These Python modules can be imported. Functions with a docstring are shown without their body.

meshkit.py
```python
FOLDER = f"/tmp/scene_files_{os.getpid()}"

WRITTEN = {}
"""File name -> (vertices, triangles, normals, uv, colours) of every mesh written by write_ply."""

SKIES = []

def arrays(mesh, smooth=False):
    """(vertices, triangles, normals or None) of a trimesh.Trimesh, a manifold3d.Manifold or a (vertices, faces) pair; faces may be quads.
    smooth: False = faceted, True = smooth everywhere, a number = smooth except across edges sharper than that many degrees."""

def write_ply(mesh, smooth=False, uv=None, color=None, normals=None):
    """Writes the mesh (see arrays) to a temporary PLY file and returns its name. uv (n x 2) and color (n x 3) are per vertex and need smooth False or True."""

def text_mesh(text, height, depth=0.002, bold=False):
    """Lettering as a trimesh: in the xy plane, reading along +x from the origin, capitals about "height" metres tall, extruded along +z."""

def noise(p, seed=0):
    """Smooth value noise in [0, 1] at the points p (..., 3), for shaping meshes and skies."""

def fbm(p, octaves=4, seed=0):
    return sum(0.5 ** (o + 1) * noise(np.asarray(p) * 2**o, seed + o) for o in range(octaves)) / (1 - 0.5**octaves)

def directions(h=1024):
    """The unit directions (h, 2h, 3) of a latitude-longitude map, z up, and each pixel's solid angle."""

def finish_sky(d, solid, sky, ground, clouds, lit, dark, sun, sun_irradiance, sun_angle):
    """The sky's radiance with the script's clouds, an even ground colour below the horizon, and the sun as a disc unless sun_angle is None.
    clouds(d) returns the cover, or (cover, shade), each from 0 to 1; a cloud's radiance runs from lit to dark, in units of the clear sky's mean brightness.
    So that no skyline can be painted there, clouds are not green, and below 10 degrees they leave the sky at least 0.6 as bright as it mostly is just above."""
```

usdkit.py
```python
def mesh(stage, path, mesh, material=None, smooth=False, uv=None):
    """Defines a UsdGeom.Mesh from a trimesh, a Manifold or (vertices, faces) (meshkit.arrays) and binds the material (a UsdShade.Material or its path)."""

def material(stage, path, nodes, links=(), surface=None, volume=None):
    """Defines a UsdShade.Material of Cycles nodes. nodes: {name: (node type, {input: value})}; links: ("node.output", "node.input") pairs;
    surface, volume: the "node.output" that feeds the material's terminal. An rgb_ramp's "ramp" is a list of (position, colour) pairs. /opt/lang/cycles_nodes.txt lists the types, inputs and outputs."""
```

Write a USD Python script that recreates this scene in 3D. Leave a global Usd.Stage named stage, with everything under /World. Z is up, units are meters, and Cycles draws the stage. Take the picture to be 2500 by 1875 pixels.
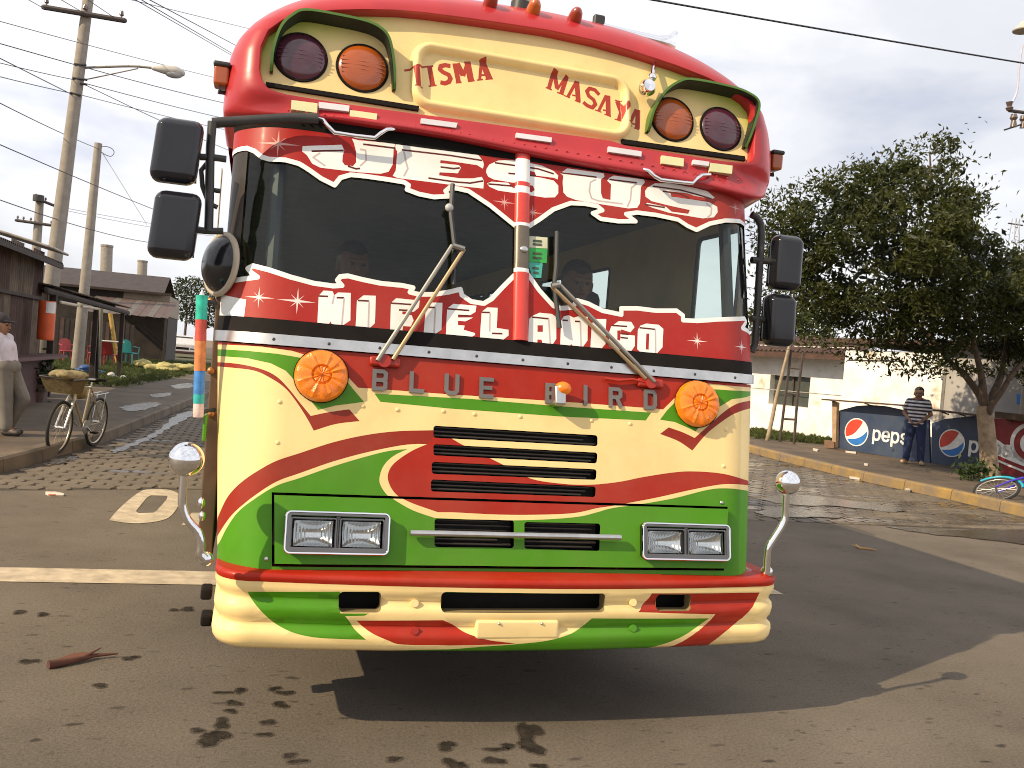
import math, random
import numpy as np, trimesh, usdkit, meshkit, manifold3d as m3
import shapely.geometry as sg
from shapely import affinity
from shapely.ops import unary_union
from scipy.spatial.transform import Rotation as Rot
from pxr import Usd, UsdGeom, UsdLux, UsdShade, Gf, Sdf, Vt

random.seed(7)
rng = np.random.default_rng(7)
stage = Usd.Stage.CreateInMemory()
UsdGeom.SetStageUpAxis(stage, 'Z')
UsdGeom.SetStageMetersPerUnit(stage, 1.0)
WORLD = UsdGeom.Xform.Define(stage, '/World')

# ------------------------------------------------------------------ camera, sky, sun, exposure
CF = 2200.0                                        # focal length in photo pixels (photo 2500 wide)
CC = np.array([-1.1463, -3.6143, 1.5606])
CM = np.array([[0.957359, -0.277104, 0.081711], [0.0722, -0.044371, -0.996403], [0.279733, 0.959815, -0.022472]])
EXPOSURE = 0.30
SUN_DIR = np.array([-1.38, -0.47, 1.0]); SUN_DIR /= np.linalg.norm(SUN_DIR)
SUN_INT, SUN_COL = 1.25, (1.0, 0.83, 0.58)
SKY_STRENGTH = 0.052

cam = UsdGeom.Camera.Define(stage, '/World/camera')
cam.CreateHorizontalApertureAttr(36.0)
cam.CreateVerticalApertureAttr(27.0)
cam.CreateFocalLengthAttr(36.0 * CF / 2500)
cam.CreateClippingRangeAttr(Gf.Vec2f(0.05, 5000))
cam.CreateExposureAttr(EXPOSURE)
_m = np.eye(4); _m[0, :3] = CM[0]; _m[1, :3] = -CM[1]; _m[2, :3] = -CM[2]; _m[3, :3] = CC
_q, _r = np.linalg.qr(_m[:3, :3].T); _q = _q * np.sign(np.diag(_r)); _m[:3, :3] = _q.T
cam.AddTransformOp().Set(Gf.Matrix4d(_m.tolist()))

LOOKS = '/World/Looks'
UsdGeom.Scope.Define(stage, LOOKS)
sky_mat = usdkit.material(stage, LOOKS + '/sky_clouds', {
    'tc': ('texture_coordinate', {}),
    'mp': ('mapping', {'scale': (1.0, 1.0, 2.4)}),
    'n': ('noise_texture', {'scale': 2.3, 'detail': 7.0, 'roughness': 0.55, 'distortion': 0.3}),
    'r': ('rgb_ramp', {'ramp': [(0.0, (0.6, 0.6, 0.6)), (0.40, (0.75, 0.75, 0.75)), (0.55, (1, 1, 1)), (1, (1, 1, 1))]}),
    'n2': ('noise_texture', {'scale': 4.6, 'detail': 6.0, 'roughness': 0.5}),
    'cr': ('rgb_ramp', {'ramp': [(0.25, (11.2, 11.9, 14.4)), (0.47, (17.6, 17.7, 18.4))]}),
    'sky': ('sky_texture', {'sky_type': 'single_scattering', 'sun_disc': False, 'sun_elevation': float(math.asin(SUN_DIR[2])),
                            'sun_rotation': float(math.atan2(SUN_DIR[0], SUN_DIR[1])), 'aerosol_density': 2.0}),
    'mx': ('mix_color', {'blend_type': 'mix'}),
    'bg': ('background_shader', {'strength': SKY_STRENGTH}),
}, [('tc.generated', 'mp.vector'), ('mp.vector', 'n.vector'), ('mp.vector', 'n2.vector'), ('n.fac', 'r.fac'), ('n2.fac', 'cr.fac'),
    ('r.color', 'mx.fac'), ('sky.color', 'mx.a'), ('cr.color', 'mx.b'), ('mx.result', 'bg.color')], surface='bg.background')
dome = UsdLux.DomeLight.Define(stage, '/World/sky')
dome.CreateIntensityAttr(1.0)
UsdShade.MaterialBindingAPI.Apply(dome.GetPrim()).Bind(sky_mat)
dome.GetPrim().SetCustomDataByKey('kind', 'structure')
sun = UsdLux.DistantLight.Define(stage, '/World/sun')
sun.CreateNormalizeAttr(True); sun.CreateIntensityAttr(SUN_INT); sun.CreateAngleAttr(0.5)
sun.CreateColorAttr(Gf.Vec3f(*SUN_COL))
_z = SUN_DIR; _x = np.cross([0, 0, 1], _z); _x /= np.linalg.norm(_x); _y = np.cross(_z, _x)
_s = np.eye(4); _s[0, :3] = _x; _s[1, :3] = _y; _s[2, :3] = _z
sun.AddTransformOp().Set(Gf.Matrix4d(_s.tolist()))

# ------------------------------------------------------------------ naming and scene tree helpers
_used = {}
def numbered(parent, name):
    k = _used.setdefault(parent, {})
    n = k.get(name, 0); k[name] = n + 1
    return name if n == 0 else f'{name}_{n:03d}'

def setd(prim, **kw):
    for k, v in kw.items():
        if v: prim.SetCustomDataByKey(k, v)

def thing(name, label, cat, group=None, loc=(0, 0, 0), rz=0.0):
    p = '/World/' + numbered('/World', name)
    x = UsdGeom.Xform.Define(stage, p)
    x.AddTranslateOp().Set(Gf.Vec3d(*map(float, loc)))
    if rz: x.AddRotateZOp().Set(float(rz))
    setd(x.GetPrim(), label=label, category=cat, group=group)
    return p

def part(parent, name, mesh, mat, smooth=30, label=None, kind=None):
    p = parent + '/' + numbered(parent, name)
    m = usdkit.mesh(stage, p, mesh, mat, smooth=smooth)
    m.CreateDoubleSidedAttr(True)
    setd(m.GetPrim(), label=label, kind=kind)
    return p

def solo(name, mesh, mat, label=None, cat=None, group=None, kind=None, smooth=30):
    p = '/World/' + numbered('/World', name)
    m = usdkit.mesh(stage, p, mesh, mat, smooth=smooth)
    m.CreateDoubleSidedAttr(True)
    setd(m.GetPrim(), label=label, category=cat, group=group, kind=kind)
    return p

def copy_of(src, name, label, loc, rz=0.0, group=None):
    prim = stage.GetPrimAtPath(src)
    p = '/World/' + numbered('/World', name)
    x = UsdGeom.Xform.Define(stage, p)
    x.GetPrim().GetReferences().AddInternalReference(src)
    x.GetPrim().SetInstanceable(True)
    x.ClearXformOpOrder()
    x.AddTranslateOp(opSuffix='place').Set(Gf.Vec3d(*map(float, loc)))
    if rz: x.AddRotateZOp(opSuffix='place').Set(float(rz))
    setd(x.GetPrim(), label=label, group=group)
    return p

# ------------------------------------------------------------------ materials
_mats = {}
def M(name, col, rough=0.6, metal=0.0, var=0.12, scale=6.0, bump=0.0, coat=0.0, spec=0.5, col2=None, rnd=0.0):
    if name in _mats: return _mats[name]
    c = np.array(col, float); d = np.array(col2, float) if col2 is not None else c * (1 - var)
    e = c if col2 is not None else np.minimum(c * (1 + var), 1)
    n = {'tc': ('geometry', {}), 'n': ('noise_texture', {'scale': scale, 'detail': 5.0, 'roughness': 0.6}),
         'r': ('rgb_ramp', {'ramp': [(0.32, tuple(d)), (0.68, tuple(e))]}),
         'p': ('principled_bsdf', {'roughness': rough, 'metallic': metal, 'coat_weight': coat, 'coat_roughness': 0.08, 'specular_ior_level': spec})}
    l = [('tc.position', 'n.vector'), ('n.fac', 'r.fac')]
    if rnd:
        n |= {'oi': ('geometry', {}), 'rr': ('map_range', {'from_min': 0.0, 'from_max': 1.0, 'to_min': 1 - rnd, 'to_max': 1 + rnd}),
              'hv': ('hsv', {})}
        l += [('oi.random_per_island', 'rr.value'), ('rr.result', 'hv.value'), ('r.color', 'hv.color'), ('hv.color', 'p.base_color')]
    else: l += [('r.color', 'p.base_color')]
    if bump:
        n |= {'nb': ('noise_texture', {'scale': scale * 5, 'detail': 4.0}), 'b': ('bump', {'strength': bump, 'distance': 0.02})}
        l += [('tc.position', 'nb.vector'), ('nb.fac', 'b.height'), ('b.normal', 'p.normal')]
    _mats[name] = usdkit.material(stage, f'{LOOKS}/{name}', n, l, surface='p.BSDF')
    return _mats[name]

def pane_mat(name, tint, gloss=1.0, ior=1.45):
    return usdkit.material(stage, f'{LOOKS}/{name}', {'t': ('transparent_bsdf', {'color': tint}), 'g': ('glossy_bsdf', {'color': (gloss,) * 3, 'roughness': 0.03}),
        'l': ('layer_weight', {'blend': 0.5}), 'pw': ('math', {'math_type': 'power', 'value2': 5.0}), 'f': ('math', {'math_type': 'multiply_add', 'value2': 1 - ((ior - 1) / (ior + 1)) ** 2, 'value3': ((ior - 1) / (ior + 1)) ** 2}), 'm': ('mix_closure', {})}, [('l.facing', 'pw.value1'), ('pw.value', 'f.value1'), ('f.value', 'm.fac'), ('t.BSDF', 'm.closure1'), ('g.BSDF', 'm.closure2')], surface='m.closure')

PAINT = usdkit.material(stage, LOOKS + '/bus_paint', {
    'a': ('attribute', {'attribute': 'paint'}), 'g': ('geometry', {}),
    'n': ('noise_texture', {'scale': 3.0, 'detail': 8.0, 'roughness': 0.65}),
    'r': ('rgb_ramp', {'ramp': [(0.30, (0.86, 0.84, 0.80)), (0.55, (1, 1, 1)), (1, (1.0, 1.0, 1.0))]}),
    'm': ('mix_color', {'blend_type': 'multiply', 'fac': 0.9}),
    'nd': ('noise_texture', {'scale': 1.1, 'detail': 9.0, 'roughness': 0.72}), 'rd': ('rgb_ramp', {'ramp': [(0.42, (0.0, 0.0, 0.0)), (0.75, (0.16, 0.16, 0.16))]}), 'md': ('mix_color', {'b': (0.30, 0.23, 0.15)}),
    'nc': ('noise_texture', {'scale': 26.0, 'detail': 6.0, 'roughness': 0.7}), 'rc': ('rgb_ramp', {'ramp': [(0.70, (1, 1, 1)), (0.76, (0.45, 0.40, 0.34))]}), 'mc': ('mix_color', {'blend_type': 'multiply', 'fac': 0.6}),
    'n2': ('noise_texture', {'scale': 9.0, 'detail': 2.0}), 'b': ('bump', {'strength': 0.05, 'distance': 0.02}),
    'p': ('principled_bsdf', {'roughness': 0.48, 'coat_weight': 0.07, 'coat_roughness': 0.10, 'specular_ior_level': 0.22})},
    [('a.color', 'm.a'), ('g.position', 'n.vector'), ('n.fac', 'r.fac'), ('r.color', 'm.b'), ('g.position', 'nd.vector'), ('nd.fac', 'rd.fac'), ('rd.color', 'md.fac'), ('m.result', 'md.a'), ('g.position', 'nc.vector'), ('nc.fac', 'rc.fac'), ('md.result', 'mc.a'), ('rc.color', 'mc.b'), ('mc.result', 'p.base_color'),
     ('g.position', 'n2.vector'), ('n2.fac', 'b.height'), ('b.normal', 'p.normal'), ('b.normal', 'p.coat_normal')], surface='p.BSDF')

CREAM = (0.80, 0.60, 0.27); GREEN = (0.060, 0.225, 0.003); RED = (0.33, 0.015, 0.004); DRED = (0.25, 0.018, 0.006); WHITE = (0.80, 0.80, 0.77)
CAPRED = (0.38, 0.022, 0.026); DECAL = (0.34, 0.016, 0.012); LINE = (0.10, 0.012, 0.010); LIME = (0.36, 0.46, 0.05)
chrome = M('chrome', (0.82, 0.82, 0.84), rough=0.07, metal=1.0, var=0.03)
alu = M('aluminium_trim', (0.55, 0.54, 0.52), rough=0.32, metal=1.0, var=0.12, scale=14)
black = M('black_rubber', (0.010, 0.008, 0.007), rough=0.8, var=0.3, spec=0.15)
glossblack = M('black_plastic', (0.010, 0.010, 0.013), rough=0.17, var=0.2)
darkmetal = M('dark_metal', (0.03, 0.027, 0.025), rough=0.45, var=0.3)
orange = M('orange_lens', (0.80, 0.19, 0.004), rough=0.28, var=0.14, scale=32, coat=0.35, bump=0.18)
amber = M('amber_lens', (0.33, 0.065, 0.004), rough=0.22, var=0.12, coat=0.6)
purple = M('dark_red_lens', (0.055, 0.010, 0.020), rough=0.2, var=0.2, coat=0.7)

# ------------------------------------------------------------------ view geometry: turning a pixel of the photograph into a point on a surface
def ray(px, py): return np.array([(px - 1250) / CF, (py - 937.5) / CF, 1.0]) @ CM
def onplane(px, py, n, c):
    r = ray(px, py); n = np.array(n, float)
    return CC + (c - n @ CC) / (n @ r) * r
def G(px, py, z=0.0): return onplane(px, py, (0, 0, 1), z)
def PX(px, py, x): return onplane(px, py, (1, 0, 0), x)
def PY(px, py, y): return onplane(px, py, (0, 1, 0), y)
def project(P):
    c = (np.asarray(P, float) - CC) @ CM.T
    return np.stack([1250 + CF * c[..., 0] / c[..., 2], 937.5 + CF * c[..., 1] / c[..., 2]], -1)

class Wall:
    """A vertical plane through P0 along the horizontal direction d; (s, z) coordinates; the normal faces the camera."""
    def __init__(self, P0, P1):
        self.p = np.array([P0[0], P0[1]], float); d = np.array([P1[0] - P0[0], P1[1] - P0[1]], float)
        self.len = np.linalg.norm(d); self.d = d / self.len; self.n = np.array([self.d[1], -self.d[0]])
        if (CC[:2] - self.p) @ self.n < 0: self.n = -self.n
    def uv(self, px, py, off=0.0):
        P = onplane(px, py, (self.n[0], self.n[1], 0), self.n @ self.p + off)
        return ((P[:2] - self.p) @ self.d, P[2])
    def xyz(self, s, z, off=0.0):
        q = self.p + self.d * s + self.n * off
        return np.array([q[0], q[1], z])
    def poly(self, px, off=0.0): return sg.Polygon([self.uv(x, y, off) for x, y in px]).buffer(0)
    def slab(self, poly, off0, off1):
        """extrude a polygon given in (s, z) between two distances in front of the plane"""
        ms = []
        for g in geoms(poly):
            if g.area < 1e-7: continue
            e = trimesh.creation.extrude_polygon(g, off1 - off0, engine='earcut')
            v = e.vertices
            q = self.p + v[:, :1] * self.d + (v[:, 2:] + off0) * self.n
            w = np.c_[q, v[:, 1]]
            t = trimesh.Trimesh(w, e.faces, process=False)
            if t.volume < 0: t.invert()
            ms.append(t)
        return cat(ms)

# ------------------------------------------------------------------ mesh helpers
def cat(ms): return trimesh.util.concatenate([m for m in ms if m is not None and len(m.faces)])
def geoms(g):
    if g is None or g.is_empty: return []
    return [x for x in getattr(g, 'geoms', [g]) if x.geom_type == 'Polygon' and x.area > 1e-9]
def box(lo, hi):
    lo, hi = np.array(lo, float), np.array(hi, float)
    b = trimesh.creation.box(hi - lo); b.apply_translation((lo + hi) / 2); return b
def rbox(lo, hi, r=0.02, seg=8):
    lo, hi = np.array(lo, float), np.array(hi, float)
    r = min(r, *(0.49 * (hi - lo)))
    s = m3.Manifold.sphere(r, seg)
    pts = [s.translate([lo[0] + r if i else hi[0] - r, lo[1] + r if j else hi[1] - r, lo[2] + r if k else hi[2] - r]) for i in (0, 1) for j in (0, 1) for k in (0, 1)]
    return tm(m3.Manifold.batch_hull(pts))
def tm(man):
    k = man.to_mesh(); return trimesh.Trimesh(np.array(k.vert_properties[:, :3]), np.array(k.tri_verts), process=False)
def cyl(a, b, r, seg=16, r2=None):
    a, b = np.array(a, float), np.array(b, float); d = b - a; L = np.linalg.norm(d)
    r2 = r if r2 is None else r2
    return tube([a, b], [r, r2], seg)
def tube(pts, r, seg=8, closed=False):
    """a tube along a polyline, r a number or one radius per point"""
    p = np.array(pts, float); n = len(p); r = np.broadcast_to(np.asarray(r, float), (n,))
    if closed: t = np.roll(p, -1, 0) - np.roll(p, 1, 0)
    else:
        t = np.gradient(p, axis=0) if n > 2 else np.repeat((p[1:] - p[:1]), 2, 0)
    t /= np.linalg.norm(t, axis=1, keepdims=True) + 1e-12
    up = np.array([0, 0, 1.0]) if abs(t[0][2]) < 0.9 else np.array([1.0, 0, 0])
    V = []
    u = np.cross(t[0], up); u /= np.linalg.norm(u)
    for i in range(n):
        u = u - (u @ t[i]) * t[i]; u /= np.linalg.norm(u) + 1e-12
        w = np.cross(t[i], u)
        a = np.arange(seg) / seg * 2 * np.pi
        V.append(p[i] + r[i] * (np.cos(a)[:, None] * u + np.sin(a)[:, None] * w))
    V = np.vstack(V); F = []
    for i in range(n if closed else n - 1):
        j = (i + 1) % n
        for k in range(seg):
            l = (k + 1) % seg
            F += [[i * seg + k, j * seg + k, j * seg + l], [i * seg + k, j * seg + l, i * seg + l]]
    if not closed:
        V = np.vstack([V, p[:1], p[-1:]]); a, b = n * seg, n * seg + 1
        for k in range(seg):
            l = (k + 1) % seg
            F += [[a, k, l], [b, (n - 1) * seg + l, (n - 1) * seg + k]]
    m = trimesh.Trimesh(V, F, process=False); m.fix_normals() if n < 40 else None
    return m
def lathe(profile, seg=24):
    """profile: (radius, height) pairs, about +z"""
    return trimesh.creation.revolve(np.array(profile, float), sections=seg)
def sphere(c, r, sub=3, sc=(1, 1, 1)):
    s = trimesh.creation.icosphere(sub, 1.0); s.apply_scale(np.array(sc) * r); s.apply_translation(c); return s
def place(m, o, ex, ey, ez):
    m = m.copy(); T = np.eye(4); T[:3, 0], T[:3, 1], T[:3, 2], T[:3, 3] = ex, ey, ez, o
    m.apply_transform(T); return m
def curve(pts, n=8):
    """Catmull-Rom through the points"""
    p = np.array(pts, float); q = np.vstack([2 * p[0] - p[1], p, 2 * p[-1] - p[-2]]); out = []
    for i in range(1, len(q) - 2):
        for t in np.arange(n) / n:
            out.append(0.5 * ((2 * q[i]) + (-q[i - 1] + q[i + 1]) * t + (2 * q[i - 1] - 5 * q[i] + 4 * q[i + 1] - q[i + 2]) * t ** 2 + (-q[i - 1] + 3 * q[i] - 3 * q[i + 1] + q[i + 2]) * t ** 3))
    return np.array(out + [p[-1]])
def hulls(chains, refine=None, it=6, seg=12):
    """union of hulled sphere chains: [[(point, radius), ...], ...]"""
    out = []
    for ch in chains:
        sp = [m3.Manifold.sphere(float(r), seg).translate(list(map(float, p))) for p, r in ch]
        if len(sp) == 1: out.append(sp[0])
        for a, b in zip(sp[:-1], sp[1:]): out.append(m3.Manifold.batch_hull([a, b]))
    u = m3.Manifold.batch_boolean(out, m3.OpType.Add)
    if refine: u = u.refine_to_length(refine)
    t = tm(u)
    if refine:
        t = trimesh.Trimesh(t.vertices, t.faces, process=True)
        trimesh.smoothing.filter_taubin(t, iterations=it)
    return t
def zz(k, x0, y0, s):
    """zoomed-crop coordinates to photo pixels"""
    return [(x0 + s * a, y0 + s * b) for a, b in k]
Z1 = lambda k: zz(k, 350, 0, 800 / 2212); Z2 = lambda k: zz(k, 1100, 0, 850 / 2203)
Z3 = lambda k: zz(k, 350, 500, 800 / 2212); Z4 = lambda k: zz(k, 1100, 500, 850 / 2203)
Z5 = lambda k: zz(k, 400, 1000, 800 / 2042); Z6 = lambda k: zz(k, 1100, 1000, 850 / 2169)
ZA = lambda k: zz(k, 700, 320, 550 / 2212); ZB = lambda k: zz(k, 1200, 380, 600 / 2212)
ZC = lambda k: zz(k, 740, 690, 510 / 2212); ZD = lambda k: zz(k, 1250, 730, 450 / 2212)
ZE = lambda k: zz(k, 960, 120, 300 / 2212); ZF = lambda k: zz(k, 1310, 150, 280 / 2212)

# ------------------------------------------------------------------ the bus: surfaces
def yf(z): return 0.2095 * (z - 0.7) + 0.012 * (z - 0.7) ** 2
FLAT, CR = 0.99, 0.26
def wf(z): return np.clip(1.218 + 0.076 * (z - 0.85), 1.20, 1.274)
def Sfront(u, z, off=0.0):
    """front skin of the bus: u runs across and round the corners, z is height; off is the distance in front of the skin"""
    u, z = np.broadcast_arrays(np.asarray(u, float), np.asarray(z, float))
    a = np.clip((np.abs(u) - FLAT) / CR, 0, np.pi / 2); s = np.sign(u)
    extra = np.maximum(np.abs(u) - FLAT - CR * np.pi / 2, 0)
    x = s * (np.minimum(np.abs(u), FLAT) + (wf(z) - FLAT) * np.sin(a) + off * np.sin(a)) - 0.015 * np.sin(a)
    y = yf(z) + CR * (1 - np.cos(a)) + extra - off * np.cos(a)
    return np.stack([x, y, z + 0.2 * off * np.cos(a)], -1)
def Sbump(u, z, off=0.0):
    u, z = np.broadcast_arrays(np.asarray(u, float), np.asarray(z, float))
    f, r = 1.105, 0.125
    a = np.clip((np.abs(u) - f) / r, 0, np.pi / 2); s = np.sign(u)
    extra = np.maximum(np.abs(u) - f - r * np.pi / 2, 0)
    o = off + np.interp(z, BZ, BO)
    um = np.minimum(np.abs(u), f)
    x = s * (um + r * np.sin(a) + o * np.sin(a))
    x = x + 0.035
    y = -0.085 + 0.075 * (um / f) ** 2 + r * (1 - np.cos(a)) + extra - o * np.cos(a)
    return np.stack([x, y, z], -1)
# bumper profile: height -> how far it stands out (three rolled ribs)
BZ = [0.362, 0.370, 0.385, 0.405, 0.430, 0.452, 0.466, 0.480, 0.500, 0.530, 0.551, 0.567, 0.582, 0.600, 0.625, 0.640, 0.655, 0.668, 0.680, 0.687]
BO = [-0.100, -0.020, 0.008, 0.020, 0.024, 0.021, 0.004, 0.002, 0.016, 0.022, 0.018, 0.003, 0.003, 0.016, 0.024, 0.020, 0.026, 0.025, 0.012, -0.080]

def to_uz(px, S=Sfront, off=0.0, z0=None):
    """photo pixels -> (u, z) on the surface S (Newton iteration on the projection)"""
    px = np.array(px, float).reshape(-1, 2)
    P = np.array([onplane(a, b, (0, 1, -0.2095), -0.2095 * 0.7 - off) if S is not Sbump else onplane(a, b, (0, 1, 0), -0.08) for a, b in px])
    q = np.c_[np.clip(P[:, 0], -1.3, 1.3), P[:, 2]]
    for _ in range(14):
        f = project(S(q[:, 0], q[:, 1], off)) - px
        e = 1e-4
        du = (project(S(q[:, 0] + e, q[:, 1], off)) - px - f) / e; dz = (project(S(q[:, 0], q[:, 1] + e, off)) - px - f) / e
        det = du[:, 0] * dz[:, 1] - du[:, 1] * dz[:, 0]; det = np.where(np.abs(det) < 2e4, np.sign(det + 1e-9) * 2e4, det)
        step = np.c_[(f[:, 0] * dz[:, 1] - f[:, 1] * dz[:, 0]) / det, (du[:, 0] * f[:, 1] - du[:, 1] * f[:, 0]) / det]
        q = q - np.clip(step, -0.12, 0.12)
        q[:, 0] = np.clip(q[:, 0], -FLAT - CR * 1.57, FLAT + CR * 1.57); q[:, 1] = np.clip(q[:, 1], 0.2, 3.5)
    bad = ~(np.linalg.norm(project(S(q[:, 0], q[:, 1], off)) - px, axis=1) < 1.0)
    for i in np.nonzero(bad)[0]:                             # beyond the silhouette: nearest point of the surface
        u = np.sign(P[i, 0]) * np.linspace(0.8, FLAT + CR * 1.57, 50); z = np.full(50, np.clip(P[i, 2], 0.3, 3.3))
        for _ in range(6):
            f = project(S(u, z, off))[:, 1] - px[i, 1]; z = np.clip(z - f / ((project(S(u, z + 1e-3, off))[:, 1] - px[i, 1] - f) / 1e-3), 0.2, 3.5)
        d = np.abs(project(S(u, z, off))[:, 0] - px[i, 0]); k = int(np.argmin(d)); q[i] = u[k], z[k]
    return q
def P2(px, S=Sfront, off=0.0): return sg.Polygon(to_uz(px, S, off)).buffer(0)
def L2(px, w, S=Sfront, off=0.0): return sg.LineString(to_uz(px, S, off)).buffer(w, cap_style='flat', join_style='round')
def F3(px, py, off=0.0):
    q = to_uz([(px, py)], Sfront, off)[0]; return Sfront(q[0], q[1], off)
NF = np.array([0, -1, 0.2095]); NF /= np.linalg.norm(NF); UF = np.array([0, 0.2095, 1.0]); UF /= np.linalg.norm(UF); XF = np.array([1.0, 0, 0])
def on_front(m, px, py, off=0.0): return place(m, F3(px, py, off), XF, UF, NF)     # mesh x right, y up, z outward

def partition(base, regions):
    """painter's order -> disjoint (colour, polygon)"""
    out, done = [], sg.Polygon()
    for c, p in reversed(regions):
        q = p.intersection(base).difference(done) if not done.is_empty else p.intersection(base)
        done = done.union(q)
        out.append((c, q))
    return out
def cells(poly, us, zs):
    if poly.is_empty: return
    b = poly.bounds
    for i in range(len(us) - 1):
        if us[i + 1] < b[0] or us[i] > b[2]: continue
        col = poly.intersection(sg.box(us[i], b[1] - 1, us[i + 1], b[3] + 1))
        for j in range(len(zs) - 1):
            if col.is_empty or zs[j + 1] < col.bounds[1] or zs[j] > col.bounds[3]: continue
            for g in geoms(col.intersection(sg.box(us[i], zs[j], us[i + 1], zs[j + 1]))):
                if g.area > 2e-8: yield g
US = np.r_[-1.42, np.linspace(-FLAT - CR * 1.57, -FLAT, 13), np.linspace(-FLAT, FLAT, 9)[1:-1], np.linspace(FLAT, FLAT + CR * 1.57, 13), 1.42]
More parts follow.
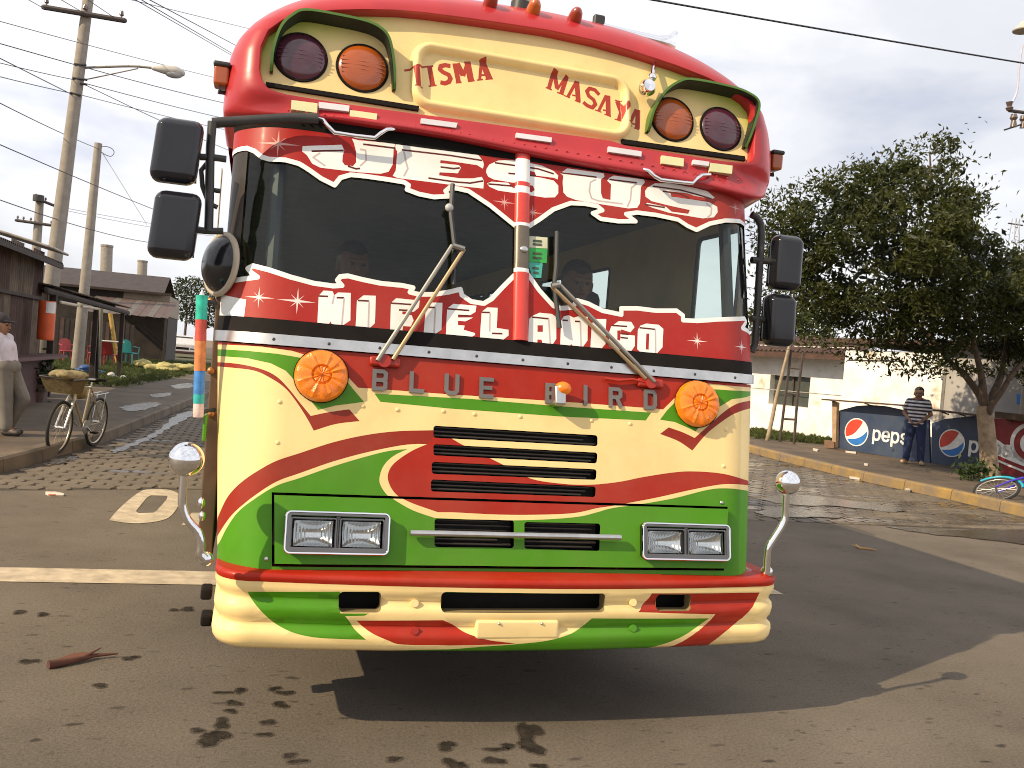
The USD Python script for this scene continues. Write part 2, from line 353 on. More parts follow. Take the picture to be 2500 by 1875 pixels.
def painted(parent, name, base, regions, S, off=0.0, us=US, zs=None, mat=None, height=None, tint=None, label=None, rim=0.0):
    """one mesh, coloured by a primvar, from disjoint painted areas laid on the surface S"""
    zs = np.arange(base.bounds[1] - 0.01, base.bounds[3] + 0.13, 0.12) if zs is None else zs
    V, F, C, n = [], [], [], 0
    for c, poly in partition(base, regions):
        for g in cells(poly, us, zs):
            try: v, f = trimesh.creation.triangulate_polygon(g, engine='earcut')
            except Exception: continue
            if not len(f): continue
            V.append(v); F.append(f + n); n += len(v)
            C.append(np.tile(c, (len(v), 1)) if tint is None else tint(v, np.array(c)))
    uv, F, C = np.vstack(V), np.vstack(F), np.vstack(C)
    h = off if height is None else off + height(uv)
    e = 2e-3
    P = S(uv[:, 0], uv[:, 1], h)
    if height is None: A = S(uv[:, 0] + e, uv[:, 1], off) - S(uv[:, 0] - e, uv[:, 1], off); B = S(uv[:, 0], uv[:, 1] + e, off) - S(uv[:, 0], uv[:, 1] - e, off)
    else:
        ex, ez = np.array([e, 0]), np.array([0, e])
        A = S(uv[:, 0] + e, uv[:, 1], off + height(uv + ex)) - S(uv[:, 0] - e, uv[:, 1], off + height(uv - ex))
        B = S(uv[:, 0], uv[:, 1] + e, off + height(uv + ez)) - S(uv[:, 0], uv[:, 1] - e, off + height(uv - ez))
    N = np.cross(A, B); N /= np.linalg.norm(N, axis=1, keepdims=True) + 1e-12
    fn = np.cross(P[F[:, 1]] - P[F[:, 0]], P[F[:, 2]] - P[F[:, 0]])
    flip = np.einsum('ij,ij->i', fn, N[F[:, 0]]) < 0
    F[flip] = F[flip][:, ::-1]
    if rim:                                              # returned edge round the outline, so that the panel has thickness
        for g in geoms(base):
            for ring in [g.exterior, *g.interiors]:
                rc = []
                for a, b in zip(ring.coords[:-1], ring.coords[1:]):
                    k = max(1, int(math.dist(a, b) / 0.06))
                    rc += [(a[0] + (b[0] - a[0]) * t / k, a[1] + (b[1] - a[1]) * t / k) for t in range(k)]
                rc = np.array(rc); m = len(rc)
                o0 = off if height is None else off + height(rc)
                p0, p1 = S(rc[:, 0], rc[:, 1], o0), S(rc[:, 0], rc[:, 1], off - rim)
                col = np.tile(CREAM, (m, 1)).astype(float)
                for c, poly in regions:
                    for i, pt in enumerate(rc):
                        if poly.distance(sg.Point(pt)) < 1e-4: col[i] = c
                k0 = len(P); P = np.vstack([P, p0, p1]); C = np.vstack([C, col, col])
                cen = p0.mean(0); nn = []
                tang = np.roll(p0, -1, 0) - np.roll(p0, 1, 0); nn = np.cross(tang, p0 - p1); nn /= np.linalg.norm(nn, axis=1, keepdims=True) + 1e-12
                N = np.vstack([N, nn, nn])
                for i in range(m):
                    j = (i + 1) % m
                    F = np.vstack([F, [[k0 + i, k0 + j, k0 + m + j], [k0 + i, k0 + m + j, k0 + m + i]]])
    p = parent + '/' + numbered(parent, name)
    m = UsdGeom.Mesh.Define(stage, p)
    m.CreatePointsAttr(Vt.Vec3fArray.FromNumpy(P.astype(np.float32)))
    m.CreateFaceVertexCountsAttr(Vt.IntArray.FromNumpy(np.full(len(F), 3, np.int32)))
    m.CreateFaceVertexIndicesAttr(Vt.IntArray.FromNumpy(F.astype(np.int32).ravel()))
    m.CreateSubdivisionSchemeAttr('none'); m.CreateDoubleSidedAttr(True)
    m.CreateNormalsAttr(Vt.Vec3fArray.FromNumpy(N.astype(np.float32))); m.SetNormalsInterpolation('vertex')
    UsdGeom.PrimvarsAPI(m).CreatePrimvar('paint', Sdf.ValueTypeNames.Color3fArray, 'vertex').Set(Vt.Vec3fArray.FromNumpy(C.astype(np.float32)))
    UsdShade.MaterialBindingAPI.Apply(m.GetPrim()).Bind(mat or PAINT)
    setd(m.GetPrim(), label=label)
    return p

# ================================================================== THE BUS
BUS = thing('bus', 'cream, green and red painted flat-nosed passenger bus with JESUS lettered across its windscreen', 'bus')
U1 = FLAT + CR * 1.57
ZBELT = 1.553
front_regions = []
def reg(c, poly): front_regions.append((c, poly))
C = lambda pts, n=6: [tuple(p) for p in curve(pts, n)]
# --- upper motif
reg(RED, P2(Z3([(430, 922), (500, 922), (800, 932), (1000, 952), (1500, 988), (2212, 1045)]) + Z4([(500, 1015), (1000, 1060), (1600, 1105), (1960, 1130), (1960, 1158), (1890, 1155), (1750, 1143), (1620, 1130), (1440, 1200), (1345, 1295), (1300, 1290), (700, 1245), (0, 1200)])
            + Z3([(1530, 1240), (1450, 1235), (1360, 1140), (1150, 1030), (1000, 985), (800, 957), (500, 945), (430, 944)])))
reg(GREEN, P2(Z3([(430, 975), (500, 975), (700, 985), (900, 1005), (1050, 1030), (1150, 1060), (1360, 1175), (1430, 1260), (1490, 1330), (1420, 1340), (1300, 1355), (1180, 1385), (1120, 1310), (1050, 1220), (960, 1120), (860, 1070), (700, 1035), (500, 1020), (430, 1020)])))
reg(DRED, P2(Z3(C([(430, 1060), (500, 1062), (650, 1075), (800, 1110), (900, 1160), (980, 1240), (1060, 1340), (1130, 1425)]) + C([(1130, 1425), (1250, 1400), (1390, 1380)]) + C([(1460, 1460), (1300, 1480), (1150, 1525)]) + C([(1150, 1525), (1110, 1450), (1040, 1340), (960, 1240), (860, 1170), (750, 1120), (600, 1100), (500, 1092), (430, 1091)]))))
reg(GREEN, P2(Z3([(1560, 1275), (2212, 1310)]) + Z4([(700, 1275), (1270, 1315), (1235, 1365), (700, 1340), (0, 1290)]) + Z3([(1600, 1330)])))
reg(GREEN, P2(Z4([(1960, 1182), (1890, 1180), (1640, 1165), (1440, 1230), (1370, 1300), (1325, 1360), (1420, 1375), (1500, 1410), (1550, 1435), (1600, 1370), (1680, 1290), (1780, 1230), (1890, 1210), (1960, 1205)])))
reg(DRED, P2(Z4(C([(1960, 1228), (1890, 1240), (1810, 1260), (1730, 1310), (1640, 1390), (1545, 1475)]) + C([(1545, 1475), (1470, 1440), (1380, 1408)]) + C([(1325, 1450), (1440, 1495), (1530, 1555)]) + C([(1530, 1555), (1620, 1450), (1720, 1370), (1800, 1320), (1890, 1290), (1960, 1282)]))))
# --- lower motif
gl = C([(180, 1000), (255, 900), (330, 850), (390, 740), (460, 640), (560, 560), (700, 475), (850, 425), (1050, 355), (1250, 295), (1400, 258), (1520, 245)], 5)[5:]
gr = C([(1520, 245), (1430, 290), (1370, 350), (1345, 420), (1350, 470), (1390, 530), (1450, 575), (1550, 630), (1680, 675)], 5)
gb = C([(0, 680), (300, 690), (560, 685), (780, 668), (900, 640), (1000, 613), (1190, 588), (1400, 550), (1600, 500), (1720, 490), (1850, 505), (1910, 520)], 5)
green_low = P2(Z5([(200, 1120), (210, 960)] + gl + gr) + Z6(gb) + Z6([(1915, 1060)]))
reg(GREEN, green_low)
reg(DRED, P2(Z5(C([(225, 870), (300, 770), (345, 650), (400, 540), (480, 455), (580, 385), (700, 320), (850, 270), (1050, 205), (1250, 160), (1450, 135), (1690, 128)], 5) + [(1690, 212)] + C([(1640, 215), (1560, 215), (1450, 228), (1250, 270), (1050, 325), (850, 395), (700, 450), (560, 540), (440, 640), (370, 730), (310, 830), (240, 930)], 5))))
reg(RED, P2(Z5(C([(1640, 215), (1540, 260), (1440, 330), (1400, 390), (1400, 450), (1440, 520), (1520, 575), (1700, 640)], 5)) + Z6(C([(0, 640), (300, 655), (560, 655), (760, 645), (900, 615), (980, 603), (1090, 585), (1300, 545), (1500, 500), (1700, 465), (1840, 470), (1910, 485)], 5))
            + Z6(C([(1910, 462), (1845, 440), (1700, 400), (1530, 385), (1400, 390), (1200, 420), (1050, 450), (870, 468), (700, 462), (500, 430), (330, 345), (230, 295), (64, 214)], 5)) + Z5([(1790, 178), (1690, 160)])))
LPz1, LPz0 = 0.968, 0.700                               # hinged lower panel
slots = [Z5([(1680, 100), (1680, 175)]) + Z6([(915, 228), (915, 160)]), Z5([(1680, 215), (1680, 285)]) + Z6([(910, 335), (915, 268)]),
         Z5([(1670, 325), (1670, 400)]) + Z6([(905, 438), (910, 372)]), Z5([(1665, 435), (1665, 510)]) + Z6([(900, 545), (905, 480)])]
lslots = [Z5([(1680, 680), (1680, 855)]) + Z6([(385, 862), (385, 690)]), Z6([(450, 700), (450, 866), (915, 880), (920, 710)])]
def rounded(p, r): return p.buffer(-r, join_style='mitre').buffer(r)
slotp = [rounded(P2(s), 0.012) for s in slots]; lslotp = [rounded(P2(s), 0.012) for s in lslots]
lower = P2(Z5([(690, 533), (690, 960)]) + Z6([(1690, 988), (1715, 620)]))
seam = 0.011
HLC = [[(699.7, 1248.8), (948.5, 1254.7), (944.6, 1354.6), (699.7, 1344.8)], [(1570.3, 1280.2), (1774, 1282.2), (1766, 1368.4), (1564.4, 1364.5)]]
hlp = []
for c_ in HLC:
    b_ = P2(c_, off=0.03).bounds; hlp.append(sg.box(b_[0] + 0.02, b_[1] + 0.02, b_[2] - 0.02, b_[3] - 0.018))
upper_base = sg.box(-U1, 0.60, U1, ZBELT).difference(lower.buffer(seam, join_style='mitre')).difference(unary_union(slotp + hlp))
painted(BUS, 'front_panel', upper_base, [(CREAM, sg.box(-2, 0, 2, 2))] + front_regions, Sfront, rim=0.02)
lowp = painted(BUS, 'hinged_front_panel', lower.difference(unary_union(lslotp + hlp)), [(CREAM, sg.box(-2, 0, 2, 2))] + front_regions, Sfront, off=0.022, rim=0.05)
dark_back = M('grille_dark', (0.010, 0.009, 0.008), rough=0.8)
grille_bar = M('grille_bar', (0.06, 0.05, 0.042), rough=0.4, metal=0.6)
for k, sp in enumerate(slotp + lslotp):
    b = sp.bounds; off = 0.022 if k >= 4 else 0.0
    gp = part(BUS, 'grille_opening', cat([box([b[0] - 0.02, yf(b[1]) + 0.055, b[1] - 0.01], [b[2] + 0.02, yf(b[1]) + 0.065, b[3] + 0.02])]), dark_back)
    nb = 3 if k < 4 else 6
    for q in range(nb):
        z = b[1] + (b[3] - b[1]) * (q + 0.5) / nb
        part(gp, 'louvre', rbox([b[0] - 0.01, yf(z) + 0.018, z - 0.005], [b[2] - 0.02 * ((q * 7 + k) % 4), yf(z) + 0.045, z + 0.004], 0.003, 6), grille_bar)
# chrome bar across the lower grille
part(BUS, 'grille_bar', rbox([0, 0, 0], [0.001, 0.001, 0.001], 0.0003) if False else tube([F3(*Z5([(1535, 768)])[0], off=0.05), F3(*Z6([(1060, 797)])[0], off=0.05)], 0.013, 10), alu)
for q in (Z5([(1700, 770)])[0], Z6([(880, 792)])[0]):
    part(BUS, 'bar_bracket', cyl(F3(*q, off=0.0), F3(*q, off=0.045), 0.008, 8), alu)
# rivets along the front panel
riv = [Z3([(920, 1330)])[0], Z3([(905, 1605)])[0], Z3([(1480, 1358)])[0], Z3([(1715, 1384)])[0], Z3([(2025, 1393)])[0]] + Z4([(150, 1325), (440, 1340), (890, 1365), (1135, 1385), (1742, 1420)]) + Z6([(1715, 125), (1700, 352), (1690, 580)]) + Z5([(640, 930)])
for r in riv:
    part(BUS, 'panel_screw', on_front(sphere((0, 0, 0), 0.009, 2, (1, 1, 0.6)), *r), alu if r[1] > 1200 else M('cream_screw', CREAM, rough=0.4))

# --- belt trim, gasket
def strip(z0, z1, off0, off1, u0=-U1, u1=U1, n=60):
    u = np.r_[np.linspace(u0, -FLAT, 14), np.linspace(-FLAT, FLAT, 16)[1:-1], np.linspace(FLAT, u1, 14)] if u0 < -FLAT else np.linspace(u0, u1, n)
    rows = [Sfront(u, z0, off0), Sfront(u, z0, off1), Sfront(u, z1, off1), Sfront(u, z1, off0)]
    V = np.vstack(rows); n = len(u); F = []
    for r in range(4):
        q = (r + 1) % 4
        for i in range(n - 1): F += [[r * n + i, r * n + i + 1, q * n + i + 1], [r * n + i, q * n + i + 1, q * n + i]]
    m = trimesh.Trimesh(V, F, process=False); m.fix_normals(); return m
trim = part(BUS, 'belt_trim', strip(1.556, 1.600, -0.01, 0.014), alu, smooth=20)
for u in np.linspace(-1.05, 1.05, 11):
    part(trim, 'trim_screw', place(sphere((0, 0, 0), 0.007, 2, (1, 1, 0.5)), Sfront(u, 1.578, 0.014), XF, UF, NF), darkmetal)
part(BUS, 'windscreen_gasket', strip(1.6005, 1.662, -0.02, 0.006), black, smooth=20)

# --- turn signals
def round_lamp(parent, name, px, py, rx, mat, off=0.0, h=0.03, ribs=True):
    e = 0.01
    rows = [(0.001, h), (0.28, h), (0.30, h * 0.85), (0.36, h * 0.8), (0.40, h), (0.75, h * 0.93), (0.93, h * 0.72), (1.0, h * 0.25), (1.0, 0.0)]
    m = lathe([(a * rx, b) for a, b in rows][::-1], 36)
    v = m.vertices; rr = np.hypot(v[:, 0], v[:, 1]); th = np.arctan2(v[:, 1], v[:, 0])
    if ribs: v[:, 2] += 0.0026 * np.sin(th * 22) + 0.0018 * np.sin(rr / rx * 28) * (rr > 0.4 * rx) * (rr < 0.97 * rx)
    m.vertices = v
    return part(parent, name, on_front(m, px, py, off), mat, smooth=25)
for (px, py) in ((Z3([(1200, 1157)])[0]), (Z4([(1555, 1260)])[0])):
    t = round_lamp(BUS, 'turn_signal', px, py, 0.108, orange, 0.012, 0.045)
    part(t, 'lamp_base', on_front(cyl((0, 0, -0.012), (0, 0, 0.012), 0.112, 32), px, py), black)
    for a in (90, 200, 340):
        part(t, 'lens_screw', on_front(sphere((0.098 * math.cos(math.radians(a)), 0.098 * math.sin(math.radians(a)), 0.02), 0.009, 2), px, py), darkmetal)

# --- headlights
lens = usdkit.material(stage, LOOKS + '/headlight_lens', {'p': ('principled_bsdf', {'base_color': (0.60, 0.61, 0.61), 'metallic': 1.0, 'roughness': 0.16, 'coat_weight': 0.6, 'coat_roughness': 0.03, 'normal': (0, 0, 0)}),
    'g': ('geometry', {}), 'w': ('wave_texture', {'wave_type': 'bands', 'bands_direction': 'x', 'scale': 22.0}), 'b': ('bump', {'strength': 0.25, 'distance': 0.003})},
    [('g.position', 'w.vector'), ('w.fac', 'b.height'), ('b.normal', 'p.normal')], surface='p.BSDF')
lamp_glass = pane_mat('lamp_glass', (0.93, 0.94, 0.93), 1.0, 1.5)
def headlight(corners):
    P = P2(corners, off=0.03)
    x0, z0, x1, z1 = P.bounds
    cx, cz = (x0 + x1) / 2, (z0 + z1) / 2; w, h = (x1 - x0) / 2, (z1 - z0) / 2
    o = Sfront(cx, cz, 0.022)
    pl = lambda m: place(m, o, XF, UF, NF)
    outer = sg.box(-w, -h, w, h).buffer(-0.02).buffer(0.02); inner = sg.box(-w + 0.018, -h + 0.022, w - 0.018, h - 0.014)
    fr = trimesh.creation.extrude_polygon(outer.difference(inner), 0.034, engine='earcut')
    H = part(BUS, 'headlight', pl(fr), M('headlight_chrome', (0.17, 0.16, 0.15), rough=0.18, metal=1.0, var=0.1), smooth=20)
    part(H, 'bezel_lip', pl(tube(np.c_[np.array(outer.exterior.coords)[:-1], np.full(len(outer.exterior.coords) - 1, 0.033)], 0.005, 6, closed=True)), chrome)
    part(H, 'housing', pl(box([-w + 0.012, -h + 0.012, -0.048], [w - 0.012, h - 0.010, -0.044])), M('headlight_housing', (0.05, 0.047, 0.045), rough=0.35, metal=0.7))
    part(H, 'divider', pl(rbox([-0.010, -h + 0.02, -0.04], [0.010, h - 0.013, 0.026], 0.004)), M('headlight_divider', (0.10, 0.095, 0.09), rough=0.3, metal=0.9))
    for sx in (-1, 1):
        c = sx * (w - 0.012) / 2; lw, lh = (w - 0.012) / 2 - 0.020, h - 0.030
        # a bowl reflector behind a domed lens
        n = 14; g = np.linspace(-1, 1, n); X, Y = np.meshgrid(g, g); R2 = X ** 2 + Y ** 2
        V = np.c_[(c + X * lw).ravel(), (Y * lh - 0.004).ravel(), (0.020 - 0.058 * (1 - Y ** 2 * 0.98) ** 0.6 * (1 - 0.75 * X ** 2)).ravel()]
        F = [[i * n + j, i * n + j + 1, (i + 1) * n + j + 1] for i in range(n - 1) for j in range(n - 1)] + [[i * n + j, (i + 1) * n + j + 1, (i + 1) * n + j] for i in range(n - 1) for j in range(n - 1)]
        lp = part(H, 'sealed_beam', pl(trimesh.Trimesh(V, F, process=False)), lens, smooth=True)
        part(lp, 'beam_glass', pl(trimesh.Trimesh([(c - lw, -lh - .004, .029), (c + lw, -lh - .004, .029), (c + lw, lh - .004, .029), (c - lw, lh - .004, .029)], [[0, 1, 2], [0, 2, 3]], process=False)), lamp_glass, smooth=False)
        rim = sg.box(c - lw - 0.006, -lh - 0.008, c + lw + 0.006, lh).buffer(0.006)
        part(lp, 'beam_rim', pl(tube(np.c_[np.array(rim.exterior.coords)[:-1], np.full(len(rim.exterior.coords) - 1, 0.027)], 0.005, 6, closed=True)), M('beam_rim', (0.16, 0.155, 0.15), rough=0.25, metal=1.0))
for c_ in HLC: headlight(c_)

# --- raised lettering BLUE BIRD: strokes on a 2 x 3 grid
GL = {'B': [[(0, 0), (0, 3), (1.6, 3), (2, 2.7), (2, 1.8), (1.6, 1.5), (0, 1.5)], [(1.6, 1.5), (2, 1.2), (2, .3), (1.6, 0), (0, 0)]], 'L': [[(0, 3), (0, 0), (2, 0)]], 'U': [[(0, 3), (0, .4), (.4, 0), (1.6, 0), (2, .4), (2, 3)]],
      'E': [[(2, 3), (0, 3), (0, 0), (2, 0)], [(0, 1.5), (1.7, 1.5)]], 'I': [[(1, 0), (1, 3)]], 'R': [[(0, 0), (0, 3), (1.6, 3), (2, 2.7), (2, 1.8), (1.6, 1.5), (0, 1.5)], [(1.2, 1.5), (2, 0)]], 'D': [[(0, 0), (0, 3), (1.6, 3), (2, 2.5), (2, .5), (1.6, 0), (0, 0)]]}
letter_mat = M('letter_grey', (0.17, 0.155, 0.14), rough=0.35, metal=0.5)
bl = [('B', Z3([(1595, 1185)])[0]), ('L', Z3([(1845, 1200)])[0]), ('U', Z3([(2080, 1215)])[0]), ('E', Z4([(225, 1160)])[0]), ('I', Z4([(850, 1205)])[0]), ('R', Z4([(1040, 1220)])[0]), ('D', Z4([(1260, 1235)])[0]), ('B', Z4([(640, 1195)])[0])]
for ch, (px, py) in bl:
    g = unary_union([sg.LineString([((a - 1) * 0.0235, (b - 1.5) * 0.0245) for a, b in st]).buffer(0.0085, cap_style='square', join_style='mitre') for st in GL[ch]])
    m = cat([trimesh.creation.extrude_polygon(k, 0.010, engine='earcut') for k in geoms(g)])
    part(BUS, 'raised_letter', on_front(m, px, py, 0.001), letter_mat, smooth=False)
# small orange and silver lamp standing in front of the second B
px, py = Z4([(668, 1205)])[0]
el = part(BUS, 'centre_lamp', on_front(rbox([-0.03, -0.055, 0.0], [0.024, 0.035, 0.075], 0.012), px, py), alu)
part(el, 'lamp_lens', on_front(sphere((0.012, 0.022, 0.055), 0.034, 3, (1.1, 0.9, 1)), px, py), orange)

# --- bumper
bumper = []
def bp(c, px): bumper.append((c, P2(px, Sbump)))
bumper.append((CREAM, sg.box(-3, 0, 3, 2)))
bp(GREEN, Z5([(510, 1135), (1100, 1135), (1100, 1270), (1280, 1270), (1250, 1285), (1130, 1287)] + C([(1150, 1310), (1190, 1370), (1260, 1435)]) + C([(1260, 1435), (1000, 1425), (880, 1410), (780, 1380), (690, 1330), (620, 1270), (560, 1200), (520, 1135)])))
bp(RED, Z5([(1200, 1315), (1740, 1312)] + C([(1740, 1312), (1800, 1340), (1870, 1385), (1960, 1420), (2042, 1440)])) + Z6([(410, 1458), (300, 1464), (0, 1470)]) + Z5(C([(1700, 1468), (1480, 1464), (1400, 1440), (1300, 1395), (1230, 1345)])))
bp(GREEN, Z6([(880, 1300), (1610, 1300)] + C([(1610, 1300), (1540, 1350), (1450, 1410), (1330, 1460), (1180, 1497)]) + [(1180, 1560), (0, 1560)]) + Z5([(750, 1570), (750, 1530)]) + Z6(C([(-600, 1508), (-200, 1497), (0, 1492), (200, 1477), (420, 1460), (600, 1440), (740, 1400), (820, 1350), (880, 1300)])))
bp(RED, Z6([(1255, 1145), (1925, 1140)] + C([(1925, 1140), (1865, 1250), (1740, 1360), (1640, 1440), (1545, 1500)]) + C([(1255, 1505), (1400, 1465), (1500, 1410), (1600, 1330), (1650, 1275)]) + [(1170, 1262), (1220, 1190)]))
bumper.append((RED, sg.box(-3, 0.6415, 3, 1)))
bslots = [Z5([(1090, 1135), (1355, 1135), (1355, 1265), (1090, 1265)]), Z5([(1730, 1135), (1730, 1265)]) + Z6([(965, 1262), (965, 1145)]), Z6([(1285, 1150), (1500, 1150), (1500, 1255), (1285, 1255)])]
bslotp = [P2(s, Sbump).buffer(-0.02).buffer(0.02) for s in bslots]
BU = 1.105 + 0.125 * 1.57
bbase = sg.box(-BU - 0.35, 0.362, BU + 0.35, 0.687).difference(unary_union(bslotp))
bus_us = np.r_[-BU - 0.35, np.linspace(-BU, -1.105, 12), np.linspace(-1.105, 1.105, 19)[1:-1], np.linspace(1.105, BU, 12), BU + 0.35]
bmp = painted(BUS, 'bumper', bbase, bumper, Sbump, us=bus_us, zs=np.array(BZ), rim=0.0)
part(bmp, 'slot_backing', box([-1.0, 0.10, 0.42], [1.0, 0.11, 0.66]), dark_back)
for sp in bslotp:
    r = np.array(sp.exterior.coords)[:-1]; n = len(r)
    p0, p1 = Sbump(r[:, 0], r[:, 1]), Sbump(r[:, 0], r[:, 1], -0.06)
    p1[:, 1] += 0.0
    V = np.vstack([p0, p1]); F = [[i, (i + 1) % n, n + (i + 1) % n] for i in range(n)] + [[i, n + (i + 1) % n, n + i] for i in range(n)]
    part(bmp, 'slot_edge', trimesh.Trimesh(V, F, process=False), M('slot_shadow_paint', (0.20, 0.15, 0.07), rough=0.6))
for q, mm in ((Z5([(1560, 1205)])[0], CREAM), (Z6([(1130, 1200)])[0], CREAM), (Z5([(1560, 1375)])[0], RED), (Z6([(1130, 1360)])[0], GREEN)):
    uv = to_uz([q], Sbump)[0]
    part(bmp, 'bumper_bolt', place(cyl((0, 0, -0.01), (0, 0, 0.016), 0.016, 10), Sbump(uv[0], uv[1]), XF, UF, NF), M('bolt_' + str(int(mm[0] * 100)) + 'tone', mm, rough=0.45))
# pressed plate recess in the middle of the bumper
q = to_uz(Z6([(210, 1310), (725, 1310), (700, 1420), (225, 1420)]), Sbump)
qx0, qx1, qz0, qz1 = q[:, 0].min(), q[:, 0].max(), q[:, 1].min(), q[:, 1].max()
pm = rbox([qx0, -0.112, qz0 - 0.005], [qx1, -0.06, qz1], 0.012)
part(bmp, 'plate_pad', pm, M('cream_paint', CREAM, rough=0.42, var=0.05, coat=0.2))
for t in (0.27, 0.78):
    part(bmp, 'plate_bolt', sphere((qx0 + (qx1 - qx0) * t, -0.112, qz1 - 0.012), 0.006, 2), alu)
# top shelf between the bumper and the front panel
tu = np.linspace(-BU - 0.3, BU + 0.3, 80)
Vt_ = np.vstack([Sbump(tu, 0.687), Sbump(tu, 0.687, -0.13)]); n = len(tu)
part(bmp, 'bumper_top', trimesh.Trimesh(Vt_, [[i, i + 1, n + i + 1] for i in range(n - 1)] + [[i, n + i + 1, n + i] for i in range(n - 1)], process=False), M('bumper_top_red', CAPRED, rough=0.3, var=0.1, coat=0.3))

# --- windscreen: black surround, two panes, centre post, lettered red decals
ztop = 2.435
# windscreen upper edge under the cap, in pixels
wtop = Z1([(585, 905), (640, 885), (720, 868), (850, 858), (1000, 868), (1200, 893), (1500, 945), (1900, 1000), (2212, 1040)]) + Z2([(400, 1010), (800, 1065), (1200, 1130), (1600, 1195), (1800, 1240), (1880, 1275), (1925, 1310)])
wtq = to_uz(wtop); wtq = wtq[np.argsort(wtq[:, 0])]
# the real glass edge runs level under the cap lip
glass_poly = sg.Polygon([(-U1 + 0.16, 1.655), (U1 - 0.13, 1.655), (U1 - 0.13, 2.52), (-U1 + 0.16, 2.52)])
surround = sg.box(-U1, 1.655, U1, 2.60).difference(glass_poly.buffer(-0.012)).difference(sg.box(-0.02, 1.655, 0.02, 2.6))
painted(BUS, 'windscreen_frame', surround, [((0.030, 0.024, 0.020), sg.box(-3, 0, 3, 4))], Sfront, off=-0.004, zs=np.arange(1.6, 2.7, 0.2))
glass = pane_mat('windscreen_glass', (0.74, 0.82, 0.78), 1.0, 1.42)
for s in (-1, 1):
    g = glass_poly.intersection(sg.box(-3, 0, -0.002, 3) if s < 0 else sg.box(0.002, 0, 3, 3))
    V, F, n = [], [], 0
    for c in cells(g, US, np.arange(1.6, 2.7, 0.3)):
        v, f = trimesh.creation.triangulate_polygon(c, engine='earcut'); V.append(v); F.append(f + n); n += len(v)
    V, F = np.vstack(V), np.vstack(F)
    mm = trimesh.Trimesh(Sfront(V[:, 0], V[:, 1], -0.010), F, process=False); mm.merge_vertices()
    part(BUS, 'windscreen_pane', mm, glass, smooth=True)
# decal outlines
dbot = Z1([(570, 1052), (590, 1045), (640, 1010), (700, 1000), (750, 1020), (800, 1060), (850, 1075), (960, 1080), (1050, 1105), (1130, 1155), (1200, 1205), (1290, 1250), (1330, 1200), (1400, 1180), (1500, 1190), (1640, 1210), (1760, 1230), (1790, 1250), (1780, 1280), (1860, 1310), (1960, 1330), (2060, 1325), (2040, 1290), (2070, 1265), (2130, 1275), (2195, 1290)])[0:]
dbot += Z2([(250, 1300), (330, 1365), (410, 1430), (490, 1435), (560, 1390), (650, 1325), (760, 1285), (850, 1290), (930, 1305), (960, 1330), (900, 1350), (950, 1385), (1060, 1400), (1170, 1400), (1110, 1355), (1180, 1345), (1300, 1360), (1440, 1390), (1500, 1430), (1555, 1455), (1640, 1415), (1740, 1395), (1830, 1400), (1900, 1435), (1925, 1440)])
dq = to_uz(dbot)
wline = [(-U1 - 0.05, wtq[0][1])] + [tuple(x) for x in wtq] + [(U1 + 0.05, wtq[-1][1])]
under_top = sg.Polygon(wline + [(U1 + 0.05, 1.2), (-U1 - 0.05, 1.2)]).buffer(0)
over_top = sg.Polygon(wline + [(U1 + 0.05, 2.64), (-U1 - 0.05, 2.64)]).buffer(0)
top_decal = sg.Polygon([(-U1 + 0.02, 2.60)] + [tuple(x) for x in dq] + [(U1 - 0.05, 2.60)]).buffer(0).intersection(under_top)
painted(BUS, 'windscreen_header', over_top.intersection(sg.box(-U1, 1.6, U1, 2.62)), [((0.008, 0.007, 0.006), sg.box(-3, 0, 3, 4))], Sfront, off=0.002, zs=np.arange(1.6, 2.7, 0.2), mat=M('header_black', (0.008, 0.007, 0.006), rough=0.85, spec=0.12))
edge_t = sg.LineString(dq).buffer(0.0105, join_style='round')
lbt = Z3([(500, 520), (540, 525), (620, 510), (700, 498), (770, 488), (730, 460), (705, 430), (740, 412), (850, 440), (1000, 490), (1150, 530), (1280, 548), (1340, 545), (1310, 510), (1330, 485), (1380, 480), (1480, 505), (1600, 530), (1750, 545), (1820, 560), (1800, 590), (1860, 605), (1960, 605), (2060, 590), (2140, 570), (2150, 610)])
lbt += Z4([(130, 612), (210, 625), (260, 595), (330, 520), (400, 450), (455, 405), (490, 440), (560, 540), (650, 640), (700, 655), (770, 650), (800, 605), (870, 625), (960, 670), (1080, 695), (1080, 655), (1180, 655), (1300, 670), (1430, 670), (1470, 700), (1470, 730), (1560, 735), (1700, 725), (1860, 720), (1870, 740), (1845, 780), (1915, 815), (1935, 820)])
lq = to_uz(lbt)
bot_decal = sg.Polygon([(-U1 + 0.04, 1.664)] + [tuple(x) for x in lq] + [(U1 - 0.02, 1.664)]).buffer(0)
edge_b = sg.LineString(lq).buffer(0.0105, join_style='round')
def star(px, py, r, ru=None):
    q = to_uz([(px, py)])[0]; ps = []
    for k, L in ((0, 1.0), (90, 0.75), (45, 0.5), (135, 0.5)):
        d = np.array([math.cos(math.radians(k)), math.sin(math.radians(k))]) * r * L; e = np.array([-d[1], d[0]]) * 0.075
        ps.append(sg.Polygon([q - d, q + e, q + d, q - e]))
    return unary_union(ps).union(sg.Point(q).buffer(r * 0.11))
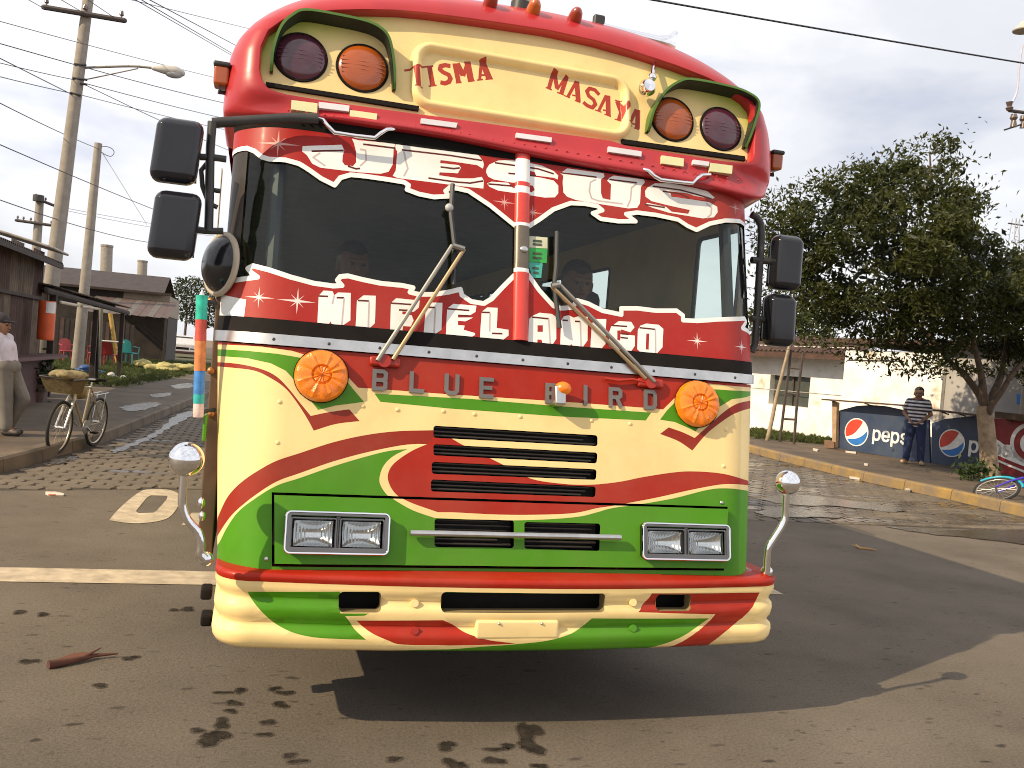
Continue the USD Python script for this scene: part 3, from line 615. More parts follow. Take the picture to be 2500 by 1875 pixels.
jesus = [ZA([(640, 75), (700, 90), (1070, 125), (1050, 170), (1045, 260), (1040, 330), (1000, 400), (920, 420), (700, 405), (330, 360), (250, 320), (200, 240), (150, 200), (155, 148), (540, 135), (565, 190), (550, 240), (545, 300), (570, 335), (650, 345), (680, 310), (680, 200), (660, 120)]),
    ZA([(1040, 440), (1070, 390), (1085, 200), (1060, 165), (1075, 125), (1200, 145), (1500, 180), (1880, 235), (1925, 290), (1935, 330), (1925, 370), (1870, 335), (1700, 310), (1510, 285), (1505, 315), (1690, 335), (1710, 360), (1680, 415), (1500, 405), (1495, 435), (1700, 465), (1830, 465), (1915, 450), (1935, 490), (1930, 565), (1700, 540), (1400, 500), (1090, 462)]),
    ZB([(-45, 120), (-20, 80), (60, 45), (150, 40), (290, 55), (450, 90), (560, 140), (600, 180), (595, 215), (560, 200), (400, 180), (390, 150), (320, 130), (290, 150), (310, 180), (450, 200), (560, 225), (600, 270), (600, 340), (570, 375), (480, 378), (300, 350), (60, 315), (-20, 280), (-40, 250), (0, 235), (150, 245), (190, 290), (250, 300), (360, 330), (390, 310), (370, 270), (200, 245), (20, 215), (-30, 190), (-50, 150)]),
    ZB([(620, 160), (680, 115), (1010, 160), (1015, 190), (985, 215), (985, 340), (1000, 385), (1070, 400), (1075, 260), (1040, 225), (1060, 200), (1100, 180), (1370, 215), (1380, 240), (1345, 280), (1335, 430), (1310, 470), (1230, 475), (1000, 440), (760, 400), (680, 370), (645, 330), (640, 240), (645, 180)]),
    ZB([(1380, 320), (1400, 290), (1470, 250), (1600, 248), (1800, 285), (1940, 320), (2010, 380), (1980, 390), (1820, 360), (1760, 340), (1600, 320), (1620, 370), (1800, 395), (1960, 420), (2030, 460), (2035, 510), (2000, 555), (1900, 565), (1600, 515), (1450, 470), (1380, 440), (1400, 425), (1570, 462), (1620, 505), (1770, 525), (1785, 490), (1600, 450), (1440, 410), (1385, 370)])]
jl = [(ZA, [[(245, 198), (560, 192)], [(750, 130), (1070, 170)], [(600, 345), (680, 372), (720, 368)], [(1130, 185), (1600, 240), (1920, 290)], [(1510, 353), (1640, 370), (1700, 362)], [(1390, 462), (1650, 500), (1800, 512), (1930, 490)], [(720, 180), (775, 190), (780, 290), (720, 345)], [(1150, 200), (1170, 300), (1190, 370), (1150, 445)], [(330, 215), (260, 260), (380, 345)]]),
      (ZB, [[(30, 65), (250, 95), (420, 120), (560, 165)], [(150, 160), (400, 182)], [(-30, 255), (190, 275)], [(625, 155), (945, 195)], [(1060, 215), (1310, 245)], [(940, 215), (890, 240), (880, 320), (900, 385), (960, 408), (1180, 435)], [(1310, 250), (1260, 290), (1250, 400), (1220, 465)], [(1450, 275), (1700, 310), (1850, 350), (1980, 390)], [(1540, 320), (1700, 345), (1780, 385)], [(1380, 440), (1560, 468)], [(1930, 430), (1980, 470), (1975, 530), (1940, 562)]])]
amigo = [ZC([(150, 445), (165, 140), (215, 85), (310, 90), (330, 135), (370, 105), (505, 110), (500, 400), (410, 460), (310, 455), (290, 410), (265, 450)]), ZC([(555, 485), (570, 190), (640, 135), (770, 140), (760, 430), (690, 495)]),
    ZC([(920, 510), (930, 215), (985, 165), (1235, 190), (1225, 265), (1170, 310), (1050, 305), (1050, 335), (1150, 345), (1170, 400), (1140, 465), (1060, 460), (1050, 515)]), ZC([(1275, 550), (1300, 260), (1330, 210), (1475, 215), (1465, 500), (1380, 557)]),
    ZC([(1510, 570), (1525, 275), (1590, 225), (1835, 245), (1825, 310), (1760, 350), (1640, 345), (1640, 370), (1800, 370), (1720, 410), (1640, 405), (1640, 450), (1710, 455), (1700, 500), (1820, 535), (1820, 555), (1760, 587)]), ZC([(1870, 605), (1890, 310), (1950, 262), (2060, 268), (2050, 480), (2175, 500), (2175, 560), (2110, 612)]),
    ZD([(190, 550), (205, 240), (250, 200), (330, 165), (480, 180), (530, 220), (530, 480), (470, 570), (370, 570), (355, 490), (305, 485), (300, 555)]), ZD([(575, 580), (590, 260), (620, 210), (680, 195), (740, 225), (790, 210), (910, 215), (905, 500), (830, 600), (750, 590), (710, 540), (680, 585)]),
    ZD([(940, 600), (955, 300), (1000, 240), (1130, 240), (1120, 540), (1060, 610)]), ZD([(1160, 560), (1165, 400), (1190, 330), (1280, 265), (1430, 275), (1470, 340), (1420, 400), (1310, 365), (1300, 420), (1475, 440), (1475, 560), (1420, 640), (1310, 640), (1220, 610)]),
    ZD([(1500, 600), (1510, 370), (1540, 320), (1610, 295), (1760, 310), (1815, 360), (1805, 580), (1720, 672), (1560, 660)])]
aholes = [ZD([(305, 315), (370, 315), (370, 395), (305, 395)]), ZD([(1610, 415), (1645, 415), (1640, 610), (1605, 605)]), ZD([(1262, 380), (1305, 375), (1295, 500), (1262, 490)])]
al = [(ZC, [[(165, 142), (265, 147)], [(355, 160), (435, 163)], [(580, 190), (700, 196)], [(930, 218), (1170, 234)], [(1015, 290), (1140, 296)], [(1310, 262), (1400, 264)], [(1525, 277), (1760, 296)], [(1640, 348), (1770, 354)], [(1890, 315), (1980, 318)], [(2000, 538), (2110, 542)], [(310, 230), (330, 135)], [(435, 165), (410, 455)], [(700, 200), (690, 490)], [(1400, 266), (1385, 550)], [(1980, 320), (1975, 520)]]),
      (ZD, [[(240, 218), (440, 238)], [(605, 254), (670, 258)], [(755, 268), (820, 272)], [(1200, 318), (1380, 330)], [(1310, 418), (1400, 424)], [(1300, 462), (1390, 472)], [(1530, 345), (1720, 365)], [(440, 240), (460, 560)], [(820, 275), (830, 590)], [(1720, 368), (1725, 660)]])]
SHADE = (0.50, 0.42, 0.41)
treg = [(DECAL, sg.box(-3, 0, 3, 4)), (WHITE, edge_t)] + [(WHITE, P2(j)) for j in jesus] + [(SHADE if i in ((6, 7, 8) if Z is ZA else (5, 6, 10)) else LINE, L2(Z(l), 0.0042)) for Z, ls in jl for i, l in enumerate(ls)]
for (zf, px, r) in ((Z1, (910, 970), 0.085), (Z2, (340, 1280), 0.055), (Z2, (520, 1345), 0.05), (Z2, (1800, 1315), 0.05)):
    treg.append(((0.60, 0.33, 0.30), star(*zf([px])[0], r)))
dzs = np.arange(1.6, 2.7, 0.2)
painted(BUS, 'windscreen_lettering', top_decal.union(edge_t), treg, Sfront, off=0.001, zs=dzs, label='red windscreen banner lettered JESUS in white')
breg = [(DECAL, sg.box(-3, 0, 3, 4)), (WHITE, edge_b)] + [(WHITE, P2(j)) for j in amigo] + [(DECAL, P2(j)) for j in aholes] + [(SHADE if i >= (10 if Z is ZC else 7) else LINE, L2(Z(l), 0.0038)) for Z, ls in al for i, l in enumerate(ls)]
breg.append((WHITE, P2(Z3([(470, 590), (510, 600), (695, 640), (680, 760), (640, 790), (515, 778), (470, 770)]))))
for (zf, px, r) in ((Z3, (780, 625), 0.06), (Z3, (1040, 650), 0.075), (Z4, (1560, 862), 0.055), (Z4, (1840, 900), 0.05)):
    breg.append(((0.75, 0.66, 0.62), star(*zf([px])[0], r)))
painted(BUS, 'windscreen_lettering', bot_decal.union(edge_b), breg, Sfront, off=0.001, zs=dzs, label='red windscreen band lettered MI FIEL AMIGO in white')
# centre post, painted in lengths
def post(z0, z1, mat, r=0.036, d=0.022, name='centre_post', par=None):
    zs_ = np.linspace(z0, z1, 6); a = np.linspace(0, np.pi, 9); ux = to_uz([Z4([(449, 300)])[0]])[0][0]
    V = np.array([Sfront(ux - r * math.cos(t), z, 0.002 + d * math.sin(t)) for z in zs_ for t in a]); F = []
    for i in range(5):
        for k in range(8): F += [[i * 9 + k, i * 9 + k + 1, (i + 1) * 9 + k + 1], [i * 9 + k, (i + 1) * 9 + k + 1, (i + 1) * 9 + k]]
    return part(par or BUS, name, trimesh.Trimesh(V, F, process=False), mat, smooth=True)
def zof(zf, x, y): return to_uz(zf([(x, y)]))[0][1]
mred = M('post_red', (0.55, 0.04, 0.025), rough=0.3, var=0.08, coat=0.3); mwhite = M('post_white', WHITE, rough=0.35, var=0.05)
zq = [zof(ZB, 260, 40), zof(ZB, 260, 245), zof(ZB, 260, 285), zof(ZB, 260, 345), zof(ZB, 260, 612), zof(ZB, 260, 640), zof(Z4, 449, 408), zof(Z4, 449, 432)]
pmain = post(zq[6], zq[5], M('post_metal', (0.16, 0.13, 0.10), rough=0.35, metal=0.6))
for a, b, mm in ((zq[0], 2.54, mred), (zq[1], zq[0], mwhite), (zq[2], zq[1], mred), (zq[3], zq[2], mwhite), (zq[4], zq[3], mred), (zq[5], zq[4], mwhite), (zq[7], zq[6], mwhite), (1.664, zq[7], mred)):
    post(min(a, b), max(a, b), mm, name='painted_length', par=pmain)
part(pmain, 'post_bolt', on_front(sphere((0, 0, 0.026), 0.016, 2, (1.2, 1, 0.6)), *Z4([(455, 292)])[0]), alu)
# stickers behind the glass beside the post
st_g = M('sticker_green', (0.03, 0.34, 0.06), rough=0.5); st_y = M('sticker_cream', (0.55, 0.55, 0.38), rough=0.5); st_t = M('sticker_teal', (0.05, 0.38, 0.30), rough=0.5)
for pl_, mm in ((Z4([(492, 195), (615, 205), (615, 275), (492, 268)]), st_y), (Z4([(492, 270), (615, 277), (610, 368), (490, 358)]), st_g), (Z4([(490, 360), (585, 368), (575, 462), (520, 460)]), st_t)):
    q = to_uz(pl_); V = Sfront(q[:, 0], q[:, 1], -0.004)
    sk = part(BUS, 'permit_sticker', trimesh.Trimesh(V, [[0, 1, 2], [0, 2, 3]], process=False), mm, smooth=False)
    for t in (0.3, 0.6):
        a0 = q[0] + (q[3] - q[0]) * t; a1 = q[1] + (q[2] - q[1]) * t
        b0, b1 = a0 + (a1 - a0) * 0.25, a0 + (a1 - a0) * 0.7
        V = Sfront(np.array([b0[0], b1[0], b1[0], b0[0]]), np.array([b0[1], b1[1], b1[1] - 0.01, b0[1] - 0.01]), -0.002)
        part(sk, 'sticker_print', trimesh.Trimesh(V, [[0, 1, 2], [0, 2, 3]], process=False), M('sticker_ink', (0.05, 0.07, 0.04), rough=0.6), smooth=False)
# inner corner posts seen through the glass
for s in (-1, 1):
    part(BUS, 'corner_post', tube([Sfront(s * 1.10, z, -0.06) for z in (1.60, 2.0, 2.56)], 0.030, 8), M('corner_post_dark', (0.02, 0.02, 0.022), rough=0.4))

# --- wipers
steel = M('wiper_steel', (0.33, 0.31, 0.27), rough=0.35, metal=0.85); blade_m = M('wiper_blade', (0.015, 0.015, 0.015), rough=0.5)
redhub = M('hub_red', RED, rough=0.35)
def wiper(zf, arm1, arm2, hub, blade):
    w = part(BUS, 'wiper', tube([F3(*zf([arm1[0]])[0], 0.035), F3(*zf([arm1[1]])[0], 0.05)], 0.0095, 8), steel)
    part(w, 'parallel_arm', tube([F3(*zf([arm2[0]])[0], 0.03), F3(*zf([arm2[1]])[0], 0.045)], 0.009, 8), M('wiper_brass', (0.42, 0.30, 0.17), rough=0.4, metal=0.7))
    m = (np.array(F3(*zf([arm1[1]])[0], 0.05)) + F3(*zf([arm2[1]])[0], 0.045)) / 2
    part(w, 'arm_link', tube([F3(*zf([arm1[1]])[0], 0.052), F3(*zf([arm2[1]])[0], 0.047)], 0.014, 8), steel)
    part(w, 'blade', tube([F3(*zf([b])[0], 0.026) for b in blade], 0.011, 6), blade_m)
    part(w, 'pivot', on_front(cat([cyl((0, 0, -0.01), (0, 0, 0.035), 0.028, 14), rbox([-0.06, -0.022, 0], [0.07, 0.02, 0.025], 0.01)]), *zf([hub])[0]), redhub)
wiper(Z3, ((1580, 1052), (2085, 275)), ((1685, 1045), (2165, 300)), (1620, 1062), ((2088, -140), (2075, 60), (2100, 280), (2090, 540)))
part(BUS, 'washer_knob', on_front(sphere((0, 0, 0.03), 0.019, 3, (1, 1, 0.8)), *Z3([(2055, 35)])[0]), M('knob_grey', (0.35, 0.34, 0.33), rough=0.3))
wiper(Z4, ((1290, 1120), (690, 505)), ((1235, 1100), (640, 515)), (1250, 1130), ((672, 170), (668, 380), (655, 510), (690, 780)))
part(BUS, 'washer_hose', tube([F3(*p, 0.02) for p in Z4([(975, 1100), (1060, 1112), (1150, 1105), (1240, 1125)])], 0.008, 6), redhub)

# --- roof cap: recessed cream panel inside a red moulded ring
def Scap(u, z, off=0.0):
    u, z = np.broadcast_arrays(np.asarray(u, float), np.asarray(z, float))
    return np.stack([u, yf(z) - off * np.ones_like(u), z + 0.22 * off], -1)
cream_px = Z1([(835, 592), (805, 545), (790, 480), (800, 330), (850, 220), (950, 150), (1100, 105), (1300, 88), (1500, 85), (1700, 90), (1900, 108), (2212, 150)]) + Z2([(300, 165), (600, 210), (900, 275), (1150, 345), (1400, 425), (1600, 500), (1750, 575), (1850, 640), (1900, 700), (1908, 800), (1900, 985), (1885, 1025), (1850, 1037), (1700, 1022), (1400, 970), (1090, 922), (1000, 890), (600, 835), (0, 752)]) + Z1([(1830, 772), (1400, 712), (1000, 652), (880, 622)])
Aq = to_uz(cream_px, Scap, 0.0)
outer_px = Z1([(528, 800), (533, 770), (540, 720), (545, 650), (560, 560), (570, 460), (590, 380), (630, 300), (690, 230), (760, 170), (850, 110), (950, 55), (1060, 20), (1300, -14), (1600, -22), (1900, -8), (2212, 22)]) + Z2([(190, 38), (560, 90), (900, 165), (1200, 250), (1440, 345), (1600, 430), (1750, 535), (1850, 640), (1940, 780), (1990, 920), (2005, 1050), (2003, 1180), (1990, 1235), (1940, 1285)])
lip_px = Z2([(1900, 1262), (1700, 1205), (1300, 1125), (800, 1038), (400, 958), (0, 875)]) + Z1([(1800, 888), (1400, 832), (1000, 764), (750, 742), (600, 765)])
Bq = np.vstack([to_uz(outer_px, Scap, -0.16), to_uz(lip_px, Scap, 0.02)])
cx, cz = 0.0, 2.84
def radial(q, ang):
    """outline as a function of direction from the middle of the cap"""
    q = np.array(q); a = np.arctan2((q[:, 1] - cz) / 0.4, (q[:, 0] - cx) / 1.25); o = np.argsort(a); a = a[o]; q = q[o]
    a = np.r_[a[-1] - 2 * np.pi, a, a[0] + 2 * np.pi]; q = np.vstack([q[-1], q, q[0]])
    return np.c_[np.interp(ang, a, q[:, 0]), np.interp(ang, a, q[:, 1])]
NA = 220
ang = np.linspace(-np.pi, np.pi, NA, endpoint=False)
A_, B_ = radial(Aq, ang), radial(Bq, ang)
for _ in range(4): B_ = 0.5 * B_ + 0.25 * (np.roll(B_, 1, 0) + np.roll(B_, -1, 0))
down = np.clip((-np.sin(ang) - 0.45) / 0.3, 0, 1); down = down * down * (3 - 2 * down)
prof = [(0.0, -0.035, -0.035), (0.0, 0.004, 0.004), (0.05, 0.018, 0.016), (0.22, 0.016, 0.020), (0.45, -0.004, 0.022), (0.65, -0.035, 0.030), (0.82, -0.075, 0.040), (0.94, -0.12, 0.044), (1.0, -0.165, 0.030), (1.0, -0.22, 0.0), (0.995, -0.40, -0.10), (0.995, -0.75, -0.4)]
rows = []
for t, oa, ob in prof:
    q = A_ * (1 - t) + B_ * t; o = oa * (1 - down) + ob * down
    rows.append(np.stack([q[:, 0], yf(q[:, 1]) - o, q[:, 1] + np.where(o > -0.3, 0.2 * o, -0.06)], -1))
V = np.vstack(rows); F = []
for r in range(len(rows) - 1):
    for i in range(NA):
        j = (i + 1) % NA
        F += [[r * NA + i, r * NA + j, (r + 1) * NA + j], [r * NA + i, (r + 1) * NA + j, (r + 1) * NA + i]]
capm = trimesh.Trimesh(V, F, process=False); capm.fix_normals()
capred = M('cap_red', CAPRED, rough=0.36, var=0.12, scale=3, coat=0.25, spec=0.35)
CAP = part(BUS, 'roof_cap', capm, capred, smooth=35)
# sign box frame as relief on the cream panel
sq = to_uz([(1017, 150), (1055, 121), (1447, 183), (1527.5, 231), (1501, 332), (1100, 275), (1037, 246), (1015, 217)], Scap, -0.03)
sx0, sx1, sz0, sz1 = sq[:, 0].min(), sq[:, 0].max(), sq[[4, 5, 6], 1].mean(), sq[[1, 2], 1].mean()
sign = sg.box(sx0 + 0.075, sz0 + 0.075, sx1 - 0.075, sz1 - 0.075)
def ring_h(q):
    dx = np.maximum(np.maximum(sx0 + 0.075 - q[:, 0], q[:, 0] - sx1 + 0.075), 0); dz = np.maximum(np.maximum(sz0 + 0.075 - q[:, 1], q[:, 1] - sz1 + 0.075), 0)
    inx = np.minimum(np.minimum(q[:, 0] - sx0 - 0.075, sx1 - 0.075 - q[:, 0]), np.minimum(q[:, 1] - sz0 - 0.075, sz1 - 0.075 - q[:, 1]))
    d = np.hypot(dx, dz) - 0.075
    return 0.034 * np.clip(1 - (np.abs(d) / 0.027) ** 2.2, 0, 1)
Apoly = sg.Polygon(Aq).buffer(0).buffer(0.004)
crg = [(CREAM, sg.box(-3, 0, 3, 4))]
def strk(Z, k, closed=False): return [sg.LineString(to_uz(Z(p), Scap, -0.03)).buffer(w * 0.5, cap_style='flat', join_style='round') for p, w in k]
SIGNRED = (0.36, 0.035, 0.018)
tis = [([(200, 380), (520, 335)], .011), ([(400, 350), (450, 700)], .029), ([(370, 705), (530, 690)], .008), ([(500, 322), (725, 298)], .009), ([(655, 310), (715, 650)], .024), ([(640, 662), (785, 645)], .008),
       ([(1035, 300), (940, 282), (860, 300), (845, 360), (900, 410), (1000, 455), (1035, 520), (1005, 585), (930, 612), (850, 590)], .022), ([(1110, 250), (1180, 590)], .024), ([(1150, 250), (1265, 470)], .028), ([(1265, 480), (1340, 240)], .018), ([(1335, 215), (1405, 570)], .032), ([(1130, 600), (1235, 592)], .008), ([(1350, 578), (1470, 560)], .008),
       ([(1590, 200), (1560, 545)], .015), ([(1595, 195), (1735, 525)], .032), ([(1570, 462), (1690, 460)], .010), ([(1510, 553), (1620, 540)], .008), ([(1660, 538), (1800, 525)], .008)]
mas = [([(330, 195), (240, 520)], .020), ([(350, 220), (400, 520)], .022), ([(400, 540), (560, 300)], .012), ([(585, 290), (480, 620)], .022), ([(180, 495), (300, 545)], .008), ([(400, 590), (530, 640)], .008),
       ([(775, 375), (600, 690)], .016), ([(780, 375), (810, 770)], .026), ([(690, 645), (810, 665)], .009), ([(530, 650), (650, 695)], .007), ([(740, 745), (850, 790)], .007),
       ([(1215, 640), (1130, 545), (1030, 515), (975, 570), (1010, 660), (1105, 735), (1140, 820), (1080, 888), (980, 845), (905, 780)], .020),
       ([(1350, 650), (1200, 955)], .016), ([(1380, 650), (1390, 1040)], .026), ([(1285, 930), (1390, 955)], .009), ([(1130, 930), (1260, 975)], .007), ([(1310, 1010), (1440, 1060)], .007),
       ([(1560, 760), (1640, 970)], .026), ([(1770, 840), (1640, 985)], .026), ([(1650, 960), (1590, 1140)], .024), ([(1515, 740), (1640, 775)], .007), ([(1700, 825), (1810, 850)], .007), ([(1510, 1105), (1640, 1150)], .007),
       ([(1930, 920), (1790, 1210)], .018), ([(1960, 925), (1950, 1290)], .026), ([(1845, 1190), (1950, 1220)], .009), ([(1740, 1185), (1850, 1245)], .007), ([(1880, 1275), (1985, 1310)], .007)]
crg += [(SIGNRED, unary_union(strk(ZE, tis) + strk(ZF, mas)))]
bands = [sg.box(sx0, sz0, sx1, sz1).buffer(-0.075).buffer(0.075 + d) for d in np.linspace(-0.03, 0.03, 13)]
# split along the relief: every colour area is cut by the concentric bands
def split_regions(rs, base):
    out = []
    for c, p in partition(base, rs):
        prev = None
        for b in bands:
            ringp = b if prev is None else b.difference(prev)
            q = p.intersection(ringp)
            if not q.is_empty: out.append((c, q))
            prev = b
        q = p.difference(bands[-1])
        if not q.is_empty: out.append((c, q))
    return out
def airbrush(v, c):
    """soft lime overspray in the two upper corners of the cream panel (painted on)"""
    if c[0] < 0.6: return np.tile(c, (len(v), 1))
    zt = np.interp(v[:, 0], A_top[:, 0], A_top[:, 1])
    f = np.clip(1 - (zt - v[:, 1]) / 0.16, 0, 1) ** 1.3 * np.clip((np.abs(v[:, 0] - 0.02) - 0.60) / 0.30, 0, 1)
    return c[None] * (1 - f[:, None]) + np.array(LIME)[None] * f[:, None]
A_top = Aq[Aq[:, 1] > 2.75]; A_top = A_top[np.argsort(A_top[:, 0])]
painted(BUS, 'destination_panel', Apoly, split_regions(crg, Apoly), Scap, off=-0.033, us=np.linspace(-1.3, 1.3, 53), zs=np.arange(2.3, 3.4, 0.05), height=ring_h, tint=airbrush, label='cream destination panel lettered TISMA and MASAYA in red')
def on_cap(m, px, py, off=0.0):
    q = to_uz([(px, py)], Scap, off)[0]; return place(m, Scap(q[0], q[1], off), XF, UF, NF)
def C3(px, py, off=0.0):
    q = to_uz([(px, py)], Scap, off)[0]; return Scap(q[0], q[1], off)
for (px, py), mm in ((Z1([(1062, 388)])[0], purple), (Z1([(1478, 462)])[0], amber), (Z2([(1402, 757)])[0], amber), (Z2([(1708, 817)])[0], purple)):
    prof_ = [(0.001, 0.030), (0.05, 0.028), (0.09, 0.020), (0.108, 0.006), (0.110, 0.0)]
    m = lathe(prof_[::-1], 40); v = m.vertices
    L = part(BUS, 'warning_lamp', on_cap(m, px, py, -0.030), mm, smooth=60)
    part(L, 'lens_ribs', on_cap(cat([tube([(-math.sqrt(max(0.1 ** 2 - h * h, 0)), h, 0.0235 - 3 * h * h * 0.9 - 0.002), (0, h, 0.0305 - 2.2 * h * h), (math.sqrt(max(0.1 ** 2 - h * h, 0)), h, 0.0235 - 3 * h * h * 0.9 - 0.002)], 0.0022, 5) for h in np.linspace(-0.075, 0.075, 9)]), px, py, -0.030), mm, smooth=60)
    part(L, 'lamp_gasket', on_cap(tube([(0.112 * math.cos(a), 0.112 * math.sin(a), 0.002) for a in np.linspace(0, 2 * np.pi, 40, endpoint=False)], 0.007, 6, closed=True), px, py, -0.030), black)
visor_g = M('visor_green', (0.060, 0.13, 0.012), rough=0.4, var=0.2); visor_k = M('visor_inside', (0.012, 0.016, 0.010), rough=0.5)
def visor(pts, zf):
    c = curve(zf(pts), 5); q = to_uz(c, Scap, -0.03); n = len(q)
    t = np.gradient(q, axis=0); t /= np.linalg.norm(t, axis=1, keepdims=True); nn = np.c_[-t[:, 1], t[:, 0]] * 0.006
    s = np.linspace(0, 1, n); L = 0.025 + 0.06 * np.clip(np.sin(np.pi * s), 0, 1) ** 0.5
    Va = [Scap(q[:, 0] + k * nn[:, 0], q[:, 1] + k * nn[:, 1], o) for k, o in ((1, -0.034), (1, L - 0.03), (-1, L - 0.03), (-1, -0.034))]
    V = np.vstack(Va); F = []
    for r in range(3):
        for i in range(n - 1): F += [[r * n + i, r * n + i + 1, (r + 1) * n + i + 1], [r * n + i, (r + 1) * n + i + 1, (r + 1) * n + i]]
    vp = part(BUS, 'lamp_visor', trimesh.Trimesh(V, F, process=False), visor_g, smooth=40)
    Vi = np.vstack([Scap(q[:, 0] - 1.4 * nn[:, 0], q[:, 1] - 1.4 * nn[:, 1], -0.034), Scap(q[:, 0] - 1.4 * nn[:, 0], q[:, 1] - 1.4 * nn[:, 1], L - 0.031)])
    part(vp, 'visor_lining', trimesh.Trimesh(Vi, [[i, i + 1, n + i + 1] for i in range(n - 1)] + [[i, n + i + 1, n + i] for i in range(n - 1)], process=False), visor_k, smooth=40)
visor([(860, 500), (875, 370), (925, 235), (1000, 165), (1090, 135), (1300, 168), (1500, 212), (1600, 262), (1650, 330), (1680, 480), (1690, 620)], Z1)
visor([(1235, 845), (1255, 730), (1320, 620), (1400, 565), (1480, 552), (1700, 592), (1830, 632), (1905, 690), (1890, 800), (1850, 945)], Z2)
def quadstrip(pts, zf, off, mat, name, par=BUS, S=Scap, th=0.004):
    q = to_uz(zf(pts), S, off); V0 = S(q[:, 0], q[:, 1], off - 0.03); V1 = S(q[:, 0], q[:, 1], off + th)
    n = len(q); f = trimesh.creation.triangulate_polygon(sg.Polygon(q), engine='earcut')
    V = np.vstack([V0, V1]); F = [[i, (i + 1) % n, n + (i + 1) % n] for i in range(n)] + [[i, n + (i + 1) % n, n + i] for i in range(n)]
    vv, ff = f; pv = S(vv[:, 0], vv[:, 1], off + th)
    m = cat([trimesh.Trimesh(V, F, process=False), trimesh.Trimesh(pv, ff, process=False)])
    return part(par, name, m, mat, smooth=False)
quadstrip([(828, 555), (1860, 718), (1858, 748), (832, 582)], Z1, -0.022, black, 'black_moulding')
quadstrip([(1082, 880), (1860, 990), (1865, 1018), (1088, 910)], Z2, -0.022, black, 'black_moulding')
st_w = M('reflector_white', (0.62, 0.60, 0.62), rough=0.35, var=0.08); st_yl = M('reflector_yellow', (0.62, 0.60, 0.33), rough=0.35, var=0.08)
for zf, p, mm in ((Z1, [(1000, 678), (1175, 700), (1172, 765), (998, 740)], st_yl), (Z1, [(1185, 690), (1390, 715), (1388, 755), (1185, 730)], st_w), (Z1, [(1395, 745), (1578, 770), (1572, 825), (1392, 800)], st_yl), (Z1, [(1875, 800), (2120, 832), (2110, 865), (1870, 835)], st_w),
                  (Z2, [(415, 842), (640, 872), (637, 902), (412, 872)], st_w), (Z2, [(998, 928), (1208, 960), (1205, 992), (995, 962)], st_w), (Z2, [(1335, 985), (1475, 1005), (1472, 1055), (1332, 1036)], st_yl), (Z2, [(1535, 1012), (1635, 1025), (1632, 1052), (1532, 1040)], st_w), (Z2, [(1642, 1032), (1782, 1050), (1778, 1102), (1638, 1085)], st_yl)):
    quadstrip(p, zf, 0.030, mm, 'reflector_sticker')
rv = []
for zf, a, b, k in ((Z1, (980, 745), (2200, 905), 21), (Z2, (60, 850), (1820, 1140), 27)):
    for t in np.linspace(0, 1, k):
        p = zf([(a[0] + (b[0] - a[0]) * t, a[1] + (b[1] - a[1]) * t - 26 * math.sin(math.pi * t) * 0.2)])[0]
        rv.append(sphere(C3(*p, 0.034), 0.005, 1))
part(CAP, 'rivet_row', cat(rv), capred, kind='stuff')
# marker lamps on the brow
bullet = [(0.001, 0.13), (0.018, 0.122), (0.03, 0.10), (0.036, 0.06), (0.038, 0.0), (0.034, -0.02), (0.001, -0.025)]
for (x, y), mm in zip(((240, 70), (510, 118), (770, 168)), (M('marker_red', (0.26, 0.03, 0.012), rough=0.3, coat=0.5), M('marker_orange', (0.42, 0.09, 0.012), rough=0.3, coat=0.5), M('marker_red', None or (0.26, 0.03, 0.012)))):
    o = C3(*Z2([(x, y - 10)])[0], -0.05)
    m = lathe(bullet[::-1], 20); m.apply_scale((0.95, 0.95, 0.75))
    ez = np.array([0, -0.80, 0.60]); ey = np.array([0, 0.6, 0.8])
    L = part(BUS, 'marker_lamp', place(m, o, XF, ey, ez), mm, smooth=60)
    part(L, 'lamp_foot', place(cyl((0, 0, -0.06), (0, 0, -0.01), 0.032, 16), o, XF, ey, ez), capred)
for (px, py), s in ((Z1([(528, 530)])[0], -1), (Z2([(2040, 1035)])[0], 1)):
    o = PX(px, py, -1.315) if False else PY(px, py, 0.62 if s < 0 else 0.66)
    L = part(BUS, 'side_marker', rbox(o - [0.032, 0.05, 0.04], o + [0.032, 0.05, 0.045], 0.012), amber)
    part(L, 'marker_hood', rbox(o + [-0.036, -0.055, 0.04], o + [0.036, 0.055, 0.062], 0.008), darkmetal)
    part(L, 'marker_stay', tube([o + [0, 0, -0.05], o + [0.01 * s, 0, -0.06], o + [-0.07 * s, 0.02, -0.055]], 0.01, 6), darkmetal)
# roof horn, beacon and small chrome lamp
a, b = PY(*Z2([(935, 160)])[0], 0.75), PY(*Z2([(1400, 285)])[0], 0.72)
H = part(BUS, 'roof_horn', tube([a, a * 0.6 + b * 0.4, a * 0.2 + b * 0.8, a * 0.08 + b * 0.92, b], [0.018, 0.022, 0.030, 0.042, 0.075], 20), chrome, smooth=60)
part(H, 'horn_clamp', rbox(a - [0.03, 0.02, 0.05], a + [0.03, 0.02, 0.05], 0.01), darkmetal)
part(H, 'horn_bracket', tube([a * 0.4 + b * 0.6, a * 0.4 + b * 0.6 + [0, 0.05, -0.10]], 0.012, 6), darkmetal)
o = PY(*Z2([(445, 20)])[0], 0.75)
bcn = part(BUS, 'roof_beacon', sphere(o + [0, 0, 0.03], 0.055, 3, (1, 1, 0.8)), M('beacon_cream', (0.75, 0.70, 0.45), rough=0.25, coat=0.4), smooth=60)
part(bcn, 'beacon_base', cyl(o + [0, 0, -0.07], o + [0, 0, 0.0], 0.05, 16), darkmetal)
px, py = Z2([(1235, 565)])[0]
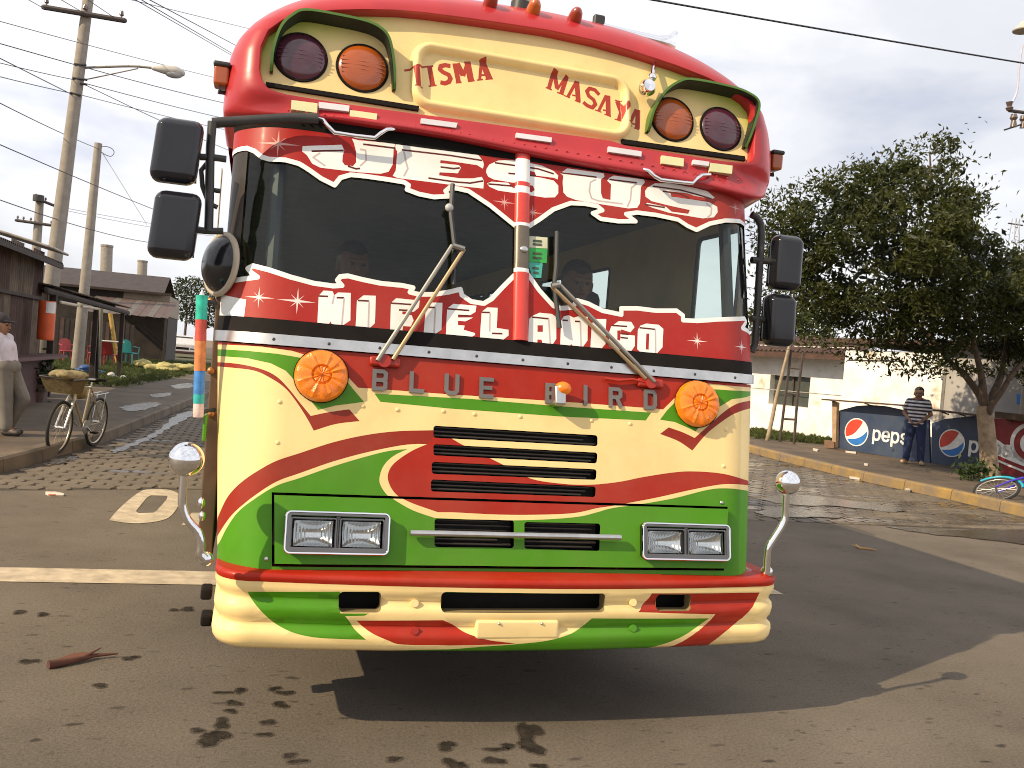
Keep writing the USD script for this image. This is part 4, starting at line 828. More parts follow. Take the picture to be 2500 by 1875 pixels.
L = part(BUS, 'spot_lamp', on_cap(lathe([(0.001, 0.05), (0.030, 0.047), (0.044, 0.02), (0.036, -0.01), (0.018, -0.03), (0.001, -0.032)][::-1], 20), px, py, 0.02), chrome, smooth=50)
part(L, 'lamp_stem', tube([C3(*Z2([(1272, 495)])[0], 0.02), C3(*Z2([(1278, 470)])[0], 0.02), C3(*Z2([(1288, 400)])[0], -0.01)], 0.010, 8), chrome)
part(L, 'stem_knob', sphere(C3(*Z2([(1275, 490)])[0], 0.025), 0.022, 2), chrome)
part(L, 'lamp_arm', tube([C3(*Z2([(1245, 560)])[0], 0.01), C3(*Z2([(1272, 500)])[0], 0.01)], 0.012, 8), chrome)
# grab handles under the cap
for zf, pts in ((Z1, [(1160, 800), (1215, 810), (1245, 850), (1290, 895), (1420, 915), (1560, 930), (1600, 900), (1640, 875), (1690, 872)]), (Z2, [(1215, 1072), (1255, 1080), (1290, 1115), (1330, 1138), (1430, 1150), (1530, 1160), (1560, 1130), (1590, 1108), (1640, 1104)])):
    part(BUS, 'grab_handle', tube([F3(*p, 0.055 if 0 < i < len(pts) - 1 else 0.03) for i, p in enumerate(zf(pts))], 0.0095, 8), chrome, smooth=60)

# --- mirrors
def mirror(cx_, y, z0, z1, w, lean):
    m = rbox([-w / 2, -0.055, z0], [w / 2, 0.04, z1], 0.038, 14)
    v = m.vertices; t = (v[:, 2] - z0) / (z1 - z0); v[:, 0] = v[:, 0] * (0.93 + 0.07 * np.sin(np.pi * t)) + cx_ + lean * (t - 0.5); v[:, 1] = v[:, 1] - 0.035 * np.sin(np.pi * np.clip(t, 0, 1)) * (v[:, 1] < 0) + y
    m.vertices = v; m = m.subdivide()
    p = part(BUS, 'mirror', m, glossblack, smooth=50)
    part(p, 'mirror_glass', box([cx_ - w * 0.42, y + 0.0405, z0 + 0.02], [cx_ + w * 0.42, y + 0.044, z1 - 0.02]), chrome)
    return p
mirror(-1.49, 0.30, 2.172, 2.432, 0.185, 0.02); mirror(-1.478, 0.30, 1.868, 2.142, 0.185, 0.02)
mirror(1.462, 0.50, 2.052, 2.335, 0.165, -0.005); mirror(1.452, 0.50, 1.762, 2.030, 0.165, -0.01)
def bracket(pts, y, r=0.014, name='mirror_bracket'):
    return part(BUS, name, tube([PY(px, py, y) for px, py in pts], r, 8), darkmetal, smooth=60)
bracket(Z1([(465, 822), (452, 1000), (448, 1200), (445, 1400), (440, 1560)]), 0.34, 0.018)
bracket(Z1([(465, 830), (700, 815), (1000, 795), (1180, 800)]), 0.36, 0.022)
bracket(Z1([(340, 1058), (470, 1062), (560, 1075)]), 0.34, 0.014); bracket(Z1([(340, 1552), (460, 1560), (540, 1560)]), 0.34, 0.014)
bracket(Z1([(440, 1090), (390, 1150), (400, 1260), (440, 1370), (500, 1400)]), 0.36, 0.010)
bracket(Z1([(445, 1280), (520, 1290)]), 0.36, 0.010)
bracket(Z4([(1905, 62), (1935, 78), (1962, 120), (1968, 180), (1955, 400), (1942, 640), (1925, 880), (1905, 930)]), 0.50, 0.019)
bracket(Z4([(1905, 350), (1960, 352), (2060, 360)]), 0.50, 0.018); bracket(Z4([(1900, 718), (1950, 722), (2050, 730)]), 0.50, 0.018)
# crossover mirrors: chrome balls on bent stems at both ends of the bumper
for ball, r, y, stem in (((455, 1121.5), 0.064, -0.10, Z5([(125, 400), (118, 520), (116, 600), (150, 690), (215, 765), (232, 850), (228, 900), (260, 930)])),
                         ((1923, 1178), 0.056, 0.0, Z6([(2092, 520), (2088, 600), (2085, 660), (2068, 715), (2025, 785), (1985, 850), (1975, 900), (1970, 1010)]))):
    o = PY(*ball, y); g = part(BUS, 'ball_mirror', sphere(o, r, 4), chrome, smooth=True)
    part(g, 'mirror_stem', tube(curve([PY(px, py, y + 0.0) for px, py in [(ball[0] - (8 if y < -0.05 else 0), ball[1] + 25)] + stem], 3), 0.016, 10), chrome, smooth=60)
    part(g, 'stem_clamp', sphere(PY(*stem[-1], y + 0.02), 0.028, 2), chrome)
# round dish mirror by the door, beige rim
Zl = lambda k: zz(k, 380, 280, 260 / 980)
o = PY(*Zl([(568, 1370)])[0], 0.42)
ez = np.array([-0.86, -0.50, 0.06]); ez /= np.linalg.norm(ez); ex = np.cross([0, 0, 1], ez); ex /= np.linalg.norm(ex); ey = np.cross(ez, ex)
dm = lathe([(0.001, 0.05), (0.05, 0.044), (0.09, 0.026), (0.118, 0.0), (0.122, -0.02), (0.001, -0.02)][::-1], 32)
D = part(BUS, 'dish_mirror', place(dm, o, ex, ey, ez), glossblack, smooth=40)
part(D, 'dish_rim', place(tube([(0.126 * math.cos(a), 0.126 * math.sin(a), -0.016) for a in np.linspace(0, 2 * np.pi, 40, endpoint=False)], 0.014, 8, closed=True), o, ex, ey, ez), M('rim_beige', (0.38, 0.32, 0.24), rough=0.5), smooth=True)
part(D, 'dish_arm', tube([o, o + [0.10, 0.06, 0.02]], 0.012, 6), darkmetal)
# wrapped hand rail and door edge on the left
wrap = [(721, 780, (0.02, 0.42, 0.30)), (780, 832, (0.50, 0.07, 0.045)), (832, 905, (0.62, 0.20, 0.06)), (905, 962, (0.05, 0.20, 0.50)), (962, 985, (0.03, 0.38, 0.36)), (985, 1018, (0.62, 0.46, 0.42))]
xr = lambda py: 493 - (py - 721) * 0.03
wr = None
for i, (a, b, c) in enumerate(wrap):
    m = tube([PY(xr(a), a, 0.30), PY(xr((a + b) / 2), (a + b) / 2, 0.30), PY(xr(b), b, 0.30)], [0.024 - 0.0006 * i, 0.0225, 0.024 - 0.0006 * i], 14)
    mm = M(f'wrap_tape_{i + 1}', c, rough=0.45, var=0.2, scale=30)
    if wr is None: wr = part(BUS, 'door_hand_rail', m, mm, label='hand rail wrapped in teal, red, orange and blue tape')
    else: part(wr, 'tape_wrap', m, mm)
part(wr, 'rail_tip', tube([PY(493, 722, 0.30), PY(494, 707, 0.30)], [0.012, 0.002], 8), M('tip_white', (0.6, 0.6, 0.58)))
part(wr, 'rail_bracket', tube([PY(488, 1005, 0.30), PY(525, 1000, 0.34)], 0.010, 6), darkmetal)
part(wr, 'rail_bracket', tube([PY(493, 735, 0.30), PY(528, 740, 0.34)], 0.010, 6), darkmetal)
door_t = M('door_beige', (0.45, 0.33, 0.19), rough=0.5, var=0.2); door_b = M('door_brown', (0.10, 0.055, 0.028), rough=0.5, var=0.3)
def vbox(px0, px1, py0, py1, y0, y1, mat, name, par=BUS):
    a, b = PY(px0, py1, y0), PY(px1, py0, y0)
    return part(par, name, rbox([min(a[0], b[0]), y0, min(a[2], b[2])], [max(a[0], b[0]), y1, max(a[2], b[2])], 0.006), mat)
dl = vbox(528, 543, 410, 580, 0.46, 0.52, door_t, 'entrance_door')
vbox(516, 530, 690, 1370, 0.46, 1.20, door_b, 'door_leaf', dl)
for k, py in enumerate((735, 905, 1010)):
    part(dl, 'door_hinge', sphere(PY(515, py, 0.46), 0.016, 2), M('hinge_copper', (0.4, 0.16, 0.06), rough=0.4, metal=0.6))
for px, py, r in ((492, 1228, 0.020), (494, 1260, 0.018), (488, 1350, 0.022), (490, 1300, 0.014)):
    part(dl, 'door_fitting', sphere(PY(px, py, 0.36), r, 2, (0.8, 1, 1.2)), chrome, smooth=60)
vbox(492, 506, 1015, 1078, 0.30, 0.42, M('fender_green', GREEN, rough=0.4), 'side_flare', dl)
for py in (1450, 1515):
    part(dl, 'step_bracket', rbox(PY(488, py + 16, 0.32) - [0, 0, 0], PY(518, py - 12, 0.32) + [0, 0.1, 0], 0.01), black)

# --- body behind the front: sides, roof, floor, seats
YE = 10.2
side_cols = [(CREAM, sg.box(-3, 0, 30, 4)), (GREEN, sg.box(-3, 0.5, 30, 0.95)), (RED, sg.box(-3, 1.50, 30, 1.58)), (DRED, sg.box(-3, 0.98, 30, 1.06))]
def Sside(sgn):
    return lambda u, z, off=0.0: np.stack([sgn * (wf(np.asarray(z, float)) - 0.015 * sgn * 0 + off), np.asarray(u, float), np.asarray(z, float)], -1)
def yback(z): return yf(z) + CR
wins = {1: [(0.62, 1.10, 1.74, 2.36)] + [(2.42 + 0.92 * k, 3.12 + 0.92 * k, 1.80, 2.30) for k in range(8)], -1: [(1.75 + 0.92 * k, 2.50 + 0.92 * k, 1.78, 2.28) for k in range(9)]}
clear = pane_mat('side_glass', (0.88, 0.94, 0.92), 1.0, 1.45)
for s in (1, -1):
    base = sg.Polygon([(yback(0.5) - 0.02, 0.5), (YE, 0.5), (YE, 2.60), (yback(2.6) - 0.02, 2.60)])
    if s < 0: base = base.difference(sg.box(0.55, 0.5, 1.25, 2.4).intersection(sg.Polygon([(0.6, 0.55), (1.25, 0.55), (1.25, 2.35), (0.72, 2.35)])))
    for y0, y1, z0, z1 in wins[s]: base = base.difference(sg.box(y0, z0, y1, z1).buffer(-0.04).buffer(0.04))
    for yw in (2.35, 7.6): base = base.difference(sg.Point(yw, 0.48).buffer(0.56))
    S_ = Sside(s)
    def S2_(u, z, off=0.0, S_=S_, s=s):
        P = S_(u, z, off); P[..., 0] += -0.015 * s * 0; return P
    w = painted(BUS, 'side_wall', base, side_cols, S2_, us=np.arange(-0.2, 11, 0.6), zs=np.arange(0.4, 2.95, 0.3))
    for y0, y1, z0, z1 in wins[s]:
        f = part(w, 'side_window', trimesh.Trimesh([(s * wf(2.0) - .004 * s, a, b) for a, b in ((y0 + .01, z0 + .01), (y1 - .01, z0 + .01), (y1 - .01, z1 - .01), (y0 + .01, z1 - .01))], [[0, 1, 2], [0, 2, 3]], process=False), clear, smooth=False)
        r = np.array(sg.box(y0, z0, y1, z1).buffer(-0.04).buffer(0.04).exterior.coords)[:-1]
        part(w, 'window_frame', tube(np.c_[np.full(len(r), s * wf(2.0) + 0.001), r], 0.013, 6, closed=True), darkmetal)
# roof: continues the cap's outline backwards
rB = np.array([[q[0], q[1]] for q in B_ if q[1] > 2.55]); rB = rB[np.argsort(rB[:, 0])]
n = len(rB); V = []
for y in (1.10, 1.13, 3, 5, 7, 9, YE):
    V.append(np.c_[rB[:, 0], np.full(n, y), rB[:, 1] - (0.05 if y < 1.12 else 0.02)])
V = np.vstack(V); F = []
for r in range(6):
    for i in range(n - 1): F += [[r * n + i, r * n + i + 1, (r + 1) * n + i + 1], [r * n + i, (r + 1) * n + i + 1, (r + 1) * n + i]]
part(BUS, 'roof', trimesh.Trimesh(V, F, process=False), capred, smooth=40)
bodyin = M('cabin_lining', (0.20, 0.22, 0.21), rough=0.7, var=0.2); floorm = M('cabin_floor', (0.03, 0.03, 0.03), rough=0.8)
part(BUS, 'ceiling', box([-1.29, 0.62, 2.52], [1.29, YE, 2.62]), bodyin)
part(BUS, 'floor', box([-1.23, 0.42, 0.92], [1.23, YE, 0.96]), floorm)
part(BUS, 'rear_wall', unary_rear if False else cat([box([-1.25, YE - 0.02, 0.5], [1.25, YE, 1.75]), box([-1.25, YE - 0.02, 2.3], [1.25, YE, 3.1]), box([-1.25, YE - 0.02, 1.75], [-0.95, YE, 2.3]), box([0.95, YE - 0.02, 1.75], [1.25, YE, 2.3]), box([-0.12, YE - 0.02, 1.75], [0.12, YE, 2.3])]), M('rear_red', CAPRED, rough=0.4))
for s in (-1, 1): part(BUS, 'rear_window', box([min(s * 0.12, s * 0.95), YE - 0.012, 1.75], [max(s * 0.12, s * 0.95), YE - 0.008, 2.3]), clear, smooth=False)
part(BUS, 'dashboard', rbox([-1.17, 0.24, 1.10], [1.17, 0.62, 1.60], 0.05), M('dash_dark', (0.02, 0.02, 0.019), rough=0.7))
part(BUS, 'underfloor', box([-0.95, 0.15, 0.42], [0.95, YE - 0.1, 0.90]), M('underbody', (0.012, 0.011, 0.010), rough=0.9))
part(BUS, 'firewall', box([-0.95, 0.20, 0.62], [0.95, 0.22, 1.25]), dark_back)
seatm = M('seat_green', (0.05, 0.09, 0.08), rough=0.7, var=0.2)
for k in range(7):
    for s in (-1, 1):
        y = 2.2 + 1.05 * k
        st = part(BUS, 'seat', rbox([s * 0.75 - 0.45, y, 1.28], [s * 0.75 + 0.45, y + 0.42, 1.42], 0.04), seatm)
        part(st, 'seat_back', rbox([s * 0.75 - 0.45, y + 0.40, 1.38], [s * 0.75 + 0.45, y + 0.50, 2.02], 0.04), seatm)
        part(st, 'seat_leg', box([s * 0.75 - 0.03, y + 0.15, 0.96], [s * 0.75 + 0.03, y + 0.25, 1.28]), darkmetal)
part(BUS, 'driver_seat', cat([rbox([0.42, 1.20, 1.22], [0.92, 1.66, 1.36], 0.04), rbox([0.42, 1.62, 1.30], [0.92, 1.74, 2.05], 0.05), box([0.6, 1.35, 0.96], [0.74, 1.5, 1.22])]), seatm)
swc = np.array([0.66, 0.80, 1.52]); sa = np.linspace(0, 2 * np.pi, 32, endpoint=False)
sw = part(BUS, 'steering_wheel', tube([swc + [0.23 * math.cos(a), 0.23 * math.sin(a) * 0.85, 0.23 * math.sin(a) * 0.5] for a in sa], 0.015, 8, closed=True), black, smooth=True)
part(sw, 'spoke', tube([swc - [0.22, 0, 0], swc, swc + [0.22, 0, 0]], 0.012, 6), black); part(sw, 'column', tube([swc, swc + [0, -0.25, -0.4]], 0.03, 8), black)
tyre = M('tyre_rubber', (0.016, 0.015, 0.014), rough=0.85); rimm = M('wheel_rim', (0.45, 0.42, 0.38), rough=0.4, metal=0.6)
for yw in (2.35, 7.6):
    for s in (-1, 1):
        t = lathe([(0.28, -0.14), (0.44, -0.15), (0.495, -0.12), (0.505, 0), (0.495, 0.12), (0.44, 0.15), (0.28, 0.14)], 40)
        w = part(BUS, 'wheel', place(t, (s * 1.03, yw, 0.505), (0, 1, 0), (0, 0, 1), (1, 0, 0)), tyre)
        part(w, 'rim', place(lathe([(0.001, 0.05), (0.10, 0.06), (0.20, 0.02), (0.27, 0.10), (0.285, 0.12), (0.285, -0.12), (0.001, -0.1)][::-1], 28), (s * 1.03, yw, 0.505), (0, 1, 0), (0, 0, 1), (s, 0, 0)), rimm)
# roof rack rails (their shadow falls beside the bus)
rk = None
for x in (-0.95, 0.95):
    for h in (0.16, 0.27):
        m = tube([(x, 3.2, 3.10 + h), (x, YE - 0.4, 3.10 + h)], 0.016, 6)
        rk = part(BUS, 'roof_rack', m, darkmetal) if rk is None else (part(rk, 'rack_rail', m, darkmetal), rk)[1]
    for y in np.arange(3.2, YE - 0.3, 1.2): part(rk, 'rack_post', tube([(x, y, 2.95), (x, y, 3.38)], 0.014, 6), darkmetal)

# ================================================================== THE SETTING: ground, roads, pavements
def sheet(poly, z, name, mat, kind='structure', seg=None):
    ms = []
    for g in geoms(poly):
        v, f = trimesh.creation.triangulate_polygon(g, engine='earcut')
        ms.append(trimesh.Trimesh(np.c_[v, np.full(len(v), z)], f, process=False))
    m = cat(ms); m.fix_normals()
    if m.face_normals[:, 2].sum() < 0: m.invert()
    return solo(name, m, mat, kind=kind, smooth=False)
def sheet_part(parent, name, poly, z, mat, label=None):
    ms = []
    for g in geoms(poly):
        v, f = trimesh.creation.triangulate_polygon(g, engine='earcut')
        ms.append(trimesh.Trimesh(np.c_[v, np.full(len(v), z)], f, process=False))
    m = cat(ms)
    if m.face_normals[:, 2].sum() < 0: m.invert()
    return part(parent, name, m, mat, smooth=False, label=label)

asphalt = usdkit.material(stage, LOOKS + '/road_asphalt', {
    'g': ('geometry', {}), 'n1': ('noise_texture', {'scale': 0.9, 'detail': 6.0, 'roughness': 0.6}), 'r1': ('rgb_ramp', {'ramp': [(0.28, (0.088, 0.070, 0.051)), (0.5, (0.128, 0.103, 0.076)), (0.75, (0.160, 0.130, 0.098))]}),
    'n2': ('noise_texture', {'scale': 70.0, 'detail': 6.0, 'roughness': 0.85}), 'r2': ('rgb_ramp', {'ramp': [(0.30, (0.45, 0.45, 0.45)), (0.5, (1, 1, 1)), (0.72, (1.45, 1.45, 1.45))]}),
    'mp': ('mapping', {'scale': (1.0, 2.2, 1.0)}), 'wn': ('noise_texture', {'scale': 7.0, 'detail': 3.0}), 'wv': ('vector_math', {'math_type': 'multiply_add', 'vector2': (0.12, 0.12, 0.0)}),
    'v': ('voronoi_texture', {'dimensions': '2D', 'scale': 2.3, 'feature': 'f1', 'randomness': 1.0}), 'vr': ('rgb_ramp', {'ramp': [(0.0, (0.13, 0.12, 0.11)), (0.045, (0.25, 0.23, 0.21)), (0.085, (1, 1, 1)), (1, (1, 1, 1))]}),
    'v3': ('voronoi_texture', {'dimensions': '2D', 'scale': 5.2, 'feature': 'f1', 'randomness': 1.0}), 'v3r': ('rgb_ramp', {'ramp': [(0.0, (0.35, 0.33, 0.30)), (0.06, (0.5, 0.48, 0.45)), (0.11, (1, 1, 1)), (1, (1, 1, 1))]}),
    'm1': ('mix_color', {'blend_type': 'multiply', 'fac': 1.0, 'use_clamp_result': False}), 'm2': ('mix_color', {'blend_type': 'multiply'}), 'm3': ('mix_color', {'blend_type': 'multiply'}),
    'nk': ('noise_texture', {'scale': 1.3, 'detail': 4.0, 'roughness': 0.6}), 'rk': ('rgb_ramp', {'ramp': [(0.46, (0, 0, 0)), (0.62, (0.85, 0.85, 0.85))]}), 'nl': ('noise_texture', {'scale': 2.1, 'detail': 4.0, 'distortion': 0.4}), 'rl': ('rgb_ramp', {'ramp': [(0.44, (0, 0, 0)), (0.64, (0.8, 0.8, 0.8))]}),
    'b': ('bump', {'strength': 0.7, 'distance': 0.010}), 'p': ('principled_bsdf', {'roughness': 0.82, 'specular_ior_level': 0.3})},
    [('g.position', 'n1.vector'), ('n1.fac', 'r1.fac'), ('g.position', 'n2.vector'), ('n2.fac', 'r2.fac'), ('r1.color', 'm1.a'), ('r2.color', 'm1.b'),
     ('g.position', 'mp.vector'), ('mp.vector', 'wn.vector'), ('wn.color', 'wv.vector1'), ('mp.vector', 'wv.vector3'), ('wv.vector', 'v.vector'), ('wv.vector', 'v3.vector'), ('v.distance', 'vr.fac'), ('v3.distance', 'v3r.fac'),
     ('g.position', 'nk.vector'), ('nk.fac', 'rk.fac'), ('rk.color', 'm2.fac'), ('g.position', 'nl.vector'), ('nl.fac', 'rl.fac'), ('rl.color', 'm3.fac'), ('m1.result', 'm2.a'), ('vr.color', 'm2.b'), ('m2.result', 'm3.a'), ('v3r.color', 'm3.b'), ('m3.result', 'p.base_color'), ('n2.fac', 'b.height'), ('b.normal', 'p.normal')], surface='p.BSDF')
earth = M('bare_earth', (0.16, 0.11, 0.065), rough=0.95, var=0.35, scale=1.5, bump=0.5)
walk = M('pavement_concrete', (0.12, 0.083, 0.050), rough=0.85, scale=1.2, col2=(0.055, 0.038, 0.024), bump=0.4)
def wetpaver(name, c0, c1, lo, hi, sc):
    return usdkit.material(stage, LOOKS + '/' + name, {
        'g': ('geometry', {}), 'n': ('noise_texture', {'scale': 2.0, 'detail': 5.0}), 'r': ('rgb_ramp', {'ramp': [(0.3, c0), (0.7, c1)]}), 'oi': ('hsv', {}), 'rr': ('map_range', {'to_min': 0.75, 'to_max': 1.2}),
        'mp': ('mapping', {'scale': (0.35, 1.6, 1.0)}), 'w': ('noise_texture', {'scale': sc, 'detail': 4.0, 'roughness': 0.6}), 'wr': ('rgb_ramp', {'ramp': [(lo, (0.85, 0.85, 0.85)), (hi, (0.12, 0.12, 0.12))]}),
        'dk': ('rgb_ramp', {'ramp': [(lo, (1, 1, 1)), (hi, (0.38, 0.36, 0.34))]}), 'm': ('mix_color', {'blend_type': 'multiply', 'fac': 1.0}),
        'nb': ('noise_texture', {'scale': 60.0}), 'b': ('bump', {'strength': 0.25, 'distance': 0.01}), 'p': ('principled_bsdf', {})},
        [('g.position', 'n.vector'), ('n.fac', 'r.fac'), ('g.random_per_island', 'rr.value'), ('rr.result', 'oi.value'), ('r.color', 'oi.color'), ('oi.color', 'm.a'), ('g.position', 'mp.vector'), ('mp.vector', 'w.vector'), ('w.fac', 'wr.fac'), ('w.fac', 'dk.fac'), ('dk.color', 'm.b'),
         ('m.result', 'p.base_color'), ('wr.color', 'p.roughness'), ('g.position', 'nb.vector'), ('nb.fac', 'b.height'), ('b.normal', 'p.normal')], surface='p.BSDF')
paver_m = wetpaver('paver_block', (0.125, 0.096, 0.066), (0.175, 0.137, 0.095), 0.60, 0.70, 0.8)
paver_wet = wetpaver('paver_block_wet', (0.13, 0.10, 0.068), (0.20, 0.155, 0.105), 0.42, 0.56, 1.1)
joint_m = M('paver_bed', (0.045, 0.034, 0.023), rough=0.9, var=0.3)

sheet(sg.box(-400, -120, 500, 900), -0.03, 'ground', earth)
seam_line = [(-60, 3.4), (-9, 3.9), (-3.3, 5.67), (-1.6, 6.15), (1.5, 5.9), (4.45, 5.45), (8.2, 5.25), (12, 4.6), (60, 3.2)]
ROAD = sheet(sg.Polygon(seam_line + [(60, -40), (-60, -40)]), 0.0, 'road', asphalt)
kl = [(-60, 3.9), (-12, 4.3), (-6.4, 4.75), (-4.5, 5.5), (-3.75, 6.3), (-3.45, 7.3), (-3.30, 8.45), (-3.05, 9.8), (-2.85, 12.3), (-2.36, 19.0), (-1.4, 32), (1.5, 70), (6.0, 150)]
kr = [(60, -6), (20, 0.5), (12.5, 3.4), (10.4, 4.6), (9.75, 5.6), (9.52, 6.6), (9.55, 8.2), (9.45, 9.8), (9.55, 11.5), (9.85, 14.4), (10.6, 19), (13.5, 36), (20, 75), (33, 150)]
klc = curve(kl, 5); krc = curve(kr, 5)
paved = sg.Polygon([tuple(p) for p in klc] + [tuple(p) for p in krc[::-1]]).buffer(0).intersection(sg.Polygon(seam_line + [(60, 160), (-60, 160)]))
PAVE = sheet(paved, -0.012, 'paver_road', joint_m)
# interlocking paver blocks: the nearest one by one, the rest joined
def block(x, y, w, h, top, jitter):
    c = 0.35 * h; o = [(-w / 2, 0), (-w / 2 + c * 0.5, h / 2), (w / 2 - c * 0.5, h / 2), (w / 2, 0), (w / 2 - c * 0.5, -h / 2), (-w / 2 + c * 0.5, -h / 2)]
    k = len(o); V = [(x + a, y + b, -0.03) for a, b in o] + [(x + a * 0.995, y + b * 0.995, top - 0.005) for a, b in o] + [(x + a * 0.95, y + b * 0.93, top + jitter) for a, b in o]
    F = []
    for r in range(2):
        for i in range(k): j = (i + 1) % k; F += [[r * k + i, r * k + j, (r + 1) * k + j], [r * k + i, (r + 1) * k + j, (r + 1) * k + i]]
    F += [[2 * k, 2 * k + i, 2 * k + i + 1] for i in range(1, k - 1)]
    return np.array(V), np.array(F)
PW, PH = 0.245, 0.215
bedL = paved.intersection(sg.box(-6, 3, -1.1, 30)); bedR = paved.intersection(sg.box(-1.3, 3, 14, 19))
from shapely.prepared import prep
inner = prep(paved.buffer(-0.12))
cand = []
for j in range(-20, 110):
    for i in range(-40, 70):
        x, y = i * PW + (j % 2) * PW / 2 - 0.02, 5.0 + j * PH * 0.88
        if y > 26 or (x > -1.0 and y > 18) or (abs(x) < 1.1 and y > 7): continue
        if inner.contains(sg.Point(x, y)): cand.append((x, y))
cand.sort(key=lambda p: (0 if p[0] < -1.0 else 0.8) + math.dist(p, CC[:2]) * 0.2)
near, far = cand[:290], cand[290:]
for x, y in near:
    V, F = block(x, y, PW - 0.012, PH * 1.0 - 0.012, 0.0, rng.uniform(-0.003, 0.004))
    part(PAVE, 'paver', trimesh.Trimesh(V, F, process=False), paver_wet if x > 2 else paver_m, smooth=False)
for side, mm in ((-1, paver_m), (1, paver_wet)):
    VV, FF, n = [], [], 0
    for x, y in far:
        if (x > 2) != (side > 0): continue
        V, F = block(x, y, PW - 0.012, PH * 1.0 - 0.012, 0.0, rng.uniform(-0.003, 0.004)); VV.append(V); FF.append(F + n); n += len(V)
    if VV: part(PAVE, 'paver_field', trimesh.Trimesh(np.vstack(VV), np.vstack(FF), process=False), mm, smooth=False, kind='stuff')
farroad = paved.intersection(sg.box(-60, 18, 60, 160)).union(paved.intersection(sg.box(-1.3, 6.5, 1.6, 160))).union(paved.intersection(sg.box(11.2, 3, 60, 19)))
sheet_part(PAVE, 'far_paving', farroad, -0.004, paver_m)
# markings: stop line and the letter O of a painted word
paint_w = M('road_paint', (0.52, 0.42, 0.29), rough=0.75, scale=9, col2=(0.30, 0.24, 0.165))
sl = [G(0, 1386), G(500, 1396), G(500, 1429), G(0, 1421)]
l0, l1 = np.array(sl[0][:2]), np.array(sl[1][:2]); ldir = (l1 - l0) / np.linalg.norm(l1 - l0)
lw = abs(float(ldir[0] * (sl[2][1] - l0[1]) - ldir[1] * (sl[2][0] - l0[0]))); ln = np.array([-ldir[1], ldir[0]]); ln = ln if (np.array(sl[2][:2]) - l0) @ ln > 0 else -ln
sheet_part(ROAD, 'stop_line', sg.Polygon([l0 - ldir * 1.0, l0 + ldir * 5.4, l0 + ldir * 5.4 + ln * lw, l0 - ldir * 1.0 + ln * lw]), 0.004, paint_w)
ZO = lambda k: zz(k, 0, 1200, 900 / 2212)
oo = [G(*p)[:2] for p in ZO([(655, 175), (700, 120), (770, 55), (830, 10), (880, -10), (1000, -10), (1070, 15), (1080, 60), (1050, 120), (1000, 165), (900, 188), (780, 192)])]
oi = [G(*p)[:2] for p in ZO([(815, 120), (880, 40), (905, 25), (1005, 28), (1000, 50), (940, 118), (920, 130), (830, 132)])]
sheet_part(ROAD, 'road_letter', sg.Polygon([tuple(p) for p in curve(oo + [oo[0]], 4)[:-1]]).buffer(0).difference(sg.Polygon(oi)), 0.004, paint_w)
sheet_part(ROAD, 'road_letter', sg.Polygon([tuple(G(*p)[:2]) for p in ZO([(1088, 205), (1150, 130), (1210, 130), (1190, 205)])]), 0.004, paint_w)
# oil stains on the asphalt
oil_halo = M('oil_halo', (0.075, 0.060, 0.045), rough=0.9, var=0.3, scale=30, spec=0.15, bump=0.5)
oilm = M('oil_stain', (0.030, 0.024, 0.018), rough=0.95, var=0.5, scale=20, spec=0.1, bump=0.4)
def stain(px, py, rx, ry):
    c = G(px, py); s = np.linalg.norm(G(px + rx, py) - c); t = np.linalg.norm(G(px, py - ry) - c)
    a = np.linspace(0, 2 * np.pi, 22, endpoint=False); k = 1 + 0.30 * np.sin(2 * a + rng.uniform(0, 6)) + 0.20 * np.sin(3 * a + rng.uniform(0, 6)) + rng.uniform(-0.16, 0.16, 22)
    return sg.Polygon(np.c_[c[0] + s * k * np.cos(a), c[1] + t * k * np.sin(a)]).buffer(0)
ZS = lambda k: zz(k, 0, 1200, 900 / 2212); ZT = lambda k: zz(k, 700, 1500, 900 / 2212)
for group_ in ([(1330, 1395, 42, 25), (1280, 1480, 85, 38), (1185, 1435, 35, 10)], [(1440, 1195, 30, 12), (1400, 1270, 35, 14), (1385, 1318, 30, 9), (1340, 1208, 45, 5)], [(1645, 1185, 30, 10), (1710, 1210, 40, 12), (1680, 1280, 40, 14)], [(1610, 1385, 32, 14), (1590, 1460, 36, 9)], [(1735, 1585, 42, 10), (1780, 1622, 48, 11)], [(1125, 707, 40, 10), (1045, 712, 30, 5)], [(175, 1020, 45, 12)], [(120, 725, 35, 8)], [(260, 738, 30, 8)], [(780, 1000, 38, 10)], [(600, 1165, 38, 9)]):
    u_ = unary_union([stain(*ZS([(a, b)])[0], r * .407, t * .407) for a, b, r, t in group_])
    os_ = sheet_part(ROAD, 'oil_stain', u_, 0.003, oilm); sheet_part(os_, 'stain_edge', u_.buffer(0.010, 4), 0.0015, oil_halo)
for group_ in ([(1460, 790, 70, 38), (1450, 700, 60, 50), (1330, 790, 40, 10)], [(960, 790, 50, 22)], [(1005, 900, 60, 26)], [(1240, 878, 50, 18), (1250, 812, 50, 10)], [(645, 870, 45, 10)], [(1520, 915, 50, 12)]):
    u_ = unary_union([stain(*ZT([(a, b)])[0], r * .407, t * .407) for a, b, r, t in group_])
    os_ = sheet_part(ROAD, 'oil_stain', u_, 0.003, oilm); sheet_part(os_, 'stain_edge', u_.buffer(0.010, 4), 0.0015, oil_halo)

